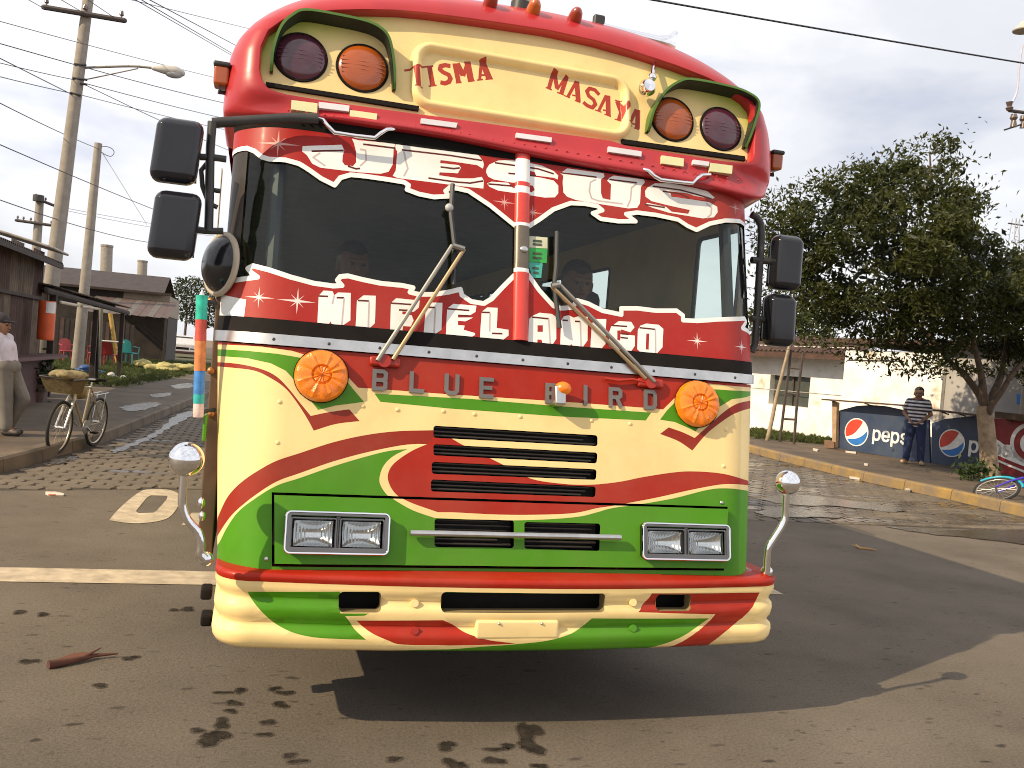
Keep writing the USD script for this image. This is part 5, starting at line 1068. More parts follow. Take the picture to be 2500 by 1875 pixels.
# kerbs and pavements
kerb_l = M('kerb_grey', (0.10, 0.072, 0.045), rough=0.85, var=0.4, scale=2, bump=0.4)
kerb_y = usdkit.material(stage, LOOKS + '/kerb_yellow', {'g': ('geometry', {}), 'n': ('noise_texture', {'scale': 3.2, 'detail': 8.0, 'roughness': 0.7}), 'r': ('rgb_ramp', {'ramp': [(0.40, (0.17, 0.125, 0.08)), (0.52, (0.22, 0.145, 0.06)), (0.72, (0.32, 0.195, 0.045))]}), 'p': ('principled_bsdf', {'roughness': 0.8})}, [('g.position', 'n.vector'), ('n.fac', 'r.fac'), ('r.color', 'p.base_color')], surface='p.BSDF')
def kerb(name, path, side, mat, h=0.15, w=0.16):
    """a row of kerb stones with joints; side +1 = stones lie to the left of the path"""
    L = sg.LineString(path); root = '/World/' + numbered('/World', name)
    UsdGeom.Xform.Define(stage, root); setd(stage.GetPrimAtPath(root), kind='structure')
    s = 0.0; k = 0; rest = []
    while s < L.length - 0.05:
        e = min(s + 1.0, L.length); p, q = np.array(L.interpolate(s + 0.006).coords[0]), np.array(L.interpolate(e - 0.006).coords[0])
        d = q - p; d /= np.linalg.norm(d); n = np.array([-d[1], d[0]]) * side
        prof_ = [(0.0, -0.03), (0.012, h - 0.025), (0.035, h), (w, h), (w, -0.03)]
        V = [(*(a + n * o), z) for a in (p, q) for o, z in prof_]; F = []
        for i in range(5): j = (i + 1) % 5; F += [[i, j, 5 + j], [i, 5 + j, 5 + i]]
        F += [[0, 1, 2], [0, 2, 3], [0, 3, 4], [5, 7, 6], [5, 8, 7], [5, 9, 8]]
        m = trimesh.Trimesh(V, F, process=False); m.fix_normals()
        if math.dist(p, CC[:2]) < 32: part(root, 'kerb_stone', m, mat, smooth=False)
        else: rest.append(m)
        s = e
    if rest: part(root, 'far_kerb', cat(rest), mat, smooth=False, kind='stuff')
klp = [tuple(p) for p in klc if p[0] > -14 and p[1] < 110]; krp = [tuple(p) for p in krc if p[0] < 45 and p[1] < 110]
kerb('kerb', klp, 1, kerb_l); kerb('kerb', krp, -1, kerb_y)
offL = [(p[0] - 0.10, p[1] + 0.08) for p in klc]; offR = [(p[0] + 0.10, p[1] + 0.04) for p in krc]
sheet(sg.Polygon(offL + [(6, 150), (-90, 150), (-90, 4)]).buffer(0), 0.146, 'pavement', walk)
sheet(sg.Polygon(offR + [(33, 150), (120, 150), (120, -6)]).buffer(0), 0.146, 'pavement', walk)
grass_base = M('grass_soil', (0.050, 0.062, 0.014), rough=0.95, scale=1.2, col2=(0.085, 0.062, 0.024), bump=0.5)
gl_poly = sg.Polygon([(-14, 21.5), (-4.2, 21.0), (-3.4, 30), (-2.6, 45), (-1, 75), (-22, 75), (-22, 30)])
sheet(gl_poly, 0.152, 'verge', grass_base)
gr_poly = sg.Polygon([tuple(G(*p, 0.15)[:2]) for p in zz([(60, 1010), (640, 1060), (700, 1010), (60, 985)], 1800, 700, 700 / 1936)] ).buffer(0.6).union(sg.Polygon([(15.6, 18.4), (17.8, 30), (20, 30), (17.6, 18.4)]))
sheet(gr_poly, 0.152, 'verge', grass_base)
water = M('gutter_water', (0.035, 0.028, 0.020), rough=0.16, var=0.2, spec=1.0, scale=3, bump=0.5)
def puddle(px, z, name='puddle'):
    c = np.array([G(*p, z)[:2] for p in px]); c = curve(np.vstack([c, c[:1]]), 5)[:-1]
    c = c + 0.05 * np.c_[np.sin(np.arange(len(c)) * 2.3), np.cos(np.arange(len(c)) * 1.7)] * 0.6
    sheet(sg.Polygon(c).buffer(0), z, name, water)
Z8 = lambda k: zz(k, 0, 600, 550 / 1404)
puddle(Z8([(690, 1275), (800, 1235), (930, 1180), (1010, 1130), (1090, 1060), (1190, 1030), (1200, 1055), (1120, 1100), (1030, 1150), (960, 1195), (850, 1240), (720, 1290)]), 0.006)
puddle(Z8([(300, 1350), (370, 1325), (470, 1310), (480, 1330), (400, 1350), (330, 1365)]), 0.006)
puddle(Z8([(740, 1005), (850, 985), (960, 975), (1000, 990), (900, 1020), (800, 1030)]), 0.152)
puddle(Z8([(930, 925), (1060, 915), (1050, 935), (960, 945)]), 0.152)
puddle(Z8([(1060, 870), (1180, 855), (1200, 880), (1100, 890)]), 0.152)
puddle([(1850, 1218), (1930, 1206), (2080, 1222), (2200, 1240), (2180, 1250), (2050, 1236), (1930, 1232)], 0.008)
puddle([(1846, 1250), (1900, 1238), (1980, 1246), (2060, 1262), (1960, 1262), (1880, 1262)], 0.008)
puddle([(2160, 1285), (2300, 1292), (2520, 1300), (2560, 1335), (2420, 1318), (2260, 1302)], 0.008)

# ================================================================== PEOPLE
def rotz(p, deg):
    a = math.radians(deg); c, s = math.cos(a), math.sin(a); p = np.asarray(p, float)
    return np.stack([c * p[..., 0] - s * p[..., 1], s * p[..., 0] + c * p[..., 1], p[..., 2]], -1)
skin = M('skin_brown', (0.24, 0.125, 0.075), rough=0.55, var=0.08); hair_m = M('hair_black', (0.012, 0.010, 0.009), rough=0.6)
def hand(w, e, side, curl=0.5):
    """chains of spheres for a hand: w wrist, e elbow (for the direction)"""
    w, e = np.array(w, float), np.array(e, float); d = (w - e) / np.linalg.norm(w - e)
    t = np.array([0, -1.0, 0]) - d * (-d[1]); t /= np.linalg.norm(t) + 1e-9; n = np.cross(d, t)
    pal = w + d * 0.085
    ch = [[(w, 0.026), (w + d * 0.03 + t * 0.012, 0.024), (pal + t * 0.02, 0.020)], [(w, 0.026), (pal - t * 0.02, 0.019)]]
    for k, (o, L) in enumerate(((-0.029, 0.058), (-0.010, 0.072), (0.010, 0.078), (0.029, 0.070))):
        b = pal + t * o; m = b + d * L * 0.5 + n * side * 0.006 * curl; f = m + d * L * 0.42 * (1 - 0.4 * curl) + n * side * 0.03 * curl
        ch.append([(b, 0.0105), (m, 0.0095), (f, 0.008)])
    b = w + d * 0.03 + t * 0.03; ch.append([(b, 0.013), (b + t * 0.028 + d * 0.025, 0.011), (b + t * 0.034 + d * 0.055, 0.009)])
    return ch
def figure(label, loc, rz, J, shirt, trousers, shoes, hair='short', cap=None, group=None, h=1.0, stripes=None, sleeve=0.55, crop=None):
    """J: joints in the person's own frame (facing -y, +x to their left): hip, chest, neck, head, and sh/el/wr/hp/kn/an/to per side"""
    T = thing('person', label, 'person', group, loc, rz)
    J = {k: np.array(v, float) * h for k, v in J.items()}
    fw = J.get('face', np.array([0, -1.0, 0])); fw = fw / np.linalg.norm(fw)
    up = J['head'] - J['neck']; up /= np.linalg.norm(up); sd = np.cross(up, fw)
    hd = J['head']
    body = [[(J['hip'] + [-.07, 0, 0], .115), (J['hip'] + [.07, 0, 0], .115)], [(J['hip'] + [-.06, 0, .02], .115), (J['waist'] + [-.05, 0, 0], .105), (J['chest'] + [-.075, 0, 0], .115), (J['shL'] * 0.3 + J['shR'] * 0.7, .07)],
            [(J['hip'] + [.06, 0, .02], .115), (J['waist'] + [.05, 0, 0], .105), (J['chest'] + [.075, 0, 0], .115), (J['shL'] * 0.7 + J['shR'] * 0.3, .07)],
            [(J['chest'] + [-.06, 0, 0], .115), (J['chest'] + [.06, 0, 0], .115)], [(J['shL'], .058), (J['neck'], .062), (J['shR'], .058)], [(J['neck'], .058), (hd - up * 0.06, .060)],
            [(hd + up * .035 - fw * .015, .094), (hd - up * .02 + fw * .018, .080), (hd - up * .085 + fw * .045, .040)], [(hd + fw * .092 + up * 0.002, .012), (hd + fw * .106 - up * .030, .016)],
            [(hd + fw * .080 - up * .062 + sd * .02, .014), (hd + fw * .080 - up * .062 - sd * .02, .014)], [(hd + fw * .078 + up * .022 + sd * .04, .016), (hd + fw * .078 + up * .022 - sd * .04, .016)]]
    for s in (-1, 1): body.append([(hd + sd * s * .086 + up * .01, .016), (hd + sd * s * .090 - up * .03, .013)])
    for s, c in ((1, 'L'), (-1, 'R')):
        body += [[(J['sh' + c], .056), (J['el' + c], .042), (J['wr' + c], .028)], [(J['hp' + c], .092), (J['kn' + c], .060), (J['an' + c], .040)], [(J['an' + c], .040), (J['to' + c], .030)]]
        body += hand(J['wr' + c], J['el' + c], s)
    b = hulls(body, refine=0.028, it=4, seg=16)
    P = part(T, 'body', b, skin, smooth=True)
    for s in (-1, 1): part(P, 'eye', sphere(hd + fw * .088 + up * .004 + sd * s * .034, .011, 2), M('eye_dark', (0.02, 0.015, 0.012), rough=0.2))
    part(P, 'mouth', tube([hd + fw * .094 - up * .060 + sd * .022, hd + fw * .100 - up * .061, hd + fw * .094 - up * .060 - sd * .022], .006, 6), M('lips', (0.14, 0.05, 0.04), rough=0.5))
    g = .016
    sh = [[(J['waist'] + [-.06, 0, -.10], .118 + g), (J['waist'] + [-.05, 0, 0], .108 + g), (J['chest'] + [-.075, 0, 0], .116 + g), (J['shL'] * 0.3 + J['shR'] * 0.7, .07 + g)],
          [(J['waist'] + [.06, 0, -.10], .118 + g), (J['waist'] + [.05, 0, 0], .108 + g), (J['chest'] + [.075, 0, 0], .116 + g), (J['shL'] * 0.7 + J['shR'] * 0.3, .07 + g)],
          [(J['waist'] + [-.06, 0, -.10], .118 + g), (J['waist'] + [.06, 0, -.10], .118 + g)], [(J['chest'] + [-.06, 0, 0], .116 + g), (J['chest'] + [.06, 0, 0], .116 + g)], [(J['shL'], .060 + g), ((J['shL'] + J['shR']) / 2 - [0, 0, .01], .062 + g), (J['shR'], .060 + g)]]
    for c in 'LR':
        sh.append([(J['sh' + c], .060 + g), (J['sh' + c] * (1 - sleeve) + J['el' + c] * sleeve, .058 + g)] if sleeve < 1 else [(J['sh' + c], .060 + g), (J['el' + c], .048 + g), (J['el' + c] * 0.15 + J['wr' + c] * 0.85, .036 + g)])
    part(T, 'shirt', hulls(sh, refine=0.03, it=5, seg=16), shirt, smooth=True)
    tr = [[(J['hip'] + [-.07, 0, .03], .120 + g * .6), (J['hip'] + [.07, 0, .03], .120 + g * .6)]]
    for c in 'LR': tr.append([(J['hp' + c], .098 + g), (J['kn' + c], .072 + g), (J['an' + c] + [0, 0, .03], .056 + g)])
    part(T, 'trousers', hulls(tr, refine=0.03, it=5, seg=16), trousers, smooth=True)
    for c in 'LR':
        part(T, 'shoe', hulls([[(J['an' + c] + [0, .02, -.035], .042), (J['to' + c] + [0, 0, .006], .040)]], refine=0.03, it=2), shoes, smooth=True)
    if cap is not None:
        cp = part(T, 'cap', hulls([[(hd + up * .06 - fw * .012, .102)], [(hd + up * .055 - fw * .03, .100)]], refine=0.03, it=2), cap, smooth=True)
        part(cp, 'cap_bill', hulls([[(hd + up * .055 + fw * .07 + sd * .06, .012), (hd + up * .045 + fw * .165 + sd * .02, .009), (hd + up * .045 + fw * .165 - sd * .02, .009), (hd + up * .055 + fw * .07 - sd * .06, .012)], [(hd + up * .05 + fw * .08, .02), (hd + up * .045 + fw * .17, .009)]]), cap, smooth=True)
    else:
        part(T, 'hair', hulls([[(hd + up * .058 - fw * .034, .098), (hd + up * .0 - fw * .052, .078)], [(hd + up * .088 + fw * .012, .060)]], refine=0.03, it=2), hair_m, smooth=True)
    return T
STAND = dict(hip=(0, 0, .93), waist=(0, 0, 1.05), chest=(0, 0, 1.26), neck=(0, 0, 1.45), head=(0, -.015, 1.575), shL=(.185, 0, 1.385), shR=(-.185, 0, 1.385), elL=(.25, .02, 1.12), elR=(-.25, .02, 1.12), wrL=(.26, -.05, .87), wrR=(-.26, -.05, .87),
             hpL=(.09, 0, .90), hpR=(-.09, 0, .90), knL=(.10, -.01, .50), knR=(-.10, -.01, .50), anL=(.10, .02, .085), anR=(-.10, .02, .085), toL=(.12, -.14, .04), toR=(-.12, -.14, .04))
SIT = dict(hip=(0, 0, 0), waist=(0, .02, .12), chest=(0, .02, .34), neck=(0, 0, .53), head=(0, -.03, .655), shL=(.185, .01, .465), shR=(-.185, .01, .465), elL=(.27, -.16, .26), elR=(-.27, -.16, .26), wrL=(.17, -.38, .30), wrR=(-.17, -.38, .30),
           hpL=(.09, -.02, -.02), hpR=(-.09, -.02, -.02), knL=(.14, -.44, .02), knR=(-.14, -.44, .02), anL=(.14, -.50, -.38), anR=(-.14, -.50, -.38), toL=(.14, -.66, -.43), toR=(-.14, -.66, -.43))
striped = usdkit.material(stage, LOOKS + '/striped_knit', {'tc': ('geometry', {}), 'sx': ('separate_xyz', {}), 'm': ('math', {'math_type': 'multiply', 'value2': 13.5}), 'f': ('math', {'math_type': 'fraction'}),
    'r': ('rgb_ramp', {'ramp': [(0.0, (0.035, 0.035, 0.06)), (0.50, (0.035, 0.035, 0.06)), (0.54, (0.62, 0.60, 0.62)), (1.0, (0.62, 0.60, 0.62))]}), 'p': ('principled_bsdf', {'roughness': 0.85})},
    [('tc.position', 'sx.vector'), ('sx.z', 'm.value1'), ('m.value', 'f.value1'), ('f.value', 'r.fac'), ('r.color', 'p.base_color')], surface='p.BSDF')
white_sh = M('cloth_white', (0.46, 0.43, 0.48), rough=0.85, var=0.1); khaki = M('cloth_khaki', (0.14, 0.125, 0.105), rough=0.9, var=0.15); jeans = M('cloth_jeans', (0.018, 0.03, 0.085), rough=0.85, var=0.3)
shoe_d = M('shoe_dark', (0.03, 0.022, 0.018), rough=0.6); sandal = M('sandal_tan', (0.45, 0.30, 0.17), rough=0.6); cap_m = M('cap_cloth', (0.022, 0.018, 0.020), rough=0.85)
# man leaning at the market shack on the left, facing the street
o = G(6, 1060, 0.15)
J = dict(STAND); J.update(waist=(0, .03, 1.04), chest=(0, .09, 1.24), neck=(0, .13, 1.43), head=(0, .12, 1.555), shL=(.185, .12, 1.365), shR=(-.185, .12, 1.365), elL=(.22, .20, 1.10), elR=(-.22, .20, 1.10), wrL=(.17, .02, 1.0), wrR=(-.18, .06, .98), hpL=(.09, 0, .90), hpR=(-.09, 0, .90),
                          knL=(.10, -.20, .52), knR=(-.10, -.06, .50), anL=(.10, -.02, .085), anR=(-.10, -.10, .085), toL=(.11, -.19, .04), toR=(-.11, -.27, .04))
figure('man in a dark cap, white shirt and grey trousers leaning at the tin shack', (o[0], o[1], 0.15), 75, J, white_sh, khaki, shoe_d, cap=cap_m, h=0.88)
# person standing by the kiosk panels on the right
o = G(2228, 1133, 0.15); J = dict(STAND); J.update(elL=(.27, .03, 1.13), elR=(-.27, .03, 1.13), wrL=(.12, -.13, .98), wrR=(-.12, -.13, .98), anL=(.15, .02, .085), anR=(-.15, .02, .085), knL=(.13, -.01, .5), knR=(-.13, -.01, .5), toL=(.20, -.13, .04), toR=(-.20, -.13, .04))
PERSON_R = o
figure('person in a striped top and dark jeans standing in front of the blue kiosk panel', (o[0], o[1], 0.15), -48, J, striped, jeans, sandal, h=0.94)
# driver and a passenger behind the windscreen
figure('driver seated at the steering wheel behind the windscreen', (0.66, 1.42, 1.40), 0, SIT, M('cloth_grey_green', (0.16, 0.19, 0.18), rough=0.9), jeans, shoe_d)
figure('passenger in a pale shirt seated behind the left half of the windscreen', (-0.62, 1.75, 1.40), 12, SIT, M('cloth_pale_green', (0.20, 0.26, 0.23), rough=0.9), khaki, shoe_d)
part(BUS, 'passenger_seat', cat([rbox([-0.90, 1.55, 1.22], [-0.34, 2.0, 1.36], 0.04), rbox([-0.90, 1.95, 1.30], [-0.34, 2.06, 1.95], 0.05), box([-0.7, 1.7, 0.96], [-0.55, 1.85, 1.22])]), seatm)

# ================================================================== BICYCLES
def bicycle(label, origin, R, frame_m, fork_m, tyre_m, basket=False, guard=None, group=None, rear=True):
    """wheel plane x-z, front wheel at x=0 and rear at x=1.04 (hub height .33), origin at the front contact point; R is a rotation matrix"""
    T = thing('bicycle', label, 'bicycle', group)
    tr = lambda m: place(m, origin, R[:, 0], R[:, 1], R[:, 2])
    k = lambda a, b, r=0.016: tr(tube([a, b], r, 8))
    rr = 0.33; hf, hr = np.array([0, 0, rr]), np.array([1.04, 0, rr])
    st_top, st_bot = np.array([0.26, 0, 0.82]), np.array([0.23, 0, 0.72]); bb = np.array([0.62, 0, 0.30]); stt = np.array([0.74, 0, 0.80])
    fr = part(T, 'frame', cat([k(st_bot, bb, 0.019), k(st_top, stt, 0.017), k(bb, stt, 0.017), k(st_bot, st_top, 0.022)] + [k(bb + [0, s * .03, 0], hr + [0, s * .055, 0], 0.011) for s in (-1, 1)] + [k(stt + [0, s * .02, -.04], hr + [0, s * .055, 0], 0.009) for s in (-1, 1)]), frame_m)
    part(T, 'fork', cat([tr(tube([st_bot + [0, s * .035, -.02], [0.12, s * .05, 0.55], hf + [0, s * .055, 0]], [0.017, 0.015, 0.011], 8)) for s in (-1, 1)]), fork_m)
    a = np.linspace(0, 2 * np.pi, 44, endpoint=False)
    for hub in (hf, hr) if rear else (hf,):
        w = part(T, 'wheel', tr(tube([hub + [(rr - .02) * math.cos(t), 0, (rr - .02) * math.sin(t)] for t in a], 0.021, 8, closed=True)), tyre_m, smooth=True)
        part(w, 'rim', tr(tube([hub + [(rr - .048) * math.cos(t), 0, (rr - .048) * math.sin(t)] for t in a], 0.012, 6, closed=True)), M('bike_rim', (0.50, 0.45, 0.38), rough=0.3, metal=0.8), smooth=True)
        part(w, 'spokes', tr(cat([tube([hub + [0.02 * math.cos(t), 0.02 * (-1) ** i, 0.02 * math.sin(t)], hub + [(rr - .05) * math.cos(t + .1), 0, (rr - .05) * math.sin(t + .1)]], 0.0016, 4) for i, t in enumerate(np.linspace(0, 2 * np.pi, 24, endpoint=False))])), alu, kind='stuff')
        part(w, 'hub', tr(tube([hub - [0, .05, 0], hub + [0, .05, 0]], 0.02, 8)), alu)
    hb = np.array([0.28, 0, 0.92])
    h_ = part(T, 'handlebar', cat([k(st_top, hb, 0.014), tr(tube([hb + [0.12, -.29, .02], hb + [0.0, -.20, .02], hb + [-.03, 0, 0], hb + [0.0, .20, .02], hb + [0.12, .29, .02]], 0.012, 8))]), alu)
    for s in (-1, 1): part(h_, 'grip', k(hb + [0.02, s * .23, .02], hb + [0.14, s * .30, .02], 0.018), black)
    sdl = trimesh.creation.icosphere(3, 1.0); v = sdl.vertices; v[:, 1] *= np.where(v[:, 0] > 0, 1, 0.45) ; sdl.vertices = v * [0.13, 0.085, 0.03] + (stt + [0.02, 0, .10])
    part(T, 'saddle', tr(sdl), black, smooth=True); part(T, 'seat_post', k(stt, stt + [0.01, 0, .10], 0.013), alu)
    c = part(T, 'crank', cat([tr(place(lathe([(0.001, -.004), (0.09, -.004), (0.09, .004), (0.001, .004)], 24), bb + [0, -.05, 0], (1, 0, 0), (0, 0, -1), (0, 1, 0))), k(bb + [0, -.06, 0], bb + [.15, -.06, -.08], .010), k(bb + [0, .06, 0], bb + [-.15, .06, .08], .010)]), alu)
    for p, s in ((bb + [.15, -.10, -.08], -1), (bb + [-.15, .10, .08], 1)): part(c, 'pedal', tr(rbox(p - [.045, .04, .012], p + [.045, .04, .012], .006)), black)
    if guard is not None:
        for hub, a0, a1 in ((hf, 0.5, 2.7), (hr, 0.2, 2.6)):
            part(T, 'mudguard', tr(tube([hub + [(rr + .03) * math.cos(t), 0, (rr + .03) * math.sin(t)] for t in np.linspace(a0, a1, 14)], 0.022, 6)), guard, smooth=True)
    return T, tr, fr
def frame_from(fwd, lean=0.0):
    x = np.array(fwd, float); x /= np.linalg.norm(x); z = np.array([0, 0, 1.0]); y = np.cross(z, x); y /= np.linalg.norm(y); z = np.cross(x, y)
    c, s = math.cos(lean), math.sin(lean); return np.stack([x, c * y + s * z, c * z - s * y], 1)
fw_, rw_ = G(137, 1112), G(245, 1088)
T, tr, _ = bicycle('bicycle with a pale frame and a loaded basket standing in the left gutter', fw_ + [0, 0, 0.012], frame_from(rw_ - fw_, 0.06), M('bike_cream', (0.25, 0.20, 0.13), rough=0.4, metal=0.2), M('bike_silver', (0.62, 0.60, 0.58), rough=0.3, metal=0.6), tyre)
part(T, 'carrier', tr(cat([tube([(0.78, .05, 0.70), (1.18, .05, 0.72)], .007, 6), tube([(0.78, -.05, 0.70), (1.18, -.05, 0.72)], .007, 6), tube([(1.04, .06, .33), (1.10, .05, .72)], .006, 6), tube([(1.04, -.06, .33), (1.10, -.05, .72)], .006, 6)])), alu)
wick = M('wicker', (0.12, 0.085, 0.035), rough=0.8, var=0.35, scale=25, bump=0.4)
bv = np.array([(x, y, z) for z, s in ((0.76, 0.55), (0.94, 0.75)) for x, y in ((-.50 * s + .10, -.26 * s), (.12, -.26 * s), (.12, .26 * s), (-.50 * s + .10, .26 * s))]) + [0.02, 0, 0]
bk = trimesh.Trimesh(bv, [[0, 1, 5], [0, 5, 4], [1, 2, 6], [1, 6, 5], [2, 3, 7], [2, 7, 6], [3, 0, 4], [3, 4, 7], [0, 2, 1], [0, 3, 2]], process=False)
bkp = part(T, 'basket', tr(bk), wick, smooth=False)
part(bkp, 'basket_rim', tr(tube([bv[4], bv[5], bv[6], bv[7]], .012, 6, closed=True)), darkmetal)
sack = M('sack_cloth', (0.20, 0.155, 0.07), rough=0.9, var=0.3, scale=12, bump=0.3)
for c, r in (((-.25, -.10, .99), (.13, .10, .06)), ((-.05, .06, .97), (.13, .12, .06)), ((.04, -.08, .96), (.11, .11, .06)), ((.24, .0, .97), (.11, .14, .06))):
    m = sphere((0, 0, 0), 1, 3); m.vertices = m.vertices * r * (1 + 0.25 * (meshkit.noise(m.vertices * 2.2 + np.array(c) * 9) - 0.5)[:, None]) + c
    part(bkp, 'sack', tr(m), sack, smooth=True)
part(bkp, 'side_bag', tr(rbox([0.34, -.08, 0.66], [0.52, .08, 0.84], 0.07)), sack, smooth=True)
# blue bicycle lying over against the yellow kerb
o = G(2405, 1232, 0.02); d = G(2700, 1270, 0.10) - o; d[2] = 0
bicycle('blue and turquoise bicycle lying tipped over against the yellow kerb', o + [0, 0, 0.05], frame_from(d, -1.02), M('bike_blue', (0.030, 0.020, 0.30), rough=0.3, coat=0.4), M('bike_violet', (0.05, 0.03, 0.38), rough=0.3, coat=0.4), tyre, guard=M('bike_turquoise', (0.02, 0.30, 0.42), rough=0.35))

# ================================================================== RIGHT SIDE: kiosk panels, buildings, tree
ZR = lambda k: zz(k, 1800, 700, 700 / 1936)
KW = Wall(G(2032, 1094, 0.15), G(2393, 1148, 0.15))
def wallthing(name, label, cat_, wall, px, off0, off1, mat, group=None, zmin=None):
    T = thing(name, label, cat_, group)
    p = wall.poly(px, off1)
    part(T, 'panel', wall.slab(p, off0, off1), mat, smooth=20)
    return T, p
blue_p = M('kiosk_blue', (0.020, 0.038, 0.085), rough=0.5, scale=2.5, col2=(0.045, 0.060, 0.095)); steel_d = M('kiosk_frame', (0.05, 0.035, 0.028), rough=0.6, var=0.3)
logo_r = M('logo_red', (0.50, 0.045, 0.02), rough=0.5); logo_w = M('logo_white', (0.72, 0.70, 0.66), rough=0.5); logo_b = M('logo_blue', (0.02, 0.14, 0.42), rough=0.5)
def kiosk(label, top, base, logo, text_at, text_h):
    T, p = wallthing('kiosk_counter', label, 'counter', KW, ZR(top + base), -0.06, 0.0, blue_p, None)
    c, rx, ry = logo
    q = np.array([KW.uv(*ZR([(c[0] + rx * math.cos(a), c[1] + ry * math.sin(a))])[0]) for a in np.linspace(0, 2 * np.pi, 40, endpoint=False)])
    ctr = q.mean(0); R_ = (np.ptp(q[:, 0]) / 2 + np.ptp(q[:, 1]) / 2) / 2
    sgn = 1 if KW.uv(*ZR([(c[0] + 10, c[1])])[0])[0] > ctr[0] else -1
    disc = sg.Point(0, 0).buffer(R_, 40); sxy = lambda g: affinity.translate(affinity.scale(g, sgn, 1, origin=(0, 0)), *ctr)
    part(T, 'emblem', KW.slab(sxy(disc), 0.002, 0.008), logo_w, smooth=False)
    wave = curve([(-1.2, -0.42), (-0.7, -0.36), (-0.2, -0.12), (0.2, 0.32), (0.45, 0.75), (0.55, 1.2)], 6) * R_
    red = sg.Polygon([tuple(x) for x in wave] + [(-1.5 * R_, 1.5 * R_)]).intersection(sg.Point(0, 0).buffer(R_ * 0.92, 40)).buffer(0)
    wave2 = curve([(-1.2, -0.62), (-0.6, -0.56), (0.0, -0.46), (0.5, -0.22), (0.85, 0.12), (1.2, 0.5)], 6) * R_
    blu = sg.Polygon([tuple(x) for x in wave2] + [(1.5 * R_, -1.5 * R_), (-1.5 * R_, -1.5 * R_)]).intersection(sg.Point(0, 0).buffer(R_ * 0.92, 40)).buffer(0)
    part(T, 'emblem_red', KW.slab(sxy(red), 0.009, 0.012), logo_r, smooth=False); part(T, 'emblem_blue', KW.slab(sxy(blu), 0.009, 0.012), logo_b, smooth=False)
    t = meshkit.text_mesh('pepsi', text_h, 0.006, bold=True); s0, z0 = KW.uv(*ZR([text_at])[0])
    v = t.vertices.copy(); P = np.array([KW.xyz(s0 + sgn * a * 0.95, z0 + b, 0.002 + w) for a, b, w in v])
    m = trimesh.Trimesh(P, t.faces, process=False); m.fix_normals()
    part(T, 'lettering', m, logo_w, smooth=False)
    return T
kiosk('blue kiosk panel in the sun with a round emblem and white lettering', [(655, 850), (700, 832), (800, 806), (900, 798), (1000, 806), (1120, 832), (1200, 862), (1290, 900)], [(1300, 1195), (640, 1082)], ((806, 982), 72, 104), (905, 1032), 0.315)
kiosk('dark blue kiosk panel in the tree shade beside the trunk', [(1315, 922), (1400, 893), (1500, 882), (1600, 872), (1690, 880)], [(1700, 1250), (1310, 1195)], ((1450, 1056), 80, 102), (1552, 1112), 0.315)
redp = M('kiosk_red', (0.20, 0.012, 0.012), rough=0.5, var=0.15)
T, p = wallthing('kiosk_counter', 'red kiosk panel with a white wave, right of the tree trunk', 'counter', KW, ZR([(1715, 888), (1800, 892), (1936, 906), (2060, 925), (2060, 1330), (1715, 1255)]), -0.06, 0.0, redp)
part(T, 'white_wave', KW.slab(KW.poly(ZR([(1720, 1010), (1760, 1035), (1830, 1085), (1936, 1150), (2060, 1200), (2060, 1262), (1936, 1212), (1830, 1170), (1720, 1120)])).intersection(p), 0.003, 0.008), logo_w, smooth=False)
part(T, 'white_line', KW.slab(KW.poly(ZR([(1720, 1150), (1936, 1240), (2060, 1290), (2060, 1302), (1936, 1255), (1720, 1165)])).intersection(p), 0.003, 0.008), logo_w, smooth=False)
q = KW.uv(*ZR([(1985, 1060)])[0]); part(T, 'white_disc', KW.slab(sg.Point(*q).buffer(0.42, 24), 0.003, 0.008), logo_w, smooth=False)
part(T, 'letter_c', KW.slab(sg.Point(*q).buffer(0.34, 24).difference(sg.Point(*q).buffer(0.22, 24)), 0.009, 0.012), redp, smooth=False)
# shelf planks and posts above the panels
shelf_m = M('plank_dark', (0.07, 0.042, 0.025), rough=0.8, var=0.3)
for lab, a in (('dark plank shelf above the sunlit blue kiosk panel', [(568, 755), (1160, 798), (1160, 810), (568, 766)]), ('dark plank shelf above the shaded kiosk panel', [(1312, 826), (1660, 868), (1660, 880), (1312, 838)]), ('dark red beam above the red kiosk panel', [(1740, 842), (2060, 880), (2060, 925), (1740, 885)])):
    T, p = wallthing('plank_shelf', lab, 'shelf', KW, ZR(a), 0.02, 0.34, shelf_m)
    b = p.bounds
    for s_ in np.linspace(b[0] + 0.2, b[2] - 0.2, 3): part(T, 'shelf_bracket', tube([KW.xyz(s_, b[1] - 0.02, 0.03), KW.xyz(s_, b[1] + 0.02, 0.28)], 0.015, 6), steel_d)
T, p = wallthing('wooden_post', 'short pale wooden post at the left end of the kiosk', 'post', KW, ZR([(640, 775), (672, 780), (664, 1085), (640, 1085)]), 0.04, 0.14, M('post_wood', (0.33, 0.22, 0.13), rough=0.8, var=0.25))
part(T, 'post_foot', KW.slab(KW.poly(ZR([(625, 1035), (690, 1050), (690, 1092), (625, 1088)])), 0.03, 0.20), M('post_foot', (0.16, 0.09, 0.055), rough=0.8))
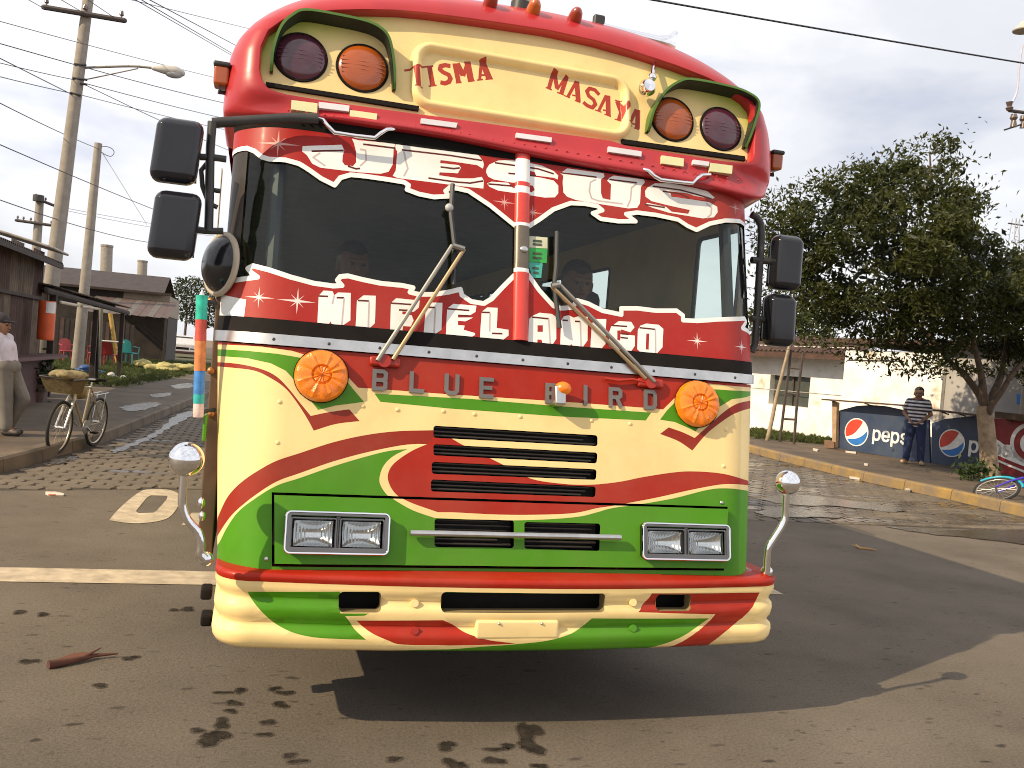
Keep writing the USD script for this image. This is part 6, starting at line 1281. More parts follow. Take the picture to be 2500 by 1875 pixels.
# bright white kiosk wall, shaded walls
def off_wall(w, d): a = w.p - w.n * d; b = a + w.d * w.len; return Wall((*a, 0), (*b, 0))
plaster = usdkit.material(stage, LOOKS + '/white_plaster', {'g': ('geometry', {}), 'n': ('noise_texture', {'scale': 1.6, 'detail': 7.0, 'roughness': 0.65}), 'r': ('rgb_ramp', {'ramp': [(0.30, (0.46, 0.34, 0.22)), (0.40, (0.68, 0.64, 0.57)), (0.55, (0.78, 0.77, 0.73)), (1, (0.80, 0.79, 0.76))]}),
    'nb': ('noise_texture', {'scale': 18.0, 'detail': 4.0}), 'b': ('bump', {'strength': 0.3, 'distance': 0.02}), 'p': ('principled_bsdf', {'roughness': 0.85})}, [('g.position', 'n.vector'), ('n.fac', 'r.fac'), ('r.color', 'p.base_color'), ('g.position', 'nb.vector'), ('nb.fac', 'b.height'), ('b.normal', 'p.normal')], surface='p.BSDF')
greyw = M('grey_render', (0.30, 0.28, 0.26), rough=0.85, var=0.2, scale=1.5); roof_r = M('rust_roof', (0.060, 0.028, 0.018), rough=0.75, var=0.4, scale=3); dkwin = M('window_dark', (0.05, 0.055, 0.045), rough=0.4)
KB = off_wall(KW, 1.0)
Tk = thing('kiosk_building', 'white plastered kiosk building behind the panels and the shelf', 'building')
a0 = KB.uv(*ZR([(690, 900)])[0])[0]; a1 = KB.uv(*ZR([(1360, 900)])[0])[0]; a2 = KB.uv(*ZR([(2350, 900)])[0])[0]; ztop_ = KB.uv(*ZR([(745, 425)])[0])[1]
lo_, hi_ = min(a0, a1), max(a0, a1)
part(Tk, 'wall', KB.slab(sg.box(lo_, 0.1, hi_, ztop_), -3.0, 0.0), plaster, smooth=False)
lo2, hi2 = min(a1, a2), max(a1, a2)
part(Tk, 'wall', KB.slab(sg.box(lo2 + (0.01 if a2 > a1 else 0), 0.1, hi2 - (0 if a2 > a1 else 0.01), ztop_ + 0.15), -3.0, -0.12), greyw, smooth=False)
part(Tk, 'flat_roof', KB.slab(sg.box(min(a0, a2) - 0.15, ztop_ + 0.152, max(a0, a2) + 0.15, ztop_ + 0.26), -3.3, 0.25), roof_r, smooth=False)
part(Tk, 'wall_conduit', KB.slab(KB.poly(ZR([(745, 492), (1130, 500), (1130, 506), (745, 498)])), 0.002, 0.02), steel_d, smooth=False)
part(Tk, 'wall_poster', KB.slab(KB.poly(ZR([(1868, 720), (1960, 730), (1960, 800), (1868, 790)])), -0.115, -0.10), logo_b, smooth=False)
part(Tk, 'wall_poster', KB.slab(KB.poly(ZR([(1900, 690), (1960, 697), (1960, 729), (1900, 722)])), -0.115, -0.10), logo_r, smooth=False)
# low white house further back
HB = off_wall(KW, 2.2)
Th = thing('house', 'low whitewashed house with a rust roof and one dark window, next to the bus mirrors', 'house')
hq = lambda k: HB.poly(ZR(k))
wallp = hq([(-400, 505), (100, 540), (735, 560), (735, 1080), (-400, 960)]); winp = hq([(225, 598), (490, 612), (478, 812), (222, 790)])
b = wallp.bounds; wallr = sg.box(b[0], 0.1, b[2], HB.uv(*ZR([(400, 400)])[0])[1])
wb = winp.bounds; winr = sg.box(*wb)
part(Th, 'wall', HB.slab(wallr.difference(winr), -0.25, 0.0), plaster, smooth=False)
wn_ = part(Th, 'window', HB.slab(winr, -0.24, -0.20), dkwin, smooth=False)
part(wn_, 'window_sill', HB.slab(sg.box(wb[0] - 0.05, wb[1] - 0.07, wb[2] + 0.05, wb[1] - 0.003), 0.002, 0.08), greyw, smooth=False)
part(wn_, 'window_bar', HB.slab(sg.box((wb[0] + wb[2]) / 2 - 0.03, wb[1], (wb[0] + wb[2]) / 2 + 0.03, wb[3]), -0.198, -0.14), steel_d, smooth=False)
zl = HB.uv(*ZR([(300, 800)])[0])[1]
part(Th, 'plinth', HB.slab(sg.box(b[0], 0.1, b[2], zl), 0.002, 0.10), plaster, smooth=False)
part(Th, 'wall_line', HB.slab(sg.box(b[0], zl + 0.42, b[2], zl + 0.44), 0.002, 0.012), greyw, smooth=False)
rz0, rz1 = HB.uv(*ZR([(500, 455)])[0])[1], HB.uv(*ZR([(500, 355)])[0])[1]
V = np.array([HB.xyz(b[0] - 0.3, rz0, 0.75), HB.xyz(b[2] + 0.3, rz0, 0.75), HB.xyz(b[2] + 0.3, rz1 + 0.15, -1.8), HB.xyz(b[0] - 0.3, rz1 + 0.15, -1.8)])
slope = V[3] - V[0]; nrib = 46; seg_ = []
for k in range(nrib):                                   # ribbed tin roof
    t0, t1 = k / nrib, (k + 1) / nrib; e0, e1 = V[0] + (V[1] - V[0]) * t0, V[0] + (V[1] - V[0]) * t1; em = (e0 + e1) / 2 + np.array([0, 0, .05])
    seg_.append(trimesh.Trimesh([e0, em, e1, e0 + slope, em + slope, e1 + slope], [[0, 1, 4], [0, 4, 3], [1, 2, 5], [1, 5, 4]], process=False))
part(Th, 'roof', cat(seg_), roof_r, smooth=False)
part(Th, 'eave_board', HB.slab(sg.box(b[0] - 0.3, rz0 - 0.16, b[2] + 0.3, rz0 - 0.01), 0.66, 0.72), roof_r, smooth=False)
part(Th, 'rear_wall', HB.slab(sg.box(b[0], 0.1, b[2], rz0), -4.0, -3.8), greyw, smooth=False)
# ladder-like iron frame and the leaning pole
LW = off_wall(KW, -0.5)
lad = thing('ladder', 'dark ladder standing on the pavement in front of the white house', 'ladder')
rail = [[LW.xyz(*LW.uv(*p)) for p in ZR(k)] for k in ([(288, 1042), (322, 760), (352, 540), (362, 425)], [(385, 1035), (405, 760), (432, 540), (448, 440)])]
for r_ in rail:
    r_[0][2] = 0.15; part(lad, 'rail', tube(r_, 0.035, 8), steel_d)
for y0, y1 in ((548, 555), (718, 728), (893, 898)):
    p0, p1 = LW.uv(*ZR([(300 + (1042 - y0) * 0.13, y0)])[0]), LW.uv(*ZR([(385 + (1035 - y1) * 0.105, y1)])[0])
    part(lad, 'rung', tube([LW.xyz(*p0), LW.xyz(*p1)], 0.028, 8), steel_d)
T = thing('wooden_pole', 'pale crooked pole leaning on the ladder', 'pole')
lp_ = [LW.xyz(*LW.uv(*p), 0.15) for p in ZR([(232, 1020), (262, 900), (290, 760), (325, 620), (350, 520), (372, 428)])]; lp_[0][2] = 0.15
part(T, 'shaft', tube(curve(lp_, 4), np.linspace(0.055, 0.035, 21), 8), M('pole_pale', (0.33, 0.25, 0.17), rough=0.8, var=0.25), smooth=True); part(T, 'fork_end', tube([lp_[-1], lp_[-1] + [0.05, 0.05, 0.14]], [0.035, 0.02], 6), M('pole_pale', (0.33, 0.25, 0.17)))

# ------------------------------------------------------------------ the tree
def leafmat(name, c0, c1):
    return usdkit.material(stage, f'{LOOKS}/{name}', {'g': ('geometry', {}), 'r': ('rgb_ramp', {'ramp': [(0.0, c0), (0.75, c1), (1.0, tuple(np.array(c1) * [1.7, 1.5, 1.0]))]}), 'd': ('principled_bsdf', {'roughness': 0.5, 'specular_ior_level': 0.35}),
        't': ('translucent_bsdf', {}), 'm': ('mix_closure', {'fac': 0.28})}, [('g.random_per_island', 'r.fac'), ('r.color', 'd.base_color'), ('r.color', 't.color'), ('d.BSDF', 'm.closure1'), ('t.BSDF', 'm.closure2')], surface='m.closure')
leaf_t = leafmat('tree_leaves', (0.040, 0.046, 0.006), (0.19, 0.165, 0.018))
bark = M('bark_pale', (0.30, 0.22, 0.14), rough=0.85, var=0.35, scale=8, bump=0.6); bark_d = M('bark_dark', (0.10, 0.07, 0.05), rough=0.9, var=0.3, scale=8)
def leaves(points, size, r, flat=0.5):
    """one small folded leaf quad per point"""
    n = len(points); a = r.normal(size=(n, 3)); a /= np.linalg.norm(a, axis=1, keepdims=True); b = r.normal(size=(n, 3)); b[:, 2] += flat * 2; b = np.cross(a, b); b /= np.linalg.norm(b, axis=1, keepdims=True) + 1e-9
    s = size * r.uniform(0.6, 1.4, (n, 1)); L, W = a * s, b * s * 0.42
    V = np.stack([points - L * .5, points + W * .5 + np.cross(a, b) * s * .10, points + L * .5, points - W * .5 + np.cross(a, b) * s * .10], 1).reshape(-1, 3)
    i = np.arange(n)[:, None] * 4
    return trimesh.Trimesh(V, np.vstack([i + [0, 1, 2], i + [0, 2, 3]]), process=False)
def inside(poly, n, r):
    b = poly.bounds; out = []; pp = prep(poly)
    while len(out) < n:
        q = r.uniform((b[0], b[1]), (b[2], b[3]), (n, 2)); out += [x for x in q if pp.contains(sg.Point(x))]
    return np.array(out[:n])
tb = G(2421, 1166, 0.15)
YT = tb[1]
ZTR = lambda k: zz(k, 1800, 0, 700 / 1659)
crown_px = ZTR([(178, 1300), (190, 1220), (240, 1060), (300, 1110), (400, 1180), (430, 1000), (520, 1030), (600, 990), (680, 930), (760, 905), (820, 950), (900, 890), (965, 930), (1000, 840), (1070, 770), (1130, 820), (1170, 850), (1205, 940), (1180, 1050), (1205, 1130), (1290, 1040), (1300, 1150), (1240, 1240), (1215, 1310), (1270, 1290), (1350, 1350), (1380, 1430), (1460, 1410), (1490, 1490), (1560, 1500), (1640, 1430), (1760, 1380), (1960, 1420), (2150, 1600)]) + \
    [(2740, 760), (2720, 860), (2600, 920)] + ZR([(1936, 575), (1800, 560), (1700, 530), (1560, 520), (1420, 520), (1330, 530), (1250, 560), (1130, 530), (1080, 450), (930, 470), (800, 430), (720, 355), (520, 350), (390, 330), (365, 120)])
cp3 = np.array([PY(x, y, YT) for x, y in crown_px]); crown_poly = sg.Polygon(cp3[:, [0, 2]]).buffer(0)
TREE = thing('tree', 'broad dark leafy tree with a pale trunk on the right pavement', 'tree')
rt = np.random.default_rng(21)
def limb(px, r0, r1, dy=0.0, mat=bark, name='limb', par=TREE):
    P = [PY(x, y, YT + dy * k / max(1, len(px) - 1)) for k, (x, y) in enumerate(px)]
    return part(par, name, tube(curve(P, 4), np.linspace(r0, r1, 4 * (len(P) - 1) + 1), 12), mat, smooth=True)
tp = ZR([(1705, 1290), (1700, 1200), (1692, 1080), (1682, 960), (1672, 860), (1668, 800)])
tp[0] = (2421, 1170)
trunk = limb(tp, 0.17, 0.14, 0, bark, 'trunk')
limb(ZR([(1672, 860), (1650, 760), (1600, 680), (1520, 580), (1440, 510), (1340, 380)]), 0.085, 0.035, 0.6, bark_d); limb(ZR([(1672, 830), (1660, 700), (1640, 560), (1600, 400), (1560, 200)]), 0.085, 0.03, -0.5, bark_d)
limb(ZR([(1676, 850), (1730, 720), (1780, 600), (1800, 480), (1830, 300)]), 0.085, 0.035, 0.3, bark_d); limb(ZR([(1680, 900), (1720, 800), (1790, 700), (1880, 560), (2050, 420)]), 0.07, 0.03, -0.8, bark_d)
limb(ZR([(1340, 380), (1200, 250), (1000, 150), (800, 60)]), 0.06, 0.02, 0.4, bark_d); limb(ZR([(1560, 200), (1480, 0), (1380, -250), (1320, -600), (1300, -900)]), 0.06, 0.015, 0.0, bark_d)
# leaf clumps fill the crown's outline; deeper where the outline is wide
nclump = 330
cq = inside(crown_poly.buffer(-0.16), nclump, rt); bd = crown_poly.boundary
pts = []
for x, z in cq:
    d = bd.distance(sg.Point(x, z)); dep = min(2.3, 0.35 + 1.3 * d); y = YT + rt.uniform(-1, 1) * dep
    if rt.uniform() < 0.30: y = YT - dep * rt.uniform(0.7, 1.0)
    rad = rt.uniform(0.16, 0.42) * min(1, 0.5 + d); k = int(300 * (rad / 0.4) ** 2) + 30
    v = rt.normal(size=(k, 3)); v /= np.linalg.norm(v, axis=1, keepdims=True); v *= rt.uniform(0.55, 1.0, (k, 1)) * rad * [1.1, 1.1, 0.75]
    pts.append(v + [x, y, z])
ed = []
L_ = crown_poly.exterior.length
for s_ in np.arange(0, L_, 0.05):                       # twigs along the outline
    p_ = np.array(crown_poly.exterior.interpolate(s_).coords[0]); k = rt.integers(6, 16)
    ed.append(np.c_[rt.normal(p_[0], 0.06, k), rt.normal(YT, 0.5, k), rt.normal(p_[1] - 0.06, 0.07, k)])
part(TREE, 'crown', leaves(np.vstack(pts + ed), 0.090, rt), leaf_t, smooth=False, kind='stuff')
core = inside(crown_poly.buffer(-0.55), 60, rt)
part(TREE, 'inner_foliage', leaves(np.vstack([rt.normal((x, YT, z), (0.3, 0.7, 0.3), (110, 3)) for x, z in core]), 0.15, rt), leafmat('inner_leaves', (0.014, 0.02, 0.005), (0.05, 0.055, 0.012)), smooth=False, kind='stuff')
# small weeds at the trunk
T = thing('weed_clump', 'small green weed clump at the foot of the tree trunk', 'weeds')
o = G(2375, 1172, 0.15); part(T, 'leaves', leaves(rt.normal((o[0], o[1], 0.32), (0.16, 0.16, 0.10), (260, 3)), 0.11, rt), leafmat('weed_leaves', (0.03, 0.05, 0.01), (0.08, 0.12, 0.025)), smooth=False); part(T, 'stem', tube([(o[0], o[1], 0.14), (o[0] + .03, o[1], 0.4)], 0.01, 5), bark_d)

# ------------------------------------------------------------------ far background: tree rows and low blocks that hide the horizon
def bush(name, label, cat_, px, y, depth, n, size, mat, stem=None, group=None):
    T = thing(name, label, cat_, group); pp_ = np.array([PY(a, b, y) for a, b in px]); poly = sg.Polygon(pp_[:, [0, 2]]).buffer(0); b = poly.bounds
    q = inside(poly, n, rt); dd = rt.uniform(-1, 1, n) * depth
    part(T, 'crown', leaves(np.c_[q[:, 0], y + dd, q[:, 1]] + rt.normal(0, 0.06, (n, 3)), size, rt), mat, smooth=False, kind='stuff')
    x = (b[0] + b[2]) / 2 if stem is None else PY(*stem, y)[0]
    part(T, 'trunk', tube([(x, y, -0.02), (x + .05, y, b[1] + 0.25 * (b[3] - b[1])), (x - .1, y, b[1] + 0.7 * (b[3] - b[1]))], [0.14, 0.10, 0.04], 8), bark_d)
    return T
far_leaf = leafmat('far_leaves', (0.03, 0.04, 0.012), (0.11, 0.13, 0.03)); lit_leaf = leafmat('bright_leaves', (0.05, 0.06, 0.012), (0.16, 0.17, 0.03))
bush('tree', 'green tree at the end of the left street beyond the parked car', 'tree', [(412, 700), (440, 680), (470, 676), (520, 690), (560, 700), (560, 800), (480, 800), (415, 770)], 84, 2.5, 3000, 0.34, far_leaf, (452, 800))
bush('tree', 'small tree top showing above the far left tin shack roof', 'tree', [(-60, 610), (-20, 596), (10, 592), (35, 610), (45, 640), (-60, 650)], 34, 1.2, 900, 0.22, far_leaf)
bush('shrub', 'sunlit shrub row behind the right bus mirrors', 'shrub', [(1840, 760), (1870, 735), (1910, 745), (1960, 750), (2010, 770), (2030, 850), (1840, 850)], 24, 1.0, 2600, 0.20, lit_leaf)
bush('tree', 'distant thin tree between the bus and the leafy tree', 'tree', [(1845, 790), (1860, 700), (1905, 640), (1960, 640), (1990, 700), (2020, 790)], 40, 1.5, 1000, 0.28, far_leaf)
bw = M('far_block', (0.34, 0.31, 0.28), rough=0.9, var=0.15)

# ================================================================== LEFT SIDE: poles, wires, shacks, stalls
conc = M('pole_concrete', (0.24, 0.21, 0.175), rough=0.85, var=0.15, scale=5); insul = M('insulator', (0.10, 0.07, 0.06), rough=0.3, coat=0.4); wirem = M('wire_black', (0.02, 0.02, 0.022), rough=0.6)
Z7 = lambda k: zz(k, 0, 0, 600 / 1422)
def pole_from(name, label, bot, top, y, r0, r1, cat_='utility pole', extra=0.0, group=None):
    a, b = PY(*bot, y), PY(*top, y); d = (b - a) / (b - a)[2]; base = a - d * (a[2] - 0.12); tip = b + d * extra
    T = thing(name, label, cat_, group, (base[0], base[1], 0)) if False else thing(name, label, cat_, group)
    part(T, 'shaft', tube([base, base * .5 + tip * .5, tip], [r0, (r0 + r1) / 2, r1], 16), conc, smooth=True)
    return T, (lambda px, py: PY(px, py, y)), base, tip
def crossarm(T, a, b, dy, insl, w=0.055):
    dv = np.array([0, dy, 0.0]); A_, B2 = a + dv, b + dv
    c = part(T, 'crossarm', hulls([[(A_, w), (B2, w)]], seg=8), M('crossarm_wood', (0.07, 0.055, 0.05), rough=0.85), smooth=False)
    for t in insl:
        p = A_ * (1 - t) + B2 * t
        part(c, 'insulator', tube([p, p + [0, 0, .09], p + [0, 0, .12], p + [0, 0, .22]], [0.02, 0.02, 0.055, 0.035], 10), insul, smooth=40)
    return c
Y1 = 20.5
P1, at1, b1, t1 = pole_from('utility_pole', 'tall pale concrete utility pole with a street lamp, at left', (130, 660), (215, 0), Y1, 0.20, 0.115, extra=0.9)
crossarm(P1, at1(*Z7([(262, 55)])[0]), at1(*Z7([(725, 132)])[0]), -0.16, (0.03, 0.5, 0.96), 0.065)
for (a, b) in (((435, 380), (505, 385)), ((425, 460), (510, 470)), ((410, 545), (475, 560)), ((470, 490), (510, 498))):
    p, q = at1(*Z7([a])[0]), at1(*Z7([b])[0]); part(P1, 'pole_band', tube([p + [0, -.12, 0], q + [0, -.12, 0]], 0.03, 8), darkmetal)
arm = [at1(*p) for p in Z7([(490, 392), (640, 386), (780, 384), (890, 394)])]
la = part(P1, 'lamp_arm', tube(curve(arm, 4), 0.030, 8), conc, smooth=60)
part(P1, 'lamp_brace', tube([at1(*Z7([(490, 462)])[0]), at1(*Z7([(800, 396)])[0])], 0.016, 6), conc)
h0, h1 = at1(*Z7([(885, 395)])[0]), at1(*Z7([(1062, 425)])[0]); dh = h1 - h0
lh = part(P1, 'lamp_head', hulls([[(h0, .05), (h0 + dh * .35 + [0, 0, .015], .11), (h0 + dh * .75 + [0, 0, .02], .13), (h1 - dh * .06, .09)]], refine=0.05, it=3), M('lamp_shell', (0.42, 0.40, 0.36), rough=0.5), smooth=True)
part(lh, 'lamp_bowl', sphere(h0 + dh * .68 + [0, 0, -.06], 0.14, 3, (1.5, 0.8, 0.7)), M('lamp_bowl', (0.30, 0.30, 0.30), rough=0.15, coat=0.5), smooth=True)
Y2 = 29.0
P2_, at2, b2, t2 = pole_from('utility_pole', 'slimmer concrete pole with a bare top, right of the street lamp pole', (202, 750), (240, 350), Y2, 0.19, 0.12)
lp2 = [at2(*p) for p in Z7([(575, 850), (615, 848), (650, 862), (660, 885), (640, 905), (600, 890), (575, 868)])]
part(P2_, 'cable_loop', tube(curve(lp2, 4), 0.012, 5), wirem, smooth=60)
part(P2_, 'guy_wire', tube([at2(*Z7([(590, 880)])[0]), at2(*Z7([(850, 1300)])[0])], 0.010, 5), M('guy_grey', (0.35, 0.34, 0.36), rough=0.6))
Y3 = 44.0
P3, at3, b3, t3 = pole_from('utility_pole', 'distant concrete pole with two dark crossarms above the left roofs', (86, 650), (98, 478), Y3, 0.24, 0.18)
crossarm(P3, at3(*Z7([(100, 1278)])[0]), at3(*Z7([(308, 1308)])[0]), -0.22, (0.04, 0.2, 0.4, 0.97), 0.07); crossarm(P3, at3(*Z7([(208, 1150)])[0]), at3(*Z7([(330, 1198)])[0]), -0.22, (0.05, 0.5), 0.07)
part(P3, 'transformer', tube([at3(*Z7([(230, 1170)])[0]) + [0, -.3, 0], at3(*Z7([(232, 1135)])[0]) + [0, -.3, 0]], 0.24, 14), darkmetal)
for lab, b_, t_, y, r in (('pale stub of a far water tower column above the dark roof', (258, 690), (261, 603), 70, 0.42), ('smaller pale far column, right of the taller stub', (346, 690), (348, 640), 85, 0.42)):
    T, *_ = pole_from('tower_column', lab, b_, t_, y, r, r, 'column'); part(T, 'column_cap', tube([PY(*t_, y), PY(*t_, y) + [0, 0, .15]], r * 1.08, 12), conc)
def wire(label, a, ya, b, yb, r=0.011, sag=0.25, group=None, n=14, mat=None):
    A_, B2 = PY(*a, ya), PY(*b, yb); t = np.linspace(0, 1, n)[:, None]
    pts_ = A_ * (1 - t) + B2 * t; pts_[:, 2] -= sag * 4 * (t * (1 - t))[:, 0]
    solo('overhead_wire', tube(pts_, r, 5), mat or wirem, label, 'wire', group, smooth=True)
wg = 'overhead wires left of the bus'
def wz(label, a, ya, b, yb, **k):
    a, b = Z7([a])[0], Z7([b])[0]; wire(label, a, ya, b, yb, group=wg, **k)
wz('thin wire crossing the lamp pole just below its crossarm', (-250, 55), 14, (1500, 508), 34, sag=0.05, r=0.008)
wz('wire passing the pole level with the lamp arm bracket', (-250, 180), 15, (1500, 640), 33, sag=0.08)
wz('steep wire from the upper left edge down to the collar on the lamp pole', (-250, 212), 12, (412, 545), Y1, sag=0.0)
wz('wire meeting the lamp pole at its second band', (-250, 300), 15, (432, 462), Y1, sag=0.02, r=0.009)
wz('wire running from the second band of the lamp pole to the bus roof', (490, 482), Y1, (1500, 728), 40, sag=0.05)
wz('lowest of the wires fixed to the lamp pole bands, on its left', (-250, 378), 15, (415, 540), Y1, sag=0.02, r=0.009)
wz('wire from the lowest pole band toward the upper left mirror', (470, 550), Y1, (1500, 790), 40, sag=0.05, r=0.009)
wz('steep wire from the lamp pole band down behind the upper left mirror', (495, 492), Y1, (1500, 935), 42, sag=0.1)
wz('wire ending at the bare top of the slimmer pole', (-250, 468), 12, (572, 862), Y2, sag=0.05)
wz('wire crossing both left poles and ending behind the lower left mirror', (-250, 728), 13, (1300, 1360), 42, sag=0.1)
wz('lowest sagging wire across both left poles above the roofs', (-250, 1065), 14, (1100, 1412), 45, sag=0.35)
wz('left one of the steep wires at the top of the picture beside the bus roof', (560, -130), 11, (1500, 412), 34, sag=0.0, r=0.009)
wz('second of the steep wires at the top of the picture beside the bus roof', (600, -130), 11, (1500, 402), 33, sag=0.0, r=0.010)
wz('steepest wire at the top of the picture reaching the bus roof shoulder', (640, -120), 10, (1500, 335), 30, sag=0.0, r=0.010)
wz('thin flat wire at the top of the picture left of the bus roof', (560, -50), 12, (1600, 205), 30, sag=0.0, r=0.007)
wz('wire from the picture top to the left end of the crossarm', (60, -60), 14, (265, 55), Y1, sag=0.0, r=0.009)
wz('wire from the picture top to the middle of the crossarm', (200, -90), 14, (490, 78), Y1, sag=0.0, r=0.009)
wz('short wire from the crossarm right of the lamp pole up to the picture top', (480, -20), 16, (655, 98), Y1, sag=0.0, r=0.009)
wz('faint upper wire of the far pole running to the bus', (320, 1192), Y3, (1300, 1352), 60, sag=0.1, r=0.011)
wz('faint lower wire of the far pole running to the bus', (320, 1204), Y3, (1300, 1372), 60, sag=0.15, r=0.011)
wire('thick black cable across the upper right sky', (1380, -38), 6.0, (2760, 196), 7.6, r=0.0125, sag=0.02)
for k, (a, b) in enumerate((((1820, 538), (2120, 600)), ((1820, 560), (2120, 628)), ((1820, 588), (2120, 650)), ((1820, 610), (2120, 690)), ((1820, 700), (2120, 745)))):
    wire(['top', 'second', 'third', 'fourth', 'lowest'][k] + ' of the far wires showing between the bus and its right mirrors', a, 30, b, 34, r=0.014, sag=0.1, group='far wires right of the bus')
# hardware at the right edge, on a pole just outside the picture
YR = 11.0
TR = thing('utility_pole', 'concrete pole at the right picture edge with insulators and a lamp reaching in', 'utility pole')
xR = PY(2590, 300, YR)[0]
part(TR, 'shaft', tube([(xR, YR + 0.1, 0.1), (xR, YR + 0.1, 11.5)], [0.19, 0.12], 16), conc, smooth=True)
q = PY(*ZTR([(1655, 170)])[0], YR); part(TR, 'lamp_head', place(lathe([(0.001, .16), (.06, .15), (.12, .06), (.20, -.02), (.19, -.04), (0.001, -.02)][::-1], 20), q, (1, 0, 0), (0, 1, 0), (0, 0, 1)), M('lamp_shell', (0.42, 0.40, 0.36)), smooth=40)
part(TR, 'lamp_arm', tube([q + [0, 0, .1], q + [0.25, .05, .2], (xR, YR, q[2] + .3)], 0.03, 8), darkmetal)
a, b = PY(*ZTR([(1575, 640)])[0], YR), PY(*ZTR([(1960, 690)])[0], YR)
ca = part(TR, 'crossarm', hulls([[(a, .035), (b, .035)]], seg=8), M('crossarm_wood', (0.07, 0.055, 0.05)), smooth=False)
for px in ((1575, 640, 1575, 590), (1600, 660, 1598, 735), (1655, 668, 1655, 740)):
    p0, p1 = PY(*ZTR([px[:2]])[0], YR), PY(*ZTR([px[2:]])[0], YR)
    part(ca, 'insulator', tube([p0, p0 * .7 + p1 * .3, p0 * .5 + p1 * .5, p1], [0.05, 0.075, 0.045, 0.07], 12), insul, smooth=40)
part(ca, 'fuse_stay', tube([PY(*ZTR([(1545, 752)])[0], YR), PY(*ZTR([(1660, 715)])[0], YR)], 0.018, 6), darkmetal)
part(TR, 'drop_cable', tube(curve([PY(*p, YR) for p in ZTR([(1650, 260), (1632, 380), (1625, 470), (1615, 540), (1590, 595)])], 4), 0.02, 6), M('cable_grey', (0.42, 0.41, 0.50), rough=0.6), smooth=60)
# lattice mast on the far right
T = thing('lattice_mast', 'faint far lattice mast behind the leafy tree at right', 'mast'); ym = 95.0; lat = []
m0, m1 = PY(2440, 700, ym), PY(2472, 532, ym); xc = (m0[0] + PY(2490, 700, ym)[0]) / 2
for k in range(9):
    z0 = 4 + k * (m1[2] - 4) / 9; z1 = 4 + (k + 1) * (m1[2] - 4) / 9; w0, w1 = 1.3 - .11 * k, 1.3 - .11 * (k + 1)
    for sx, sy in ((-1, -1), (1, -1), (1, 1), (-1, 1)):
        lat.append(tube([(xc + sx * w0, ym + sy * w0, z0), (xc + sx * w1, ym + sy * w1, z1)], .06, 4))
    lat += [tube([(xc - w0, ym - w0, z0), (xc + w1, ym - w1, z1)], .045, 4), tube([(xc + w0, ym - w0, z0), (xc - w1, ym - w1, z1)], .045, 4), tube([(xc - w0, ym - w0, z0), (xc + w0, ym - w0, z0)], .04, 4)]
part(T, 'lattice', cat(lat), M('mast_grey', (0.22, 0.22, 0.24), rough=0.6)); part(T, 'antenna', tube([(xc - 1.2, ym, m1[2] - .8), (xc + 1.2, ym, m1[2] - .8)], .1, 5), darkmetal); part(T, 'footing', box([xc - 1.6, ym - 1.6, 0], [xc + 1.6, ym + 1.6, 4]), bw)

# tin shack at the left edge
tin_a = M('tin_brown', (0.16, 0.12, 0.08), rough=0.7, scale=2.2, col2=(0.06, 0.04, 0.027)); tin_b = M('tin_rust', (0.085, 0.045, 0.032), rough=0.75, scale=3.0, col2=(0.04, 0.022, 0.018)); dkwood = M('dark_timber', (0.028, 0.018, 0.013), rough=0.85, var=0.4)
SW = Wall((-5.15, 9.0), (-5.15, 17.0))
def corr(wall, s0, s1, z0, z1, off, pitch=0.13, amp=0.022):
    n = max(4, int(abs(s1 - s0) / pitch * 6)); s = np.linspace(s0, s1, n); o = off + amp * np.sin((s - s0) / pitch * 2 * np.pi)
    V = [wall.xyz(a, z, b) for z in (z0, z1) for a, b in zip(s, o)]
    return trimesh.Trimesh(V, [[i, i + 1, n + i + 1] for i in range(n - 1)] + [[i, n + i + 1, n + i] for i in range(n - 1)], process=False)
SH = thing('market_shack', 'dark market shack of corrugated tin sheets at the left picture edge', 'shack')
sE = SW.uv(100, 700)[0]; zt = SW.uv(60, 612)[1]; zm = SW.uv(60, 722)[1]; zc = SW.uv(60, 868)[1]
s = 0.3; k = 0
while s < sE:
    e = min(s + 0.82, sE)
    part(SH, 'tin_sheet', corr(SW, s, e + 0.04, zm - 0.05, zt + 0.12 * (k % 2), 0.0), (tin_a, tin_b, tin_a)[k % 3], smooth=40)
    part(SH, 'tin_sheet', corr(SW, s, e + 0.04, zc + 0.02, zm, 0.025), (tin_b, tin_a, tin_b)[k % 3], smooth=40)
    s = e; k += 1
part(SH, 'base_board', SW.slab(sg.box(0.3, 0.14, sE - 0.25, zc - 0.03), -0.05, 0.30), M('base_maroon', (0.05, 0.012, 0.012), rough=0.7, var=0.3), smooth=False)
part(SH, 'counter', SW.slab(sg.box(0.3, zc - 0.028, sE + 0.45, zc + 0.03), -0.1, 0.48), M('counter_red', (0.075, 0.028, 0.024), rough=0.7), smooth=False)
part(SH, 'end_wall', box([-8.6, 9.0 + sE - 0.02, 0.14], [-5.2, 9.0 + sE + 0.04, zt]), tin_b)
part(SH, 'rail', SW.slab(sg.box(0.3, zm - 0.03, sE + 0.02, zm + 0.03), 0.045, 0.09), dkwood, smooth=False)
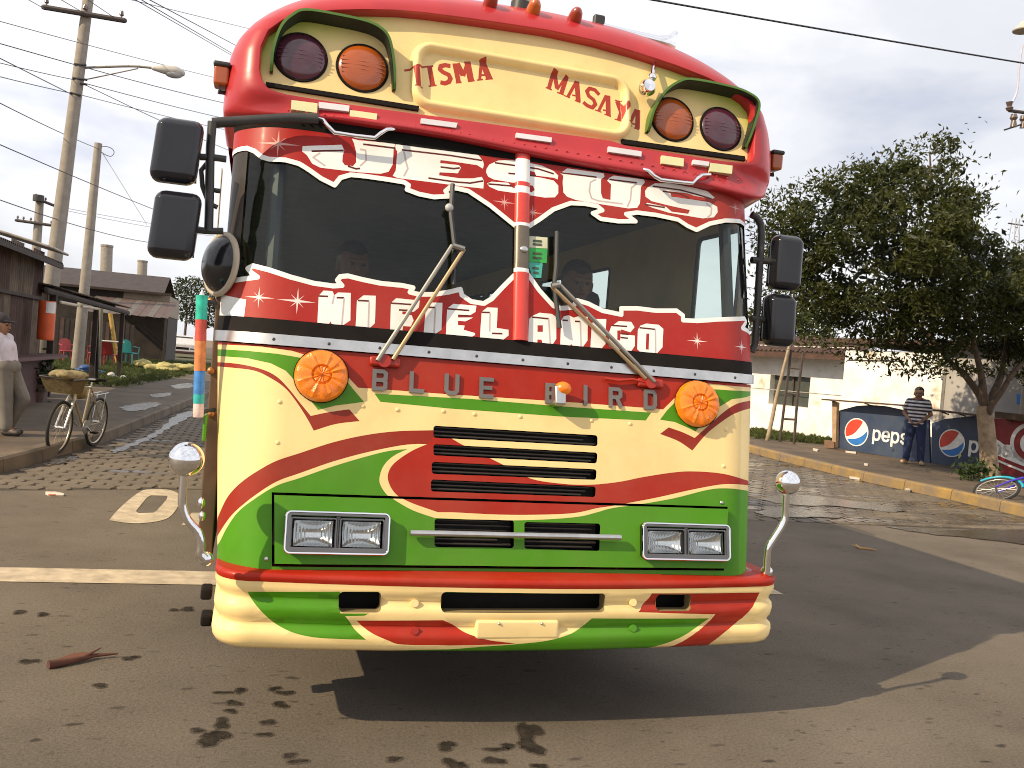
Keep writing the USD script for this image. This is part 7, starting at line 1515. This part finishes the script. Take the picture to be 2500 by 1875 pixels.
def tin_roof(T, x0, x1, y0, y1, zlo, zhi, mat, pitch=0.12, name='roof_sheet'):
    """sheets falling toward +x"""
    n = int(abs(y1 - y0) / 0.9) + 1; ys = np.linspace(y0, y1, n + 1)
    for i in range(n):
        yy = np.linspace(ys[i], ys[i + 1] + 0.05, 40); z = 0.018 * np.sin(yy / pitch * 2 * np.pi)
        V = [(x0, y, zhi + w) for y, w in zip(yy, z)] + [(x1, y, zlo + w) for y, w in zip(yy, z)]
        part(T, name, trimesh.Trimesh(V, [[a, a + 1, 40 + a + 1] for a in range(39)] + [[a, 40 + a + 1, 40 + a] for a in range(39)], process=False), mat, smooth=40)
roof_dk = M('roof_dark', (0.035, 0.022, 0.018), rough=0.7, var=0.4, scale=4); roof_lt = M('roof_pale', (0.30, 0.26, 0.21), rough=0.6, var=0.25)
tin_roof(SH, -8.6, -4.85, 8.6, 9.0 + sE + 0.3, zt - 0.05, zt + 0.55, roof_dk)
part(SH, 'fascia', box([-4.87, 8.6, zt - 0.16], [-4.83, 9.0 + sE + 0.3, zt - 0.07]), dkwood)
for yy, w in ((9.0 + sE + 0.2, 0.7),): part(SH, 'loose_sheet', place(rbox([-1.3, 0, 0], [0.6, 1.5, 0.05], 0.02), (-5.5, yy - 0.5, zt + 0.30), (0.97, 0, -0.22), (0, 1, 0), (0.22, 0, 0.97)), roof_lt)
# stall frame with dark beams and posts
def at(px, py, y): return PY(px, py, y)
ST = thing('market_stall', 'open stall frame of dark beams on posts beyond the tin shack', 'stall')
A_, B2 = PX(110, 708, -5.0), PX(312, 764, -5.0)
part(ST, 'beam', hulls([[(A_, .07), (B2, .07)]], seg=6), dkwood, smooth=False)
for px, py in ((132, 716), (236, 745), (300, 760)):
    p = PX(px, py, -5.0); part(ST, 'post', rbox([p[0] - .06, p[1] - .06, 0.14], [p[0] + .06, p[1] + .06, p[2]], .012), dkwood)
for k, t in enumerate((0.05, 0.4, 0.75)):
    p = A_ * (1 - t) + B2 * t; part(ST, 'rafter', hulls([[(p + [0, 0, .08], .04), (p + [-2.6, 0, .35], .04)]], seg=6), dkwood, smooth=False)
    part(ST, 'rear_post', rbox(p * [1, 1, 0] + [-2.66, -.05, .14], p * [1, 1, 0] + [-2.54, .05, p[2] + .38], .01), dkwood)
tin_roof(ST, -7.8, -4.9, A_[1], B2[1], B2[2] + 0.16, B2[2] + 0.50, roof_dk)
for a, b in (((148, 738), (190, 746)), ((200, 748), (238, 754))):
    p, q = PX(*a, -4.93), PX(*b, -4.93); part(ST, 'valance', hulls([[(p, .035), (q, .035)]], seg=6), M('valance_pale', (0.42, 0.36, 0.27), rough=0.8), smooth=False)
# orange cylinder hanging on the stall
p = PX(113, 785, -4.78); zt_, zb_ = PX(117, 735, -4.78)[2], PX(108, 830, -4.78)[2]
T = thing('hanging_drum', 'orange cylinder with a white label hanging at the stall corner', 'drum')
part(T, 'drum', place(lathe([(0.001, zb_), (.13, zb_), (.145, zb_ + .03), (.145, zt_ - .03), (.13, zt_), (0.001, zt_)], 24), (p[0], p[1], 0), (1, 0, 0), (0, 1, 0), (0, 0, 1)), M('drum_orange', (0.55, 0.085, 0.02), rough=0.5, var=0.1), smooth=40)
a_ = np.linspace(-1.5, -0.2, 8); V = [(p[0] + .148 * math.cos(t), p[1] + .148 * math.sin(t), z) for z in (zt_ - .22, zt_ - .02) for t in a_]
part(T, 'drum_label', trimesh.Trimesh(V, [[i, i + 1, 9 + i] for i in range(7)] + [[i, 9 + i, 8 + i] for i in range(7)], process=False), M('label_white', (0.55, 0.53, 0.5), rough=0.6), smooth=True)
part(T, 'hanger', tube([(p[0], p[1], zt_), (p[0], p[1], zt_ + .12)], .012, 6), darkmetal)
# green plant pot under the drum
T = thing('potted_plant', 'dark green potted plant under the orange drum', 'plant'); o = (p[0] - .1, p[1] + .1, 0.15)
part(T, 'leaves', leaves(rt.normal((o[0], o[1], 0.62), (.15, .15, .16), (260, 3)), .14, rt), leafmat('pot_leaves', (0.02, 0.035, 0.008), (0.06, 0.08, 0.02)), smooth=False); part(T, 'pot', place(lathe([(0.001, .0), (.12, 0), (.17, .32), (.15, .32), (0.001, .28)], 18), (o[0], o[1], .15), (1, 0, 0), (0, 1, 0), (0, 0, 1)), tin_b)

# long low building with a dark roof, beige wall
LB = thing('building', 'long low building with a dark tin roof and beige end wall down the left street', 'building')
yb = 47.0
xl, xr_ = PY(140, 700, yb)[0], PY(417, 700, yb)[0]; z_top, z_eave, z_w0 = PY(390, 671, yb)[2], PY(390, 716, yb)[2], PY(400, 772, yb)[2]
beige = M('beige_wall', (0.24, 0.19, 0.14), rough=0.85, var=0.15); dkwall = M('dark_wall', (0.030, 0.022, 0.017), rough=0.9, var=0.4, scale=2)
part(LB, 'roof', cat([trimesh.Trimesh([(xl - 3, yb - .4, z_eave), (xr_ - .25, yb - .4, z_eave), (xr_ - .35, yb + 3.5, z_top + .12), (xl - 3, yb + 3.5, z_top + .12), (xl - 3, yb + 7, z_eave), (xr_ - .25, yb + 7, z_eave)], [[0, 1, 2], [0, 2, 3], [3, 2, 5], [3, 5, 4]], process=False)]), roof_dk, smooth=False)
part(LB, 'roof_fascia', box([xl - 3, yb - .42, z_eave - .10], [xr_ + .1, yb - .38, z_eave + .02]), dkwood)
part(LB, 'wall', box([PY(300, 745, yb)[0], yb, z_w0], [xr_, yb + 6.5, z_eave - .1]), beige); part(LB, 'lower_wall', box([xl - 3, yb + .02, 0.1], [xr_ - .02, yb + 6.4, z_w0 - .004]), dkwall)
part(LB, 'upper_wall', box([xl - 3, yb + .02, z_w0], [PY(300, 745, yb)[0] - .004, yb + 6.4, z_eave - .1]), dkwall)
ya = 42.0; ax0, ax1 = PY(190, 745, ya)[0], PY(412, 765, ya)[0]; az0, az1 = PY(300, 768, ya)[2], PY(300, 728, yb)[2]
n = 12; aw = thing('awning', 'lean-to awning of faded pinkish tin sheets in front of the dark wall', 'awning')
for k in range(n):
    x0, x1 = ax0 + (ax1 - ax0) * k / n, ax0 + (ax1 - ax0) * (k + 1) / n - .02
    part(aw, 'tin_sheet', trimesh.Trimesh([(x0, ya, az0 + .03 * (k % 2)), (x1, ya, az0), (x1, yb - .1, az1), (x0, yb - .1, az1 + .02)], [[0, 1, 2], [0, 2, 3]], process=False), M('awning_pink' if k % 3 else 'awning_grey', (0.085, 0.052, 0.042) if k % 3 else (0.10, 0.085, 0.07), rough=0.7, var=0.3), smooth=False)
for x in (ax0 + .1, (ax0 + ax1) / 2, ax1 - .1): part(aw, 'post', rbox([x - .05, ya, .14], [x + .05, ya + .1, az0], .01), dkwood)
# back fence of dark boards under the roofs
T = thing('board_fence', 'dark board fence under the awnings at the back of the stalls', 'fence'); x = PY(110, 860, 39.0)[0]; k = 0
while x < PY(330, 800, 40)[0]:
    y = 39.5 + (x + 8) * 0.1; part(T, 'board', rbox([x, y, .14], [x + .19, y + .03, 1.9 + .1 * ((k * 7) % 4) / 4], .006), (dkwall, dkwood, tin_b)[k % 3]); x += .2; k += 1
# yellow post, other posts
def post_px(name, label, b_, t_, r, mat, cat_='post'):
    o = G(*b_, 0.15); a = PY(*b_, o[1]); b = PY(*t_, o[1]); T = thing(name, label, cat_)
    part(T, 'shaft', tube([a, b], r, 10), mat, smooth=40); part(T, 'collar', tube([a, a + (b - a) * .06], r * 1.35, 10), mat); return T
post_px('stall_post', 'yellow painted stall post standing by the teal chair', (288, 893), (269, 765), 0.085, M('post_yellow', (0.36, 0.22, 0.04), rough=0.7, var=0.2))
post_px('stall_post', 'thin grey green post left of the yellow stall post', (240, 905), (247, 752), 0.07, M('post_olive', (0.14, 0.12, 0.08), rough=0.8))
post_px('stall_post', 'black post standing between the bicycle saddle and the red chairs', (235, 938), (237, 765), 0.05, black)
# plastic chairs and a table
def chair(label, px, py, rz, mat, group=None, s=1.0):
    o = G(px, py, 0.152); T = thing('plastic_chair', label, 'chair', group, (o[0], o[1], 0.152), rz)
    part(T, 'seat', rbox([-.22 * s, -.22 * s, .41 * s], [.22 * s, .21 * s, .45 * s], .03), mat)
    b = np.linspace(-.9, .9, 9); V = [(.24 * s * math.sin(t), .20 * s + .05 * s * math.cos(t) + .10 * s * k, z) for k, z in ((0, .44 * s), (.5, .66 * s), (1, .88 * s - 0)) for t in b]
    V = np.array(V); V[18:, 2] -= 0.10 * s * np.abs(b) ** 2; F = [[r * 9 + i, r * 9 + i + 1, (r + 1) * 9 + i + 1] for r in range(2) for i in range(8)] + [[r * 9 + i, (r + 1) * 9 + i + 1, (r + 1) * 9 + i] for r in range(2) for i in range(8)]
    part(T, 'backrest', trimesh.Trimesh(V, F, process=False), mat, smooth=True)
    for x in (-1, 1):
        for y in (-1, 1): part(T, 'leg', tube([(x * .19 * s, y * .18 * s, .42 * s), (x * .23 * s, y * .24 * s, 0)], [.028, .02], 8), mat)
        part(T, 'armrest', tube([(x * .22 * s, -.18 * s, .43 * s), (x * .25 * s, -.17 * s, .62 * s), (x * .25 * s, .1 * s, .65 * s), (x * .22 * s, .24 * s, .66 * s)], .02, 6), mat)
redc = M('chair_red', (0.28, 0.025, 0.022), rough=0.45); teal = M('chair_teal', (0.015, 0.16, 0.17), rough=0.45)
chair('round backed teal plastic chair right of the yellow post', 314, 893, 160, teal, s=1.25); chair('red plastic chair leaning beside the slimmer pole', 163, 886, 30, redc, s=1.1)
chair('red plastic chair left of the white table', 232, 893, 200, redc, s=1.15); chair('red plastic chair under the white table edge', 265, 895, 170, redc, s=1.1)
o = G(262, 897, 0.152); T = thing('table', 'small white table among the red chairs', 'table', None, (o[0], o[1], .152))
part(T, 'tabletop', rbox([-.5, -.4, .98], [.5, .4, 1.03], .02), M('table_white', (0.42, 0.38, 0.33), rough=0.5))
for x in (-1, 1):
    for y in (-1, 1): part(T, 'leg', tube([(x * .42, y * .33, 0), (x * .42, y * .33, .98)], .025, 6), M('table_white', (0.42, 0.38, 0.33)))
# blue tarpaulin, heap of yellow husks, litter
def lump(name, label, cat_, px, py, size, mat, pieces, seed, pname):
    o = G(px, py, .152); r = np.random.default_rng(seed); T = thing(name, label, cat_, None, (o[0], o[1], .152))
    for k in range(pieces):
        m = trimesh.creation.icosphere(2, 1.0); c = r.normal(0, 1, 3) * size * [.42, .3, 0]; sz = np.array(size) * r.uniform(.24, .42, 3)
        m.vertices = m.vertices * sz * (1 + .5 * (meshkit.noise(m.vertices * 2 + k * 5) - .5)[:, None]) + [c[0], c[1], sz[2] * .7 + (size[2] * .35 if k % 3 == 0 else 0)]
        part(T, pname, m, mat, smooth=40)
lump('husk_heap', 'heap of pale yellow husks on the grass verge beside the street', 'heap', 414, 908, (.85, .6, .42), M('husk_yellow', (0.34, 0.29, 0.11), rough=0.8, var=0.25), 16, 3, 'husk')
lump('tarpaulin', 'crumpled blue tarpaulin on the grass behind the black post', 'tarpaulin', 226, 912, (.62, .4, .30), M('tarp_blue', (0.03, 0.075, 0.22), rough=0.5, var=0.2), 6, 5, 'fold')
lump('plastic_bag', 'small white plastic bag on the grass near the gutter', 'bag', 290, 926, (.28, .2, .22), M('bag_white', (0.5, 0.48, 0.46), rough=0.4), 3, 8, 'bag_fold')
# parked car far down the street
yc = 60.0; p0, p1 = PY(420, 838, yc), PY(473, 838, yc)
T = thing('parked_car', 'pale car parked at the far end of the left street', 'car'); cx_ = (p0[0] + p1[0]) / 2; cyb = M('car_pale', (0.50, 0.48, 0.48), rough=0.25, coat=0.5); w = 0.86; z0c = 0.15
part(T, 'body', hulls([[((cx_ + x, yc + y, z0c + z), .10)] for x, y, z in ()] or [[((cx_, yc + 2, z0c + .5), .2)]]) if False else tm(m3.Manifold.batch_hull([m3.Manifold.sphere(.12, 10).translate([cx_ + sx * (w - .12), yc + y, z0c + z]) for sx in (-1, 1) for y, z in ((0, .42), (0, .85), (4.0, .42), (4.0, .78), (.1, .92), (3.9, .85))])), cyb, smooth=50)
part(T, 'cabin', tm(m3.Manifold.batch_hull([m3.Manifold.sphere(.08, 10).translate([cx_ + sx * ww, yc + y, z0c + z]) for sx in (-1, 1) for y, z, ww in ((.5, .95, .72), (2.9, .95, .72), (1.0, 1.42, .56), (2.3, 1.42, .56))])), cyb, smooth=50)
part(T, 'windscreen', trimesh.Trimesh([(cx_ - .66, yc + .46, z0c + 1.0), (cx_ + .66, yc + .46, z0c + 1.0), (cx_ + .55, yc + .88, z0c + 1.42), (cx_ - .55, yc + .88, z0c + 1.42)], [[0, 1, 2], [0, 2, 3]], process=False), M('car_glass', (0.02, 0.025, 0.03), rough=0.1))
for sx in (-1, 1):
    part(T, 'headlight', rbox([cx_ + sx * .62 - .16, yc - .14, z0c + .58], [cx_ + sx * .62 + .16, yc - .08, z0c + .72], .03), chrome)
    for y in (.75, 3.2):
        wl = part(T, 'wheel', tube([(cx_ + sx * (w - .12), yc + y, z0c + .3), (cx_ + sx * (w + .06), yc + y, z0c + .3)], .30, 18), tyre); part(wl, 'rim', tube([(cx_ + sx * (w + .05), yc + y, z0c + .3), (cx_ + sx * (w + .075), yc + y, z0c + .3)], .18, 14), rimm)
part(T, 'bumper', rbox([cx_ - .84, yc - .18, z0c + .28], [cx_ + .84, yc - .06, z0c + .46], .04), M('car_dark', (0.05, 0.02, 0.022), rough=0.4)); part(T, 'grille', box([cx_ - .4, yc - .125, z0c + .56], [cx_ + .4, yc - .115, z0c + .72]), black)

# grass on both verges: tufts of blades
blade_m2 = leafmat('grass_blades', (0.06, 0.075, 0.016), (0.15, 0.16, 0.04))
tv, tf = [], []
rg = np.random.default_rng(4)
for k in range(14):
    a = rg.uniform(0, 6.28); h = rg.uniform(.08, .2); l = rg.uniform(.03, .12); b0 = rg.normal(0, .05, 2); c, s_ = math.cos(a), math.sin(a); n0 = len(tv)
    tv += [(b0[0] - s_ * .008, b0[1] + c * .008, 0), (b0[0] + s_ * .008, b0[1] - c * .008, 0), (b0[0] + c * l * .4, b0[1] + s_ * l * .4, h * .7), (b0[0] + c * l, b0[1] + s_ * l, h)]; tf += [[n0, n0 + 1, n0 + 2], [n0, n0 + 2, n0 + 3]]
UsdGeom.Scope.Define(stage, '/World/grass_source').GetPrim()
pi = UsdGeom.PointInstancer.Define(stage, '/World/grass'); setd(pi.GetPrim(), kind='stuff', label='short grass growing on the verges behind both pavements', category='grass')
usdkit.mesh(stage, '/World/grass/tuft', trimesh.Trimesh(tv, tf, process=False), blade_m2).CreateDoubleSidedAttr(True)
stage.RemovePrim('/World/grass_source')
gq = np.vstack([inside(gl_poly.intersection(sg.box(-14, 20, 0, 48)), 5200, rg), inside(gr_poly, 2600, rg)])
pi.CreatePrototypesRel().SetTargets(['/World/grass/tuft']); pi.CreateProtoIndicesAttr(Vt.IntArray.FromNumpy(np.zeros(len(gq), np.int32)))
pi.CreatePositionsAttr(Vt.Vec3fArray.FromNumpy(np.c_[gq, np.full(len(gq), .152)].astype(np.float32)))
sc_ = rg.uniform(.4, .95, len(gq)); pi.CreateScalesAttr(Vt.Vec3fArray.FromNumpy(np.stack([sc_] * 3, 1).astype(np.float32)))
th_ = rg.uniform(0, np.pi, len(gq)); pi.CreateOrientationsAttr(Vt.QuathArray([Gf.Quath(float(math.cos(t)), 0, 0, float(math.sin(t))) for t in th_]))

# litter and the dry twig on the asphalt
def flat_bit(name, label, cat_, px, mat, z=0.0, th=0.012):
    c = np.array([G(*p, z)[:2] for p in px]); m = trimesh.creation.extrude_polygon(sg.Polygon(c).buffer(0), th, engine='earcut'); m.apply_translation((0, 0, z + 0.001))
    v = m.vertices; v[:, 2] += 0.02 * meshkit.noise(v * 9.0) * (v[:, 2] > z + th * .5); m.vertices = v
    T = thing(name, label, cat_); part(T, 'sheet', m, mat, smooth=False); return T
pw = M('litter_white', (0.55, 0.48, 0.40), rough=0.6)
T = flat_bit('litter_wrapper', 'flattened pale and orange wrapper lying on the paving left of the painted O', 'wrapper', ZS([(272, 18), (330, 14), (384, 22), (380, 30), (300, 30)]), pw)
part(T, 'orange_stripe', tube([G(*ZS([(290, 20)])[0], .02), G(*ZS([(335, 20)])[0], .02)], .008, 5), M('wrapper_orange', (0.45, 0.13, 0.05)))
T = thing('twig', 'dry reddish brown twig lying on the asphalt at lower left', 'twig')
tw = [G(*p, 0.018) for p in ZS([(290, 1040), (390, 1022), (480, 1005), (560, 985), (640, 978), (710, 972)])]
part(T, 'stem', tube(curve(tw, 3), np.linspace(.020, .004, 16), 7), M('twig_brown', (0.10, 0.035, 0.020), rough=0.8, var=0.4), smooth=60)
part(T, 'dry_leaf', trimesh.Trimesh([tw[0] + [0, .01, .01], tw[2] + [-.03, .03, .02], tw[3] + [0, .02, .01], tw[1] + [0, -.01, .0]], [[0, 1, 2], [0, 2, 3]], process=False), M('twig_leaf', (0.16, 0.06, 0.035), rough=0.8))
part(T, 'side_shoot', tube([tw[2], tw[2] + [0.08, .07, .03]], [.008, .003], 5), M('twig_brown', (0.10, 0.035, 0.020)))
T = thing('twig', 'thin straw coloured twig on the asphalt right of the bus', 'twig'); ZU = lambda k: zz(k, 1600, 1200, 900 / 2212)
t2_ = [G(*p, 0.012) for p in ZU([(1203, 322), (1225, 338), (1290, 345), (1325, 352)])]; part(T, 'stem', tube(t2_, [.012, .012, .010, .006], 6), M('straw', (0.45, 0.26, 0.10), rough=0.7), smooth=60); part(T, 'side_shoot', tube([t2_[1], t2_[1] + [-.05, .06, .02]], [.007, .003], 5), M('straw', (0.45, 0.26, 0.10)))
for lab, px in (('white paper scrap by the foot of the yellow kerb, near the left one', ZR([(755, 1290), (820, 1298), (826, 1304), (760, 1296)])), ('crumpled white paper scrap in the wet gutter below the yellow kerb', ZR([(1135, 1372), (1170, 1370), (1168, 1384), (1138, 1384)]))):
    flat_bit('paper_scrap', lab, 'paper', px, pw, 0.0, 0.02)
for lab, px in (('white scrap on the pavement in front of the sunlit blue kiosk', ZR([(730, 1115), (800, 1122), (800, 1128), (732, 1120)])), ('small white scrap on the pavement left of the person in stripes', ZR([(855, 1200), (882, 1203), (880, 1210), (856, 1207)])), ('white scrap beside the foot of the kiosk post', ZR([(510, 1098), (548, 1106), (540, 1114), (512, 1106)]))):
    flat_bit('paper_scrap', lab, 'paper', px, pw, 0.147, 0.02)
